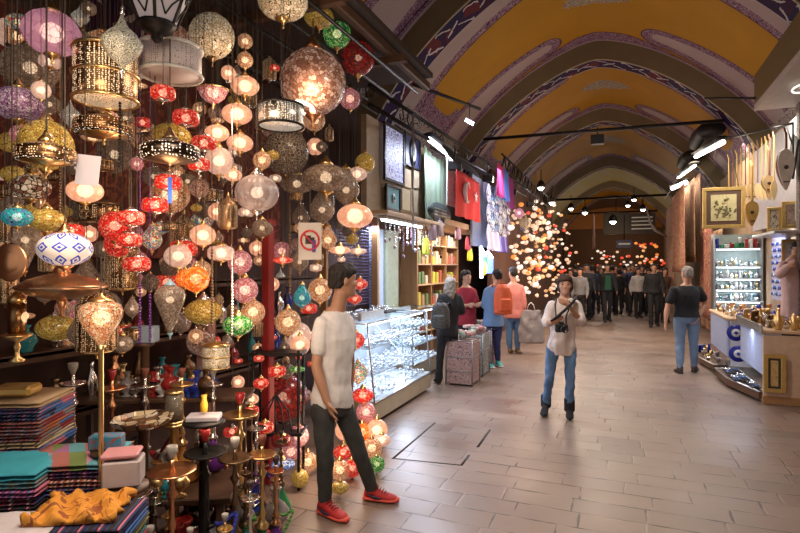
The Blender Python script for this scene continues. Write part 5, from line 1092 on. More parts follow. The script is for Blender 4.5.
box3(145, 334, 3.3, (.14, .1, .10), plain('pale_blue_box', (.26, .34, .42), .6), 'carton', 'pale blue carton at back above the shelves', rz=.4); stand(145, 3.3, P(145, 334, 3.3).z-.052, .06, darkwood, 'slim column under the pale blue carton')
# ---------------------------------------------------------------- glass jewellery counter and the shops behind it
alu = plain('brushed_aluminium', (.55, .56, .58), .3, .9); creamp = plain('cream_plinth', (.42, .36, .26), .5)
shiny = plain('silver_trinket', (.75, .77, .82), .18, .9, em=(.6, .7, 1), es=.08); whitelit = plain('lit_white_board', (.7, .75, .85), .5)  # faint bluish glow put into the silver
def counter(name, label, x0, x1, y0, y1, H, base, shelves, items=True, lean=.09, seed=1, lightw=14):
    t = thing(name, label, 'display counter', ((x0+x1)/2, (y0+y1)/2, 0)); cx, cy = (x0+x1)/2, (y0+y1)/2; W = x1-x0; D = y1-y0
    q = MB(); q.box((0, 0, base/2+.02), (W, D, base-.04), .008); q.build('plinth', creamp, t)
    q = MB(); q.box((0, 0, base+.005), (W-.02, D-.02, .012)); q.build('deck', whitelit, t)
    q = MB(); q.box((-W/2+.01, 0, (base+H)/2), (.015, D, H-base)); q.build('back_panel', whitelit, t)
    for ya in (-D/2, D/2, 0):
        q = MB(); q.tube([(W/2-.005, ya, base), (W/2-lean, ya, H)], .010 if ya else .006, 6); q.build('post', alu, t)
        if ya: q = MB(); q.tube([(-W/2+.01, ya, base), (-W/2+.01, ya, H)], .010, 6); q.build('post', alu, t)
    for (a, b) in (((W/2-lean, -D/2, H), (W/2-lean, D/2, H)), ((-W/2, -D/2, H), (-W/2, D/2, H)), ((-W/2, -D/2, H), (W/2-lean, -D/2, H)), ((-W/2, D/2, H), (W/2-lean, D/2, H)), ((W/2, -D/2, base), (W/2, D/2, base))): q = MB(); q.tube([a, b], .011, 6); q.build('rail', alu, t)
    q = MB(); q.add([(W/2, -D/2, base), (W/2, D/2, base), (W/2-lean, D/2, H), (W/2-lean, -D/2, H)], [(0, 1, 2, 3)]); q.add([(W/2-.004, -D/2, base), (W/2-.004, D/2, base), (W/2-lean-.004, D/2, H), (W/2-lean-.004, -D/2, H)], [(3, 2, 1, 0)]); q.build('front_pane', glass, t)
    q = MB(); q.box((-lean/2, 0, H+.008), (W-lean, D, .008)); q.build('top_pane', glass, t)
    q = MB(); q.box((-.03, -D/2+.002, (base+H)/2), (W-lean-.04, .006, H-base-.02)); q.build('end_pane', glass, t)
    r = random.Random(seed)
    for z in shelves:
        lx = lean*(z-base)/(H-base)
        q = MB(); q.box((-lx/2, 0, z), (W-lx-.03, D-.02, .008)); q.build('glass_shelf', plain('shelf_glass', (.6, .68, .75), .1, alpha=.5, var=0), t)
        q = MB(); q.tube([(W/2-lx-.03, -D/2+.02, z), (W/2-lx-.03, D/2-.02, z)], .006, 5); q.build('shelf_edge', alu, t)
    q = MB(); q.tube([(W/2-lean-.03, -D/2+.03, H-.02), (W/2-lean-.03, D/2-.03, H-.02)], .010, 6); q.build('light_strip', plain('cool_strip', (1, 1, 1), .5, em=(.7, .82, 1), es=14, var=0), t)
    for z in [base+.02]+list(shelves)+([H+.012] if items == 2 else []):
        q = MB(); lx = lean*(z-base)/(H-base)
        for i in range(int(190*D)):
            x = r.uniform(-W/2+.05, W/2-lx-.05); y = r.uniform(-D/2+.05, D/2-.05); k = r.random(); a = r.uniform(.010, .026)
            if k < .35: q.ell((x, y, z+a*.7+.004), (a, a, a*.7), 7, 5)
            elif k < .6: q.tube([(x+a*math.cos(j*PI/4), y+a*math.sin(j*PI/4), z+.008+a*.4*math.sin(j)) for j in range(9)], .004, 4)
            elif k < .8: q.lathe([(a*.5, 0), (a*.2, a*.6), (a, a*1.4), (a*.8, a*2.2)], 7, c=(x, y, z+.004))
            else: q.box((x, y, z+a*.5+.004), (a*1.6, a*1.2, a), .003, rz=r.random()*3)
        o = q.build('silver_jewellery', shiny); o.location = t.location; tag(o, 'silver jewellery strewn over %s of the %s' % ('the deck' if z < base+.03 else ('the top' if z > H else ('the %s glass shelf' % ('lower' if z == shelves[0] else 'upper'))), label.split(' in ')[0]), 'jewellery', kind='stuff')
    for z in ([H-.05]+[s_-.05 for s_ in shelves]): light('AREA', (cx-.02, cy, z), lightw, COOL, W*.6, D*.8, aim=(cx-.02, cy, 0))
    return t
counter('display_counter', 'lit glass jewellery counter in front, right of the young man', -3.02, -2.40, 5.08, 6.86, 1.07, .24, (.52, .80), lightw=7)
counter('display_counter', 'second lit glass counter in the shop behind, beside the grey-haired person', -3.3, -2.75, 7.1, 8.35, 1.02, .26, (.52, .78), seed=3, lean=.02, lightw=7)
# trays and stands on top of the near counter
r = random.Random(5)
for i, (x, y, w, lb) in enumerate(((-2.85, 5.3, .26, 'near'), (-2.85, 5.75, .3, 'middle'), (-2.86, 6.3, .3, 'far'))):
    t = thing('jewellery_tray', 'tray heaped with silver rings on the counter, %s one' % lb, 'tray', (x, y, 1.084)); q = MB(); q.box((0, 0, .012), (.24, w, .022), .004); q.build('tray_body', black, t)
    q = MB()
    for k in range(90): a = r.uniform(.009, .02); q.ell((r.uniform(-.1, .1), r.uniform(-w/2+.02, w/2-.02), .03+r.random()*.07*(1-abs(r.uniform(-1, 1)))), (a, a, a*.8), 6, 4)
    tag(o := q.build('silver_rings', shiny), 'silver rings heaped in the %s tray' % lb, 'jewellery', kind='stuff'); o.location = t.location
q = MB(); q.box((-2.62, 5.45, 1.13), (.05, .6, .09), .008, rz=0); tag(q.build('ring_display', plain('white_velvet', (.5, .52, .55), .8)), 'long white velvet ring display at the counter edge', 'display')
# beaded purple curtain and hanging goods behind counter
q = MB(); r = random.Random(9)
for i in range(36):
    y = 6.05+i*.033
    for k in range(28): z = 1.15+k*.043; q.ell((-3.38+r.uniform(-.01, .01), y, z), .011, 5, 4)
tag(q.build('bead_curtain', plain('purple_beads', (.16, .12, .24), .2)), 'curtain of dark purple bead strings behind the counter', 'bead curtain', kind='stuff')
SHOPL = [  # fascia boards and panels: px0,py0,px1,py1,X, material, name,label
]
def panel(px0, py0, px1, py1, X, th=.03):
    a = PX((px0+px1)/2, (py0+py1)/2, X); ya = PX(px0, 200, X).y; yb = PX(px1, 200, X).y; Zc = proj(a)[2]; h = (py1-py0)*Zc/FOC
    return a, abs(yb-ya), h
def frame_on(px0, py0, px1, py1, X, fm_, im, label, cat='picture', fw=.035, name='picture_frame', mount=None, facing=False, sideface=1, tilt=0):
    if facing:                       # faces along the hall towards the camera
        a = P((px0+px1)/2, (py0+py1)/2, facing); s = facing/FOC; w, h = (px1-px0)*s, (py1-py0)*s; t = thing(name, label, cat, a, tilt)
    else:
        a, w, h = panel(px0, py0, px1, py1, X); t = thing(name, label, cat, a, (PI/2 if sideface > 0 else -PI/2)+tilt)
    q = MB(); fw = min(fw, w*.25)
    q.box((0, 0, h/2-fw/2), (w, .03, fw), .004); q.box((0, 0, -h/2+fw/2), (w, .03, fw), .004); q.box((w/2-fw/2, 0, 0), (fw, .03, h-fw*1.98), .004); q.box((-w/2+fw/2, 0, 0), (fw, .03, h-fw*1.98), .004)
    q.build('frame', fm_, t); q = MB(); q.box((0, .006, 0), (w-fw*1.9, .012, h-fw*1.9)); q.build('picture', im, t)
    if mount: q = MB(); q.box((0, -.003, 0), (w-fw*1.9-mount[1], .01, h-fw*1.9-mount[1])); q.build('inner_picture', mount[0], t)
    return t, w, h
# fascia wall above the jewellery shop
a = PX(383, 200, -2.98); b = PX(447, 200, -2.98)
q = MB(); q.box((-3.04, (6.1+8.6)/2, 3.0), (.08, 2.5, 1.25)); struct(q, 'wall_left_fascia', plain('cream_fascia', (.42, .32, .2), .7))
frame_on(384.5, 127, 404.5, 183, -2.94, iron, pattern('blue_white_script', (.55, .58, .75), (.08, .08, .35), 9, .5, .5, em=.35), 'tall framed panel of blue and white calligraphy', fw=.04)  # glow put into the script panel colour
t, w, h = frame_on(405, 136, 420.5, 168, -2.94, iron, plain('navy_panel', (.03, .03, .09), .4), 'dark framed panel with white oval medallion', fw=.03)
q = MB(); q.x = Matrix.Rotation(PI/2, 4, 'X'); q.lathe([(.001, .012), (.06, .012), (.06, .02), (.10, .02), (.10, .012), (.14, .012)], 20, sy=1.5); q.build('medallion', plain('pearl_white', (.65, .66, .72), .3), t)
t, w, h = frame_on(386, 185.5, 400.5, 211, -2.94, iron, plain('teal_panel', (.03, .25, .32), .4), 'small framed teal picture with blue eye', fw=.035)
q = MB(); q.x = Matrix.Rotation(PI/2, 4, 'X'); q.lathe([(.001, .022), (.035, .02), (.045, .01)], 16, sy=1.5); q.build('white_ring', white, t); q = MB(); q.x = Matrix.Rotation(PI/2, 4, 'X'); q.lathe([(.001, .03), (.02, .026)], 12, sy=1.4); q.build('blue_eye', plain('deep_blue', (.02, .05, .4), .3), t)
for x0, y0, x1, y1, lb, c in ((403, 169, 411, 187, 'beige paper sheet left of a pair under medallion', (.5, .38, .24)), (412, 170, 419, 188, 'beige paper sheet right of a pair under medallion', (.46, .36, .24)), (402, 189, 410, 210, 'cream written sheet beside teal picture', (.5, .42, .26)), (411, 190, 418, 212, 'second cream written sheet beside the pole', (.44, .36, .24))):
    a, w, h = panel(x0, y0, x1, y1, -2.95); q = MB(); q.box(a, (.01, w, h)); tag(q.build('paper_sheet', pattern('written_sheet_%d' % x0, c, tuple(v*.5 for v in c), 16, .2)), lb, 'sheet')
q = MB(); q.box((-2.86, 7.2, 2.36), (.36, 2.3, .05), .01); tag(q.build('shop_ledge', palewood), 'pale wooden ledge below the framed panels', 'ledge')
t = thing('strip_light', 'bluish white strip light under the pale wooden ledge', 'strip light', (-2.84, 6.95, 2.29)); q = MB(); q.box((0, 0, .02), (.10, 1.5, .03)); q.build('housing', white, t); q = MB(); q.tube([(0, -.72, -.01), (0, .72, -.01)], .02, 8); q.build('tube', tube_on, t); light('AREA', (-2.84, 6.95, 2.25), 35, COOL, .1, 1.4, aim=(-2.9, 6.95, 0))
# hanging items in the shop mouth
r = random.Random(3)
for i in range(16):
    y = 6.2+i*.15; z = 2.26; L = r.uniform(.12, .4); m = r.choice([shiny, silver, GL['black'], plain('mauve_cloth', (.25, .15, .22), .7), shiny]); q = MB(); q.tube([(-2.78, y, z+.08), (-2.78, y, z-.04)], .003, 4)
    for k in range(int(L/.035)): q.ell((-2.78, y, z-.05-k*.035), (.014, .014, .017), 6, 4)
    q.ell((-2.78, y, z-.07-L), (.022, .01, .03), 8, 6); tag(q.build('necklace', m), 'beaded necklace hanging from the strip light ledge', 'necklace', group='necklaces hanging along the ledge')
q = MB(); q.box((-3.40, 7.25, 1.5), (.05, .42, 1.5), .01); tag(q.build('door_light_board', plain('pale_blue_door_light', (.45, .56, .75), .5)), 'tall pale blue board standing in for door light behind the counters', 'board')  # window-like door light put into the board colour
q = MB(); q.box((-3.40, 7.8, 1.5), (.05, .5, 1.5), .01); tag(q.build('door_light_board', plain('pale_green_board', (.42, .5, .38), .5)), 'tall pale green board standing in for door light behind the counters', 'board')  # pale tone stands in for the lit door area
for k, y in enumerate((5.55, 7.0, 8.6)):
    q = MB(); q.box((-3.3, y, 1.2), (.10, .06, 2.4), .006); tag(q.build('door_post', midwood), '%s wooden post of the jewellery shop front' % ('near', 'middle', 'far')[k], 'post')
# strip light (leaning) and green cloth, banner, oval sign, flag
def fluo(px0, py0, px1, py1, Xa, Xb, r_, label, w=40, m=None, hood=True):
    A = PX(px0, py0, Xa); B = PX(px1, py1, Xb); t = thing('strip_light', label, 'strip light', (A+B)/2); c = (A+B)/2
    q = MB(); q.tube([A-c, B-c], r_, 8); q.build('tube', m or tube_on, t)
    if hood:
        d = (B-A).normalized(); q = MB(); s = d.cross(Vector((0, 0, 1))).normalized()*.10; u = Vector((0, 0, .07)); q.rings([(A-c+u, s, Vector((0, 0, .035))), (B-c+u, s, Vector((0, 0, .035)))], 10); q.build('hood', black, t)
    light('AREA', c-Vector((0, 0, .06)), w, NEUT if m else COOL, .08, (B-A).length, aim=c-Vector((0, 0, 2))).rotation_euler = ((B-A)).to_track_quat('Y', 'Z').to_euler()
    return t
fluo(429, 139, 452, 157, -2.62, -2.62, .035, 'slanting bright tube light over the green cloth', 30)
A = PX(436, 190, -2.86); q = MB(); n = 24; y0 = PX(424, 190, -2.86).y; y1 = PX(446, 190, -2.86).y
zt = PX(436, 152, -2.86).z; zb = PX(436, 225, -2.86).z
def drape(q, y0, y1, zt, zb, X, amp=.03, waves=6, th=.006, n=36, m=10, sag=0, axis='y'):
    vs = []; N = n+1
    for s in (0, th):
        for j in range(m+1):
            for i in range(N):
                u = i/n; v = j/m; off = amp*math.sin(u*waves*2*PI+v*.8)*(.35+.65*v); zz = zt+(zb-zt)*v-sag*math.sin(PI*u)*(1-v)
                vs.append((X+off+s, y0+(y1-y0)*u, zz) if axis == 'y' else (y0+(y1-y0)*u, X+off+s, zz))
    fs = []; K = N*(m+1)
    for j in range(m):
        for i in range(n): a = j*N+i; fs.append((a, a+1, a+N+1, a+N)); fs.append((K+a+N, K+a+N+1, K+a+1, K+a))
    for j in range(m): a = j*N; fs.append((a, a+N, K+a+N, K+a)); a = j*N+n; fs.append((a+N, a, K+a, K+a+N))
    for i in range(n): a = i; fs.append((a+1, a, K+a, K+a+1)); a = m*N+i; fs.append((a, a+1, K+a+1, K+a))
    q.add(vs, fs, True); return q
tag(drape(q, y0, y1, zt, zb, -2.86, .035, 5, sag=.1).build('hanging_cloth', cloth('sage_cloth', (.30, .38, .28))), 'pale sage green cloth hanging above the shop', 'cloth')
a, w, h = panel(447, 156, 455.5, 206, -2.6); q = MB(); q.box(a, (.02, w, h)); tag(q.build('banner', pattern('letter_banner', (.75, .75, .72), (.05, .05, .05), 7, .12)), 'narrow white banner with black lettering', 'banner')
a, w, h = panel(428, 203, 450, 222, -2.75); t = thing('oval_sign', 'dark green oval sign with pale lettering on bracket', 'sign', a, PI/2); q = MB(); q.x = Matrix.Rotation(PI/2, 4, 'X'); q.lathe([(.001, .0), (w*.5, .0), (w*.5, .03), (.001, .03)], 24, sy=h/w); q.build('board', plain('dark_green_board', (.03, .05, .045), .4), t)
q = MB(); [q.box((0, .0 , z), (w*.55, .072, .02)) for z in (.05, 0, -.05)]; q.build('lettering', plain('pale_letter', (.4, .42, .38), .6), t)
a, w, h = panel(457.5, 176, 480, 219, -2.45); t = thing('flag', 'red flag with white crescent and star', 'flag', a, PI/2); q = MB(); drape(q, -w/2, w/2, h/2, -h/2, 0, .03, 2.5, axis='x'); q.build('cloth', cloth('flag_red', (.62, .03, .03), .1), t)
q = MB(); q.tube([(-w*.17+.17*math.cos(k), -.05, .05+.17*math.sin(k)) for k in [.6+i*.25 for i in range(21)]], [.006+.034*math.sin(PI*i/20) for i in range(21)], 6, flat=.3); q.build('crescent', white, t)
q = MB(); q.prism([((.11 if k % 2 == 0 else .045)*math.sin(k*PI/5), (.11 if k % 2 == 0 else .045)*math.cos(k*PI/5)) for k in range(10)], (w*.22, -.05, .05), Vector((1, 0, 0)), Vector((0, 0, 1)), Vector((0, 1, 0)), .01); q.build('star', white, t)
q = MB(); a, w, h = panel(455, 160, 482, 186, -2.4); q.prism([(-w/2, 0), (w/2, 0), (w/2, .05), (-w/2, .05)], a+Vector((0, 0, h*.1)), Vector((0, 1, 0)), Vector((.5, 0, -.5)), Vector((-.6, 0, .75)), .5); tag(q.build('awning', plain('black_canvas', (.015, .015, .017), .8)), 'small black canvas awning above the red flag', 'awning')
# second shop with wooden shelves of packets
q = MB(); q.box((-3.12, 9.9, 2.42), (.9, 2.9, .1)); q.box((-3.60, 9.9, 1.2), (.05, 2.9, 2.4)); tag(q.build('shop_interior', plain('warm_back', (.42, .27, .15), .7)), 'warm wooden interior of the packet shop', 'shop interior')
light('AREA', (-3.0, 9.8, 2.33), 40, (1, .85, .65), .5, 2.2, aim=(-3.0, 9.8, 0))
t = thing('shelf_unit', 'wooden shelf unit stacked with packets behind the red shirted vendor', 'shelf', (-3.42, 9.9, 0))
for y in (-1.3, -.45, .45, 1.3): q = MB(); q.box((0, y, 1.15), (.26, .04, 2.3)); q.build('upright', midwood, t)
for z in (.5, .95, 1.35, 1.72, 2.08): q = MB(); q.box((0, 0, z), (.26, 2.6, .025)); q.build('shelf', palewood, t)
r = random.Random(13); pk = [((.6, .45, .2), 'golden'), ((.5, .12, .08), 'red'), ((.65, .6, .5), 'white'), ((.15, .25, .1), 'green'), ((.5, .3, .2), 'tan'), ((.65, .6, .1), 'yellow')]
for z, zn in ((.513, 'bottom'), (.963, 'lower'), (1.363, 'middle'), (1.733, 'upper'), (2.093, 'top')):
    for i in range(13):
        y = -1.22+i*.2+r.uniform(-.02, .02)
        if abs(y+.45) < .09 or abs(y-.45) < .09: continue
        c, cn = pk[r.randrange(6)]; hh = r.uniform(.12, .26); q = MB(); q.box((-3.38, 9.9+y, z+hh/2), (.12, .12, hh), .008); tag(q.build('packet', plain(cn+'_packet', c, .5)), '%s packet on the %s shelf of the packet shop' % (cn, zn), 'packet', group='%s packets on the %s shelf' % (cn, zn))
# crates of goods before the vendor
for k, (px, Z, w, lb, c) in enumerate(((463, 7.7, .42, 'near', (.45, .3, .28)), (474, 8.35, .42, 'middle', (.3, .32, .3)), (483, 9.1, .42, 'far', (.4, .25, .3)))):
    b = floorat(px, Z); b.x = min(b.x, -1.9) if k else b.x; t = thing('goods_crate', '%s wire crate heaped with packets at the shop mouth' % lb, 'crate', b)
    q = MB(); q.box((0, 0, .32), (w*.9, w, .6), .01); q.build('crate_body', pattern('packed_goods_%d' % k, c, (.08, .05, .06), 14, .4), t)
    for xx in (-1, 1):
        for yy in (-1, 1): q = MB(); q.tube([(xx*w*.46, yy*w*.51, 0), (xx*w*.46, yy*w*.51, .66)], .010, 5); q.build('corner_post', steel, t)
    for zz in (.2, .4, .64): q = MB(); q.tube([(-w*.46, -w*.51, zz), (w*.46, -w*.51, zz), (w*.46, w*.51, zz), (-w*.46, w*.51, zz), (-w*.46, -w*.51, zz)], .006, 5); q.build('wire_band', steel, t)
    r = random.Random(k)
    for i in range(14):
        c2, cn = pk[r.randrange(6)]; q = MB(); q.box((b.x+r.uniform(-.13, .13), b.y+r.uniform(-.14, .14), .66+r.uniform(0, .08)), (.11, .08, .05), .012, rz=r.random()*3); tag(q.build('packet', plain('pastel_packet_%d' % (i % 4), ((.6, .4, .38), (.5, .5, .42), (.3, .42, .38), (.6, .3, .3))[i % 4], .5)), 'small packet heaped on the %s wire crate' % lb, 'packet', group='packets heaped on the %s crate' % lb)
# bags hanging in the packet shop
for i, (px, py, c, cn) in enumerate(((458, 232, (.5, .3, .4), 'mauve'), (468, 243, (.55, .08, .12), 'crimson'), (470, 254, (.7, .68, .05), 'acid yellow'), (426, 246, (.65, .7, .1), 'lime'), (433, 232, (.4, .3, .35), 'dusty mauve'), (440, 228, (.5, .4, .42), 'pale mauve'))):
    p = PX(px, py, -2.7); t = thing('hanging_bag', '%s cloth bag hanging in the shop mouth' % cn, 'bag', p, PI/2); q = MB(); q.rings([(Vector((0, 0, z)), Vector((a, 0, 0)), Vector((0, b, 0))) for z, a, b in ((-.13, .09, .03), (-.11, .11, .05), (0, .11, .045), (.1, .095, .03), (.12, .09, .012))], 14); q.build('pouch', cloth(cn.replace(' ', '_')+'_pouch', c), t)
    q = MB(); q.tube([(-.07, 0, .12), (-.05, 0, .25), (0, 0, .30), (.05, 0, .25), (.07, 0, .12)], .006, 5); q.build('strap', cord_m, t)
# souvenir plates, scarves and dresses on the outer wall
r = random.Random(17); pc_ = [(.65, .68, .8), (.3, .32, .62), (.66, .55, .68), (.2, .4, .55), (.7, .7, .8), (.15, .1, .35)]
spots = [(487+8*i+(4 if j % 2 else 0), 193+10*j+i*1.5) for j in range(5) for i in range(3)]
for i, (px, py) in enumerate(spots):
    p = PX(px, py, -2.5); s = proj(p)[2]/FOC; t = thing('wall_plate', 'painted ceramic plate, row %s position %s in the souvenir plate display' % (('one', 'two', 'three', 'four', 'five')[i//3], ('left', 'middle', 'right')[i % 3]), 'plate', p, 0, 'souvenir plates on the shop front')
    q = MB(); q.x = Matrix.Rotation(PI/2, 4, 'Y'); q.lathe([(.001, .01), (5.0*s*.6, .01), (5.6*s*1.75, .04), (5.6*s*1.75, .035), (5*s*.6, 0), (.001, 0)], 18); q.build('plate_body', mosaic('plate_paint_%d' % (i % 6), [pc_[i % 6], (.75, .76, .85), pc_[(i+2) % 6]], .25, 14), t)  # faint glow put into the plate paint, nothing lit inside
q = MB(); q.box((-2.62, 10.95, 2.75), (.04, 2.3, 1.35)); tag(q.build('display_board', plain('blue_grey_board', (.16, .17, .24), .6)), 'tall board carrying the souvenir plates', 'board')
for i, (x0, x1, yt, yb, X, c, cn) in enumerate(((497, 503, 165, 196, -2.35, (.62, .05, .2), 'pink and red'), (503, 508, 170, 200, -2.35, (.1, .2, .6), 'bright blue'), (508.5, 513, 178, 208, -2.4, (.35, .05, .25), 'magenta'), (487, 499, 232, 250, -2.3, (.45, .35, .5), 'lilac'), (497, 507, 236, 252, -2.35, (.15, .1, .3), 'violet'))):
    q = MB(); ya = PX(x0, 200, X).y; yb_ = PX(x1, 200, X).y; m_ = PX((x0+x1)/2, yt, X); n_ = PX((x0+x1)/2, yb, X); drape(q, ya, yb_, m_.z, n_.z, X, .05, 3); tag(q.build('hanging_dress', stripes('dress_%d' % i, [c, c, tuple(min(1, v*2+.1) for v in c), c], 5, 1)), '%s fabric hanging by the souvenir plates' % cn, 'fabric')
# neon window by the backpacker
a = PX(487, 262, -2.45); t = thing('neon_sign', 'glowing white and blue neon window sign behind the backpacker', 'sign', a, PI/2); w = .9
q = MB(); q.tube([(-w*.55, 0, .28), (-w*.5, 0, -.3)], .03, 6); q.tube([(-w*.55, 0, .28), (-w*.2, 0, .14), (w*.1, 0, .2), (w*.5, 0, .1)], .03, 6); q.build('white_tube', tube_on, t)
q = MB(); q.box((w*.45, .05, -.05), (w*.7, .03, .35)); q.build('blue_panel', plain('blue_glow', (.1, .2, .8), .5, em=(.12, .25, 1), es=2.2), t)
q = MB(); q.box((-w*.12, .03, .06), (.42, .03, .2)); q.build('green_panel', plain('deep_green', (.02, .18, .12), .5), t); q = MB(); q.ell((-w*.12, .02, -.12), (.17, .02, .14), 12, 8); q.build('yellow_disc', plain('warm_yellow', (.8, .5, .05), .5, em=(1, .6, .1), es=.5), t)
light('POINT', a+Vector((.3, 0, 0)), 18, (.6, .72, 1), .15)
light('AREA', (-1.9, 10.9, 3.4), 30, COOL, .3, 2.2, aim=(-2.6, 10.9, 2.3))  # added area light brightening the plates, no fixture
q = MB(); a = PX(413, 180, -2.45); q.tube([(a.x, a.y, 1.9), (a.x, a.y, 3.62)], .014, 8); tag(q.build('thin_pole', alu), 'thin pale pole before the framed panels', 'pole')
# far lamp shop: a wall of small glowing lamps
q = MB(); q.box((-2.9, 18.5, 2.0), (.1, 12.0, 4.0)); tag(q.build('shop_partition', plain('brown_partition', (.12, .05, .03), .8)), 'dark brown back board of the far lamp shop', 'board')
r = random.Random(29); fl = {}
far = [('peach', 'peach', .42), ('amber', 'amber', .14), ('white', 'milky', .26), ('orange', 'orange', .1), ('red', 'red', .07)]
glow = {'peach': (1, .58, .38), 'amber': (1, .48, .2), 'white': (1, .8, .66), 'orange': (1, .3, .06), 'red': (.95, .08, .04)}
n = 0
pts_ = []
while n < 255:
    px = r.uniform(510, 590); py = r.uniform(198, 296)
    if py < 196+(px-512)*.15: continue
    X = r.uniform(-2.75, -1.7); p = PX(px, py, X)
    if p.y > 24 or p.y < 11.8 or p.z > 3.4 or p.z < .5 or any((p-o).length < .14 for o in pts_[-200:]): 
        if r.random() < .003: n += 1
        continue
    k, nm_, _ = r.choices(far, [f[2] for f in far])[0]; rad = r.uniform(.04, .08)
    if k not in fl:
        q = MB(); q.lathe([(x_, z_) for x_, z_ in sph(.8, 6, .08)], 10); m = plain('far_glow_'+k, glow[k], .4, em=glow[k], es=.8, var=.2, sc=3); samp_none(m); q.mi = 1; q.lathe([(.3, .75), (.15, 1.1), (.04, 1.3)], 8); q.tube([(0, 0, 1.2), (0, 0, 13)], .04, 4); fl[k] = q.mesh('glass_lamp', [m, bronze])
    zone = ('left' if px < 537 else 'middle' if px < 562 else 'right'); lev = ('upper' if py < 232 else 'middle' if py < 262 else 'lower')
    o = obj('glass_lamp', fl[k], None, p, 0, rad); tag(o, 'tiny glowing %s lamp, %s row, %s part of the far lamp shop' % (nm_, lev, zone), 'lamp', 'far %s lamps, %s row, %s part' % (nm_, lev, zone)); pts_.append(p); n += 1
for (px, py, X, w) in ((530, 235, -1.5, 50), (565, 250, -1.3, 60)): light('POINT', PX(px, py, X), w, WARM, .3)
for i, (px, py, m, lb) in enumerate(((525, 228, 'cream', 'cream glass globe lamp leading the far lamp shop'), (519, 218, 'lilac', 'violet glass lamp by the souvenir plates'), (524, 232, 'blue', 'deep blue glass lamp below the violet one'))): lamp(px, py-5, (6, 5, 4)[i], 'globe', m, -2.2, lb, chain=.6, n=12)
# lamp shop farther along on the right
q = MB(); n = 0
while n < 32:
    px = r.uniform(636, 664); py = r.uniform(240, 268); Z = r.uniform(26, 34); p = P(px, py, Z); k = r.choice(['orange', 'amber', 'peach', 'red'])
    if k not in fl: continue
    o = obj('glass_lamp', fl[k], None, p, 0, r.uniform(.055, .10)); tag(o, 'tiny %s lamp in the orange lit shop at the far end' % k, 'lamp', 'far end %s lamps' % k); n += 1
n = 0
while n < 30:
    px = r.uniform(590, 632); py = r.uniform(250, 268); Z = r.uniform(29, 35); p = P(px, py, Z); k = r.choice(['white', 'peach', 'white', 'red'])
    if p.x < -3.3 or p.y > 37: continue
    o = obj('glass_lamp', fl[k], None, p, 0, r.uniform(.05, .10)); tag(o, 'tiny %s lamp over heads at the hall end' % k, 'lamp', 'hall end %s lamps' % k); n += 1
# ---------------------------------------------------------------- right side stalls
def fr(px0, py0, px1, py1, Z, *a, **k): return frame_on(px0, py0, px1, py1, 0, *a, facing=Z, **k)
pinkp = plain('peach_panel', (.60, .42, .30), .5)
# near stall: X 1.6 .. 2.4, front end facing us at Y 7.74
t = thing('market_stall', 'peach panelled stall table heaped with brassware at right edge', 'stall', (2.0, 8.5, 0))
q = MB(); q.box((.02, -.74, .44), (.84, .04, .80), .004); q.build('end_panel', pinkp, t); q = MB(); q.box((.02, -.75, .05), (.86, .06, .10), .006); q.build('base_board', midwood, t)
q = MB(); q.box((0, -.46, .88), (.84, .60, .04), .008); q.box((-.235, .32, .88), (.37, .96, .04), .008); q.build('table_top', palewood, t)
q = MB(); q.box((-.36, .04, .58), (.02, 1.46, .52)); q.build('cloth_front', plain('bluish_cloth', (.35, .42, .62), .7), t)
q = MB(); q.box((-.42, -.0, .915), (.02, 1.56, .10), .004); q.build('lip_board', plain('mirror_strip', (.5, .5, .48), .2, .6), t)
r = random.Random(41)
def pot(kind, a, H):
    q = MB()
    if kind == 0: q.lathe([(a*.6, 0), (a*.65, H*.05), (a, H*.35), (a*.8, H*.6), (a*.35, H*.75), (a*.45, H*.85), (a*.2, H*.93), (.004, H)], 16); q.tube([(a*.5, 0, H*.72), (a*1.2, 0, H*.6), (a*1.2, 0, H*.35), (a*.9, 0, H*.25)], a*.09, 6)
    elif kind == 1: q.lathe([(a*.5, 0), (a*.9, H*.3), (a, H*.75), (a*1.05, H), (a*.95, H), (a*.8, H*.4), (.001, H*.15)], 16)
    elif kind == 2: q.lathe([(a*.7, 0), (a*.8, H*.1), (a*.55, H*.7), (a*.7, H), (a*.6, H), (.001, H*.6)], 14); q.tube([(0, a*.6, H*.85), (0, a*2.6, H*1.1)], a*.12, 6)
    elif kind == 3: q.lathe([(a*.9, 0), (a*.9, H*.9), (a*.96, H*.9), (a*.96, H), (.001, H*1.02)], 16)
    else: q.lathe([(a*.5, 0), (a*.55, H*.03), (a*.15, H*.1), (a*.12, H*.45), (a*.5, H*.6), (a*.6, H*.85), (a*.55, H), (.001, H*.7)], 14)
    return q
KN = ['ewer', 'bowl', 'coffee_pot', 'tin', 'goblet']; PM = [(brass, 'brass'), (copper, 'copper'), (silver, 'silver'), (bronze, 'bronze'), (goldwood, 'gilt')]
mm = {}
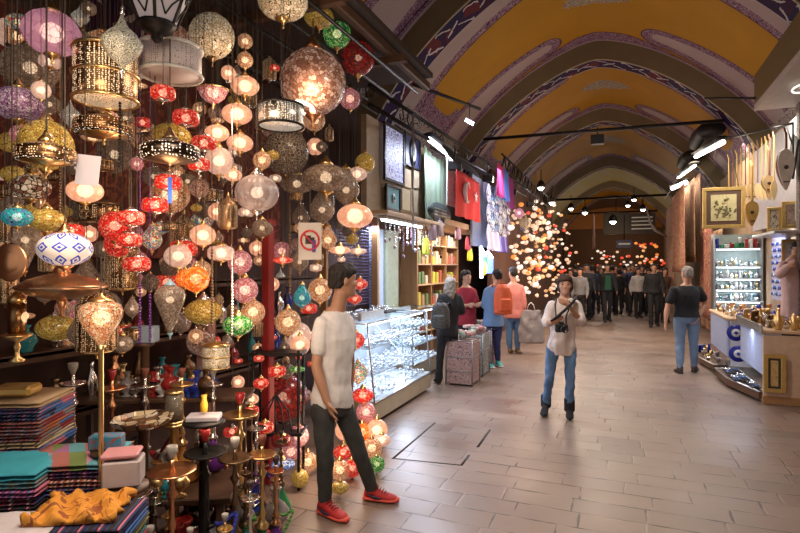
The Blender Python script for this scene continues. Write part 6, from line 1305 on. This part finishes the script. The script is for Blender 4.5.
def scatter(x0, x1, y0, y1, z, nx, ny, where, scale=1.0, mats=None, kinds_=(0, 1, 2, 3, 4), jit=.02):
    for i in range(nx):
        for j in range(ny):
            k = r.choice(kinds_); m, mn = r.choice(mats or PM); a = r.uniform(.032, .052)*scale; H = r.uniform(.08, .2)*scale*(.5 if k == 1 else 1)
            if (k, mn) not in mm: mm[(k, mn)] = pot(k, .04, .14).mesh(KN[k], m)
            o = obj(KN[k], mm[(k, mn)], None, (x0+(x1-x0)*(i+.5)/nx+r.uniform(-jit, jit), y0+(y1-y0)*(j+.5)/ny+r.uniform(-jit, jit), z), r.uniform(0, 6), (a/.04, a/.04, H/.14))
            col = ('aisle side', 'second line', 'third line', 'wall side')[min(3, int(i*4/nx))]; row = ('nearest', 'near', 'middle', 'far', 'farthest')[min(4, int(j*5/ny))]
            tag(o, '%s %s on %s, %s, %s' % (mn, KN[k].replace('_', ' '), where, col, row), KN[k].replace('_', ' '), 'metalware on '+where)
scatter(1.66, 2.38, 8.0, 8.32, .901, 7, 3, 'the near right stall end')
scatter(1.64, 1.92, 8.36, 9.25, .901, 3, 8, 'the near right stall arm')
for (x, y, s_) in ((1.78, 7.86, 1.5), (1.95, 7.9, 1.3)):
    o = obj('ewer', pot(0, .05, .2).mesh('ewer', brass), None, (x, y, .902), .5, s_*.8); tag(o, 'large brass ewer at the %s front corner of the near right stall' % ('aisle' if x < 1.8 else 'inner'), 'ewer')
fr(765, 354, 784, 392.5, 6.42, goldwood, plain('dark_mount', (.05, .04, .03), .6), 'gilt framed narrow calligraphy leaning on the peach stall end', fw=.05, mount=(pattern('gold_script', (.55, .38, .16), (.28, .16, .04), 14, .3), .06), tilt=0)
fr(787, 345, 801, 380, 6.55, goldwood, plain('cream_mount', (.5, .42, .32), .6), 'pale framed purple and gold panel beside the calligraphy', fw=.02, mount=(pattern('purple_gold', (.10, .05, .16), (.4, .3, .1), 10, .4), .08))
# low platforms with trays of trinkets
def platform(name, poly, z0, z1, label, items, seed):
    t = thing(name, label, 'platform', (poly[0][0], poly[0][1], 0)); ox, oy = poly[0]; P_ = [(a-ox, b-oy) for a, b in poly]
    q = MB(); q.prism(P_, (0, 0, z0), Vector((1, 0, 0)), Vector((0, 1, 0)), Vector((0, 0, 1)), z1-z0); q.build('deck', bronze if False else darkwood, t)
    q = MB(); pts = [(a, b, z1+.008) for a, b in P_]+[(P_[0][0], P_[0][1], z1+.008)]; q.tube(pts, .012, 5); q.build('metal_edge', alu, t); return t
platform('low_platform', [(1.30, 9.3), (1.34, 8.55), (1.56, 7.78), (1.62, 7.78), (1.62, 9.3)], .04, .13, 'low dark platform with metal edge before the bluish cloth', None, 1)
for i in range(7):
    for j in range(2):
        y = 7.98+i*.19; x = 1.56-.11*j if i > 1 else 1.58-.02*j
        if i <= 1 and j: continue
        t = thing('trinket_tray', 'tray of trinkets on low platform, %s from near end%s' % (('first', 'second', 'third', 'fourth', 'fifth', 'sixth', 'seventh')[i], ', aisle side' if j else ''), 'tray', (x-.02, y, .15)); q = MB(); q.box((0, 0, .008), (.10, .15, .014), .003); q.build('tray_body', black, t)
        o = MB(); rr3 = random.Random(i*3+j); [o.ell((rr3.uniform(-.04, .04), rr3.uniform(-.065, .065), .022), (.010, .010, .008), 6, 4) for _ in range(22)]; o = o.build('trinkets', [plain('blue_trinket', (.06, .12, .3), .25), shiny, iron][(i+j) % 3]); o.location = t.location; tag(o, 'trinkets in the %s tray of the low platform%s' % (('first', 'second', 'third', 'fourth', 'fifth', 'sixth', 'seventh')[i], ', aisle side' if j else ''), 'trinkets', kind='stuff')
light('AREA', (1.58, 8.5, .84), 9, COOL, .05, 1.2, aim=(1.4, 8.5, 0))
# second stall behind with evil eye banner
t = thing('market_stall', 'second stall table with evil eye banner behind the near one', 'stall', (1.98, 10.5, 0))
q = MB(); q.box((0, 0, .86), (.95, 1.9, .04), .008); q.build('table_top', palewood, t); q = MB(); q.box((-.44, 0, .55), (.02, 1.8, .58)); q.build('cloth_front', plain('bluish_cloth', (.35, .42, .62), .7), t)
q = MB(); q.box((0, -.93, .5), (.86, .02, .72)); q.build('end_panel', plain('white_banner', (.62, .62, .68), .6), t)
for k, (x, z, rad) in enumerate(((-.33, .34, .125), (-.36, .66, .125), (-.3, .92, .05))):
    q = MB(); q.x = Matrix.Translation((x, -.945, z)) @ Matrix.Rotation(PI/2, 4, 'X'); q.lathe([(.001, .006), (rad, .006), (rad, 0)], 24); e = q.build('evil_eye', plain('cobalt', (.01, .02, .3), .35, var=.02), t)
    q = MB(); q.x = Matrix.Translation((x, -.953, z)) @ Matrix.Rotation(PI/2, 4, 'X'); q.lathe([(.001, .004), (rad*.5, .004), (rad*.5, 0)], 18); q.build('white_iris', white, e); q = MB(); q.x = Matrix.Translation((x, -.959, z)) @ Matrix.Rotation(PI/2, 4, 'X'); q.lathe([(.001, .004), (rad*.2, .004), (rad*.2, 0)], 14); q.build('pupil', plain('cobalt', (.01, .02, .3), .35), e)
scatter(1.56, 2.4, 9.62, 11.4, .881, 6, 9, 'the second right stall', .95, [(silver, 'silver'), (brass, 'brass'), (GL['blue'], 'blue glass'), (GL['clear'], 'clear glass'), (copper, 'copper')])
platform('low_platform', [(1.22, 11.5), (1.22, 10.4), (1.34, 9.7), (1.54, 9.7), (1.54, 11.5)], .04, .12, 'second low platform crowded with small vessels', None, 2)
scatter(1.26, 1.52, 9.9, 11.45, .13, 2, 9, 'the second low platform', .9, [(silver, 'silver'), (GL['blue'], 'blue glass'), (brass, 'brass'), (GL['clear'], 'clear glass')])
scatter(1.26, 1.5, 10.3, 11.45, .33, 0, 0, 'x')
# lit glass shelving with glassware
def cab(x0, x1, y, D, z0, z1, zs, label, seed, back):
    t = thing('display_shelving', label, 'shelving', ((x0+x1)/2, y, 0)); W = x1-x0
    for a in (-1, 1): q = MB(); q.box((a*(W/2-.012), 0, (z0+z1)/2), (.024, D, z1-z0)); q.build('side_panel', alu, t)
    q = MB(); q.box((0, D/2, (z0+z1)/2), (W, .02, z1-z0)); q.build('back_panel', back, t)
    for k, z in enumerate(zs): q = MB(); q.box((0, 0, z), (W-.05, D, .014)); q.build('shelf', plain('pale_shelf_glass', (.6, .7, .75), .1), t); q = MB(); q.tube([(-W/2+.05, -D/2+.01, z-.02), (W/2-.05, -D/2+.01, z-.02)], .008, 6); q.build('light_strip', plain('shelf_light', (1, 1, 1), .5, em=(.85, .93, 1), es=6, var=0), t); light('AREA', ((x0+x1)/2, y-D/2+.03, z-.035), 3, (.85, .92, 1), W*.8, .03, aim=((x0+x1)/2, y+.05, z-.6))
    return t
zs = (1.02, 1.24, 1.45, 1.68, 2.02)
cab(1.62, 2.42, 11.9, .36, .3, 2.3, zs, 'lit glass shelving crowded with glassware beside hanging kilims', 1, plain('grey_green_back', (.35, .42, .40), .6))
gm = [(GL['clear'], 'clear glass'), (plain('white_porcelain', (.68, .68, .68), .2), 'white porcelain'), (silver, 'silver'), (plain('pale_blue_glaze', (.35, .5, .6), .2), 'pale blue'), (brass, 'brass')]
for z, zn in zip(zs, ('bottom', 'fourth', 'third', 'second', 'top')):
    scatter(1.66, 2.38, 11.78, 12.04, z+.008, 9, 2, 'the %s shelf of the lit shelving' % zn, .78 if zn != 'top' else 1.1, gm if zn != 'top' else [(GL['red'], 'red glass'), (GL['green'], 'green glass'), (GL['blue'], 'blue glass'), (gm[1][0], 'white porcelain')], jit=.006)
# blue bead panel and shelf to the right
q = MB(); q.box((2.30, 10.0, 1.65), (.04, .9, 1.0)); tag(q.build('display_board', plain('lavender_board', (.42, .45, .7), .6)), 'lavender board hung with blue beads behind the seller', 'board')
bm_ = [plain('cobalt', (.01, .02, .3), .35), GL['blue'], plain('pale_blue_glaze', (.35, .5, .6), .2)]
for i in range(9):
    for j in range(9):
        q = MB(); q.x = Matrix.Translation((2.27, 9.62+i*.095, 1.24+j*.10)) @ Matrix.Rotation(-PI/2, 4, 'Y'); q.lathe([(.001, .012), (.02, .012), (.034, .004), (.034, 0)], 12) if (i+j) % 3 else q.lathe([(.001, .01), (.02, .01), (.02, 0)], 10)
        tag(q.build('eye_bead', bm_[(i*2+j) % 3]), 'blue glass eye bead on the lavender board', 'bead', 'eye beads on the lavender board')
light('AREA', (2.1, 9.9, 2.25), 7, (.9, .93, 1), .3, .8, aim=(2.2, 10, 1.5))
fr(783, 239, 800, 262, 7.6, goldwood, plain('silver_scene', (.5, .5, .5), .4), 'framed pale picture above the lavender board', fw=.04, mount=(pattern('pale_scene', (.6, .6, .6), (.15, .2, .2), 6, .4), .08))
fr(768, 207, 780, 231, 7.9, goldwood, pattern('small_print', (.55, .45, .35), (.15, .12, .1), 7, .4), 'small gilt framed print left of another under the lutes', fw=.035)
fr(783, 201, 798, 228, 7.8, goldwood, pattern('tan_print', (.45, .32, .24), (.3, .2, .15), 5, .4), 'larger gilt framed brown print under the big lute', fw=.05)
q = MB(); c_ = PX(783, 234, 2.1); q.box((2.1, c_.y, c_.z), (.5, 1.3, .04), .008); tag(q.build('wall_ledge', alu), 'pale ledge under the small framed prints', 'ledge')
# large gilt framed picture hanging
t, w, h = fr(705, 187, 742, 228, 8.5, goldwood, plain('brown_mount', (.10, .05, .03), .6), 'large gilt framed flower picture hanging over the aisle', fw=.055, mount=(pattern('flower_print', (.55, .48, .25), (.25, .2, .08), 4, .12), .13))
q = MB(); [q.ell((random.Random(k).gauss(0, .07), -.02, -.05+random.Random(k+50).gauss(0, .05)), (.018, .004, .014), 7, 4) for k in range(34)]; q.ell((-.1, -.02, .09), (.02, .004, .03), 8, 5); q.ell((.04, -.02, .13), (.045, .004, .014), 8, 5, rot=Matrix.Rotation(-.3, 3, 'Y')); q.build('painted_flowers', plain('olive_ink', (.14, .12, .05), .7), t)
q = MB(); q.tube([(-w*.35, 0, h/2), (-w*.1, 0, 1.25)], .004, 4); q.build('wire', cord_m, t); q = MB(); q.tube([(w*.35, 0, h/2), (w*.1, 0, 1.25)], .004, 4); q.build('wire', cord_m, t)
# lutes
def lute(px, pyt, pyb, X, bw, body, face_, label, rz=0, shape='tear', tilt=0):
    a = PX(px, pyt, X); Zc = proj(a)[2]; s = Zc/FOC; H = (pyb-pyt)*s; t = thing('lute', label, 'lute', a, YAW*.5+rz, 'lutes hung along the rail'); t.rotation_euler.y = tilt; bw = bw*s; bl = {'tear': .42, 'long': .30, 'pear': .72}[shape]*H; d = bw*.5
    q = MB(); rs = []
    for i in range(13): u = i/12; wv = max(.02, math.sin(PI*min(1, u**(.62 if shape != 'long' else .7)))**.75)*bw/2 if 0 < u < 1 else .008; rs.append((Vector((0, d*.52*math.sin(PI*u)+.012, -H+bl*(1-u)*1.0)), Vector((wv, 0, 0)), Vector((0, max(.004, d*.5*math.sin(PI*max(.03, min(.97, u)))), 0))))
    rs = rs[::-1]; q.rings([(Vector((c.x, c.y, -H+bl*(k/12.0))), U, V) for k, (c, U, V) in enumerate(rs)][::-1], 14); q.build('bowl_back', body, t)
    out = [(U.x, -H+bl*(k/12.0)) for k, (c, U, V) in enumerate(rs)]; poly = out+[(-x, z) for x, z in out[::-1]]
    q = MB(); q.prism([(x*.98, z) for x, z in poly], (0, -.006, 0), Vector((1, 0, 0)), Vector((0, 0, 1)), Vector((0, 1, 0)), .012); q.build('soundboard', face_, t)
    q = MB(); q.box((0, .0, -(H-bl)/2), (bw*.14 if shape != 'long' else bw*.18, .025, H-bl), .004); q.build('neck', body, t)
    q = MB(); q.box((0, .03, .02), (bw*.13, .03, .12), .004, rot=Matrix.Rotation(-.5, 3, 'X')); q.build('pegbox', body, t)
    if bw > .1:
        q = MB(); q.x = Matrix.Translation((0, -.009, -H+bl*.55)) @ Matrix.Rotation(PI/2, 4, 'X'); q.lathe([(.001, .003), (bw*.14, .003), (bw*.14, 0)], 14); q.build('sound_hole', plain('dark_rosette', (.05, .03, .02), .6), t)
        q = MB(); q.box((0, -.012, -H+bl*.2), (bw*.35, .012, .014)); q.build('bridge', darkwood, t)
    return t
spruce = wood('spruce_face', (.60, .42, .2), (.70, .52, .28)); walnut = wood('walnut_back', (.2, .09, .04), (.3, .14, .06)); honey = wood('honey_wood', (.55, .3, .08), (.66, .4, .12))
lute(786, 132, 190, 1.98, 15, walnut, plain('ivory_face', (.72, .66, .56), .4), 'big ivory faced lute hanging rightmost under the bracket', shape='pear')
q = MB(); a = PX(793, 140, 2.15); q.box((a.x, a.y, a.z-.22), (.03, .30, .55), .01, rot=Matrix.Rotation(.5, 3, 'X')); tag(q.build('dark_case', black), 'dark instrument case hanging behind the big lute', 'case')
lute(752, 165, 226, 1.75, 12.5, honey, wood('honey_face', (.62, .36, .08), (.7, .45, .12)), 'golden lute hanging low right of the flower picture', shape='tear')
lute(769, 150, 193, 2.0, 12, walnut, spruce, 'ribbed back lute left of the big ivory one', shape='tear')
nm2 = ('first', 'second', 'third', 'fourth', 'fifth', 'sixth', 'seventh', 'eighth', 'ninth', 'tenth', 'eleventh', 'twelfth')
for i in range(12):
    px = 729+i*4.1; X = 2.05; pyt = 157-i*1.9; L = 42+i*2
    lute(px, pyt, pyt+L, X, 6, (honey, walnut, honey)[i % 3], spruce, '%s long-necked lute counted from the picture towards the bracket' % nm2[i], shape='long', rz=random.Random(i).uniform(-.5, .3))
# plaster wall behind lutes, bracket, rods
q = MB(); q.box((2.36, 9.9, 3.1), (.06, 4.4, 1.5)); tag(q.build('planked_board', plain('grey_white_boards', (.42, .40, .42), .6)), 'grey white board wall behind the lutes', 'board')
light('AREA', (1.9, 9.2, 3.75), 45, (1, .92, .8), .3, 1.8, aim=(2.35, 9.4, 2.6))
def rod(name, A, B, rad, label, m=iron, extra=None):
    t = thing(name, label, 'rod', A); q = MB(); q.tube([(0, 0, 0), B-A], rad, 6); q.build('bar', m, t)
    for e in (extra or []): q = MB(); q.tube([e[0]-A, e[1]-A], rad*.7, 5); q.build('brace', m, t)
    return t
a1 = PX(793, 123, 2.1); a0 = PX(722, 140, 2.02); rod('lute_rail', a0, a1, .016, 'black rail the lutes hang from, with end bracket', extra=[(a1, a1-Vector((0, 0, .45))), (a1-Vector((0, .3, 0))+Vector((0, .6, 0)), a1-Vector((0, 0, .3)))])
rod('rod', PX(705, 98, 1.4), PX(756, 98, 1.75), .02, 'short dark rod jutting out left of the lamp beam')
rod('rod', Vector((-2.85, 11.7, 4.52)), Vector((1.8, 11.7, 4.45)), .035, 'nearest long tie rod crossing the vault')
rod('rod', Vector((-2.75, 24.2, 4.6)), Vector((1.72, 24.2, 4.6)), .05, 'second tie rod far down the vault')
rod('rod', Vector((-2.75, 30.9, 4.6)), Vector((1.72, 30.9, 4.6)), .05, 'third tie rod near the hall end')
p = P(597.5, 139.5, depth_Y(597, 11.7)); t = thing('speaker_box', 'small black box hanging from the nearest tie rod', 'box', p); q = MB(); q.box((0, 0, 0), (.26, .16, .19), .01); q.build('box_body', black, t); q = MB(); q.tube([(0, 0, .09), (0, 0, .26)], .012, 5); q.build('hanger', iron, t)
# kilims hanging along the wall
kc = [((.28, .10, .06), (.45, .28, .16)), ((.32, .2, .1), (.15, .06, .04)), ((.40, .25, .15), (.25, .1, .06)), ((.2, .05, .04), (.4, .22, .12)), ((.36, .26, .16), (.2, .09, .05))]
for i, (x0, x1, yt, yb, X, lb) in enumerate(((672, 684, 190, 272, 1.35, 'nearest the crowd, russet'), (681, 694, 185, 262, 1.55, 'second, with tan border'), (690, 700, 178, 262, 1.8, 'third, dark red'), (700, 712, 228, 318, 1.75, 'below the flower picture, pale brown'), (712, 722, 230, 300, 1.95, 'rust toned, right of pale brown one'), (666, 674, 205, 300, 1.6, 'far, dark red'))):
    ya = PX(x0, 200, X).y; yb_ = PX(x1, 200, X).y; zt = PX((x0+x1)/2, yt, X).z; zb = max(.12, PX((x0+x1)/2, yb, X).z); q = MB(); drape(q, min(ya, yb_), max(ya, yb_), min(zt, 4.1), zb, X, .03, 3, .012); tag(q.build('kilim', pattern('kilim_%d' % i, kc[i % 5][0], kc[i % 5][1], 4, .5, .9)), 'hanging patterned kilim, %s' % lb, 'rug', 'kilims hanging along the right wall')
for i in range(12):
    y = 12.4+i*.42; c = kc[i % 5]; q = MB(); z = 2.25; q.rings([(Vector((2.1, y, zz)), Vector((a, 0, 0)), Vector((0, b, 0))) for zz, a, b in ((.05, .09, .11), (.1, .1, .12), (1.9, .1, .12), (2.0, .06, .08), (2.02, .01, .01))], 12); tag(q.build('rolled_rug', pattern('rug_roll_%d' % (i % 5), c[1], c[0], 6, .5, .9)), '%s upright rolled rug counted from the glass shelving' % nm2[i], 'rug', 'upright rolled rugs')
rod('cloth_rail', Vector((1.5, 12.2, 4.2)), Vector((1.5, 22, 4.2)), .03, 'long rail holding the kilims on the right')
light('AREA', (1.2, 13.5, 4.0), 130, (1, .8, .6), .3, 4, aim=(1.9, 13.5, 1.5))  # added warm area light brightening the kilims, no fixture of its own
# tube lights right with black hoods
fluo(696, 156.5, 723, 142, 1.45, 1.45, .04, 'longest slanting tube light on the right, nearest', 30, tube_warm)
fluo(678, 178, 695, 165.5, 1.5, 1.5, .03, 'middle thin tube light on the right', 20, tube_warm)
fluo(672.5, 188, 685.5, 182.5, 1.4, 1.45, .06, 'lowest short tube light on the right', 20, tube_warm)
for i, (px, py, X, sz, lb) in enumerate(((706, 137, 1.65, .45, 'large black folded awning above the nearest right tube light'), (690, 160, 1.7, .4, 'black folded awning above the middle right tube light'))):
    a = PX(px, py, X); q = MB(); q.rings([(a+Vector((0, k*.5, .02*math.sin(k*5))), Vector((.30*(1-.1*abs(k)), 0, 0)), Vector((0, 0, sz*.5*(1-.12*k*k)))) for k in (-1.6, -1.3, -.6, 0, .6, 1.3, 1.6)], 14); tag(q.build('folded_awning', black), lb, 'awning')
# carved bits: dark foliage ornament over the lutes
# signs at the far end
def board(px0, py0, px1, py1, Z, m, name, label, cat='sign', marks=None):
    a = P((px0+px1)/2, (py0+py1)/2, Z); s = Z/FOC; w, h = (px1-px0)*s, (py1-py0)*s; t = thing(name, label, cat, a, 0); q = MB(); q.box((0, 0, 0), (w, .12, h), .01); q.build('board', m, t)
    if marks: q = MB(); [q.box((x*w, -.07, z*h), (ww*w, .02, hh*h)) for x, z, ww, hh in marks]; q.build('lettering', plain('pale_lettering', (.5, .48, .42), .6, em=(.5, .48, .42), es=.15), t)
    q = MB(); q.tube([(0, 0, h/2), (0, 0, h/2+1.0)], .02, 5); q.build('hanger', iron, t); return t
board(616.5, 239.5, 632, 248, 21, plain('dark_violet_board', (.03, .015, .05), .4), 'hanging_sign', 'small black hanging sign with white lettering over crowd', marks=[(0, 0, .7, .2)])
board(604, 213, 628, 234, 30, plain('dim_board', (.07, .06, .05), .6), 'hanging_sign', 'wide dim board left of the listing board', marks=None)
board(630, 213, 654, 234, 29, plain('dark_brown_board', (.04, .03, .03), .6), 'hanging_sign', 'dark hanging board listing lines of lettering near the hall end', marks=[(0, .3, .8, .05), (0, .12, .8, .05), (0, -.06, .8, .05), (0, -.24, .8, .05)])
def spot(px, py, Z, label, w=15, rad=.05, rodlen=.5, aim=None):
    a = P(px, py, Z); t = thing('spotlight', label, 'spotlight', a, 0); q = MB(); q.ell((0, 0, 0), rad, 10, 8); q.build('bulb', tube_warm, t); q = MB(); q.lathe([(rad*1.3, -.01), (rad*1.2, rad), (rad*.6, rad*2), (.012, rad*2.2), (.012, rodlen)], 12); q.build('shade', iron, t)
    if w: light('POINT', a-Vector((0, 0, rad*1.6)), w, NEUT, rad)
spot(613, 221, 24, 'bright round lamp hanging at the middle of far hall', 30, .14)
for i, (px, py, Z, lb) in enumerate(((634, 199, 22, 'right far spotlight near the second tie rod'), (628, 205, 23, 'small far spotlight below the tie rod'), (643, 209, 20, 'small spotlight by the draped pale cloth'), (541, 187, 15, 'spotlight high over the far lamp shop'), (552, 202, 16, 'bright lamp over the far lamp shop'), (585, 212, 18, 'spotlight right of the far lamp shop'), (571, 208, 20, 'spotlight above the heads left of centre'))): spot(px, py, Z, lb, 6, .09)
q = MB(); A = [P(646, 206, 19), P(650, 222, 19), P(655, 230, 19), P(666, 236, 19)]; q.tube(A, [.12, .2, .26, .2], 8, flat=.2); tag(q.build('draped_cloth', cloth('pale_drape', (.45, .4, .36))), 'pale draped cloth swag left of the kilims', 'cloth')
q = MB(); w_ = P(593, 213, 22); drape(q, w_.y, w_.y+1.2, w_.z, P(593, 248, 22).z, w_.x, .05, 3); tag(q.build('hanging_cloth', cloth('peach_cloth', (.6, .35, .25))), 'peach pink cloth hanging right of the far lamp shop', 'cloth')
# left ceiling rails, truss, brackets
rod('ceiling_rail', Vector((-2.62, 5.4, 3.72)), Vector((-2.62, 16, 4.0)), .025, 'upper black rail running along the left shop fronts')
rod('ceiling_rail', Vector((-2.62, 5.4, 3.50)), Vector((-2.62, 16, 3.75)), .025, 'lower black rail running along the left shop fronts')
t = thing('rail_truss', 'dark ladder truss between the rails further along on the left', 'truss', Vector((-2.4, 11.5, 3.9)))
for k in range(14): y = k*.55; q = MB(); q.tube([(0, y, -.12), (.0, y+.28, .22)], .015, 5); q.tube([(0, y+.28, .22), (0, y+.55, -.12)], .015, 5); q.build('web_bar', iron, t)
for z in (-.12, .22): q = MB(); q.tube([(0, 0, z), (0, 7.7, z)], .02, 5); q.build('chord', iron, t)
rod('slanting_rod', PX(413, 84, -2.75), PX(480, 109, -2.1), .025, 'slanting black arm reaching over the aisle on the left')
a = P(469.5, 121.5, 7.2); t = thing('tube_lamp', 'short bright tube lamp hanging beneath the slanting arm', 'lamp', a, 0); q = MB(); q.tube([Rv*-.055+Vector((0, 0, .03)), Rv*.055-Vector((0, 0, .03))], .022, 8); q.build('tube', tube_on, t); q = MB(); q.tube([(0, 0, .02), (0, 0, .25)], .006, 5); q.build('hanger', iron, t); light('POINT', a-Vector((0, 0, .08)), 10, COOL, .06)
for i, (px, py) in enumerate(((455, 166), (488, 178), (512, 192), (530, 204))):
    a = PX(px, py, -2.5); t = thing('flood_light', '%s black flood light clamped on the left rail' % ('nearest', 'second', 'third', 'farthest')[i], 'flood light', a, .4); q = MB(); q.box((0, 0, 0), (.2, .12, .14), .015); q.build('housing', iron, t); q = MB(); q.box((.1, 0, -.03), (.01, .1, .1)); q.build('lens', tube_warm if i % 2 else plain('dim_lens', (.5, .5, .5), .2), t); q = MB(); q.tube([(0, 0, .07), (0, 0, .3)], .012, 5); q.build('clamp', iron, t)
for i, Y in enumerate((5.9, 7.3, 8.8, 10.4)):
    q = MB(); o = Vector((-2.95, Y, 3.72)); 
    for sg in (-1, 1):
        q.tube([o+Vector((0, sg*.18+sg*.16*math.cos(k*.5)*(1-k/16), .15+.16*math.sin(k*.5)*(1-k/16))) for k in range(14)], .010, 5)
    q.tube([o-Vector((0, .4, .05)), o+Vector((0, .4, -.05))], .014, 5); tag(q.build('scroll_bracket', iron), '%s wrought iron scroll on the left cornice' % ('nearest', 'second', 'third', 'farthest')[i], 'bracket')
for (x, y, z) in AISLE_FILL: light('SPOT', (x, y, z), 185, NEUT, .25, aim=(x, y, 0), spot=2.5)  # added downward fill, no fixtures at these points
light('AREA', (-2.33, 6.0, .75), 16, COOL, .25, 1.6, aim=(-1.2, 5.4, 0))  # added cool fill spreading the counter glow over the floor
for (y, w) in ((30, 60), (35, 50)): light('POINT', (-.4, y, 3.2), w, WARM, .3)  # added warm fill brightening the hall end
for y in (3, 9.5, 17, 27): light('POINT', (-.6, y, 3.0), 27, NEUT, .3)  # added point fill for the vault, no lamps here
for (px, py, X, w) in ((313, 95, -2.0, 10), (245, 110, -2.0, 8), (170, 200, -1.9, 7), (60, 190, -1.7, 6), (60, 60, -1.8, 6), (100, 340, -1.7, 4), (250, 300, -2.0, 7), (320, 430, -2.1, 8), (365, 400, -2.1, 6), (230, 400, -1.9, 5)):
    light('POINT', PX(px, py, X), w, WARM, .12)
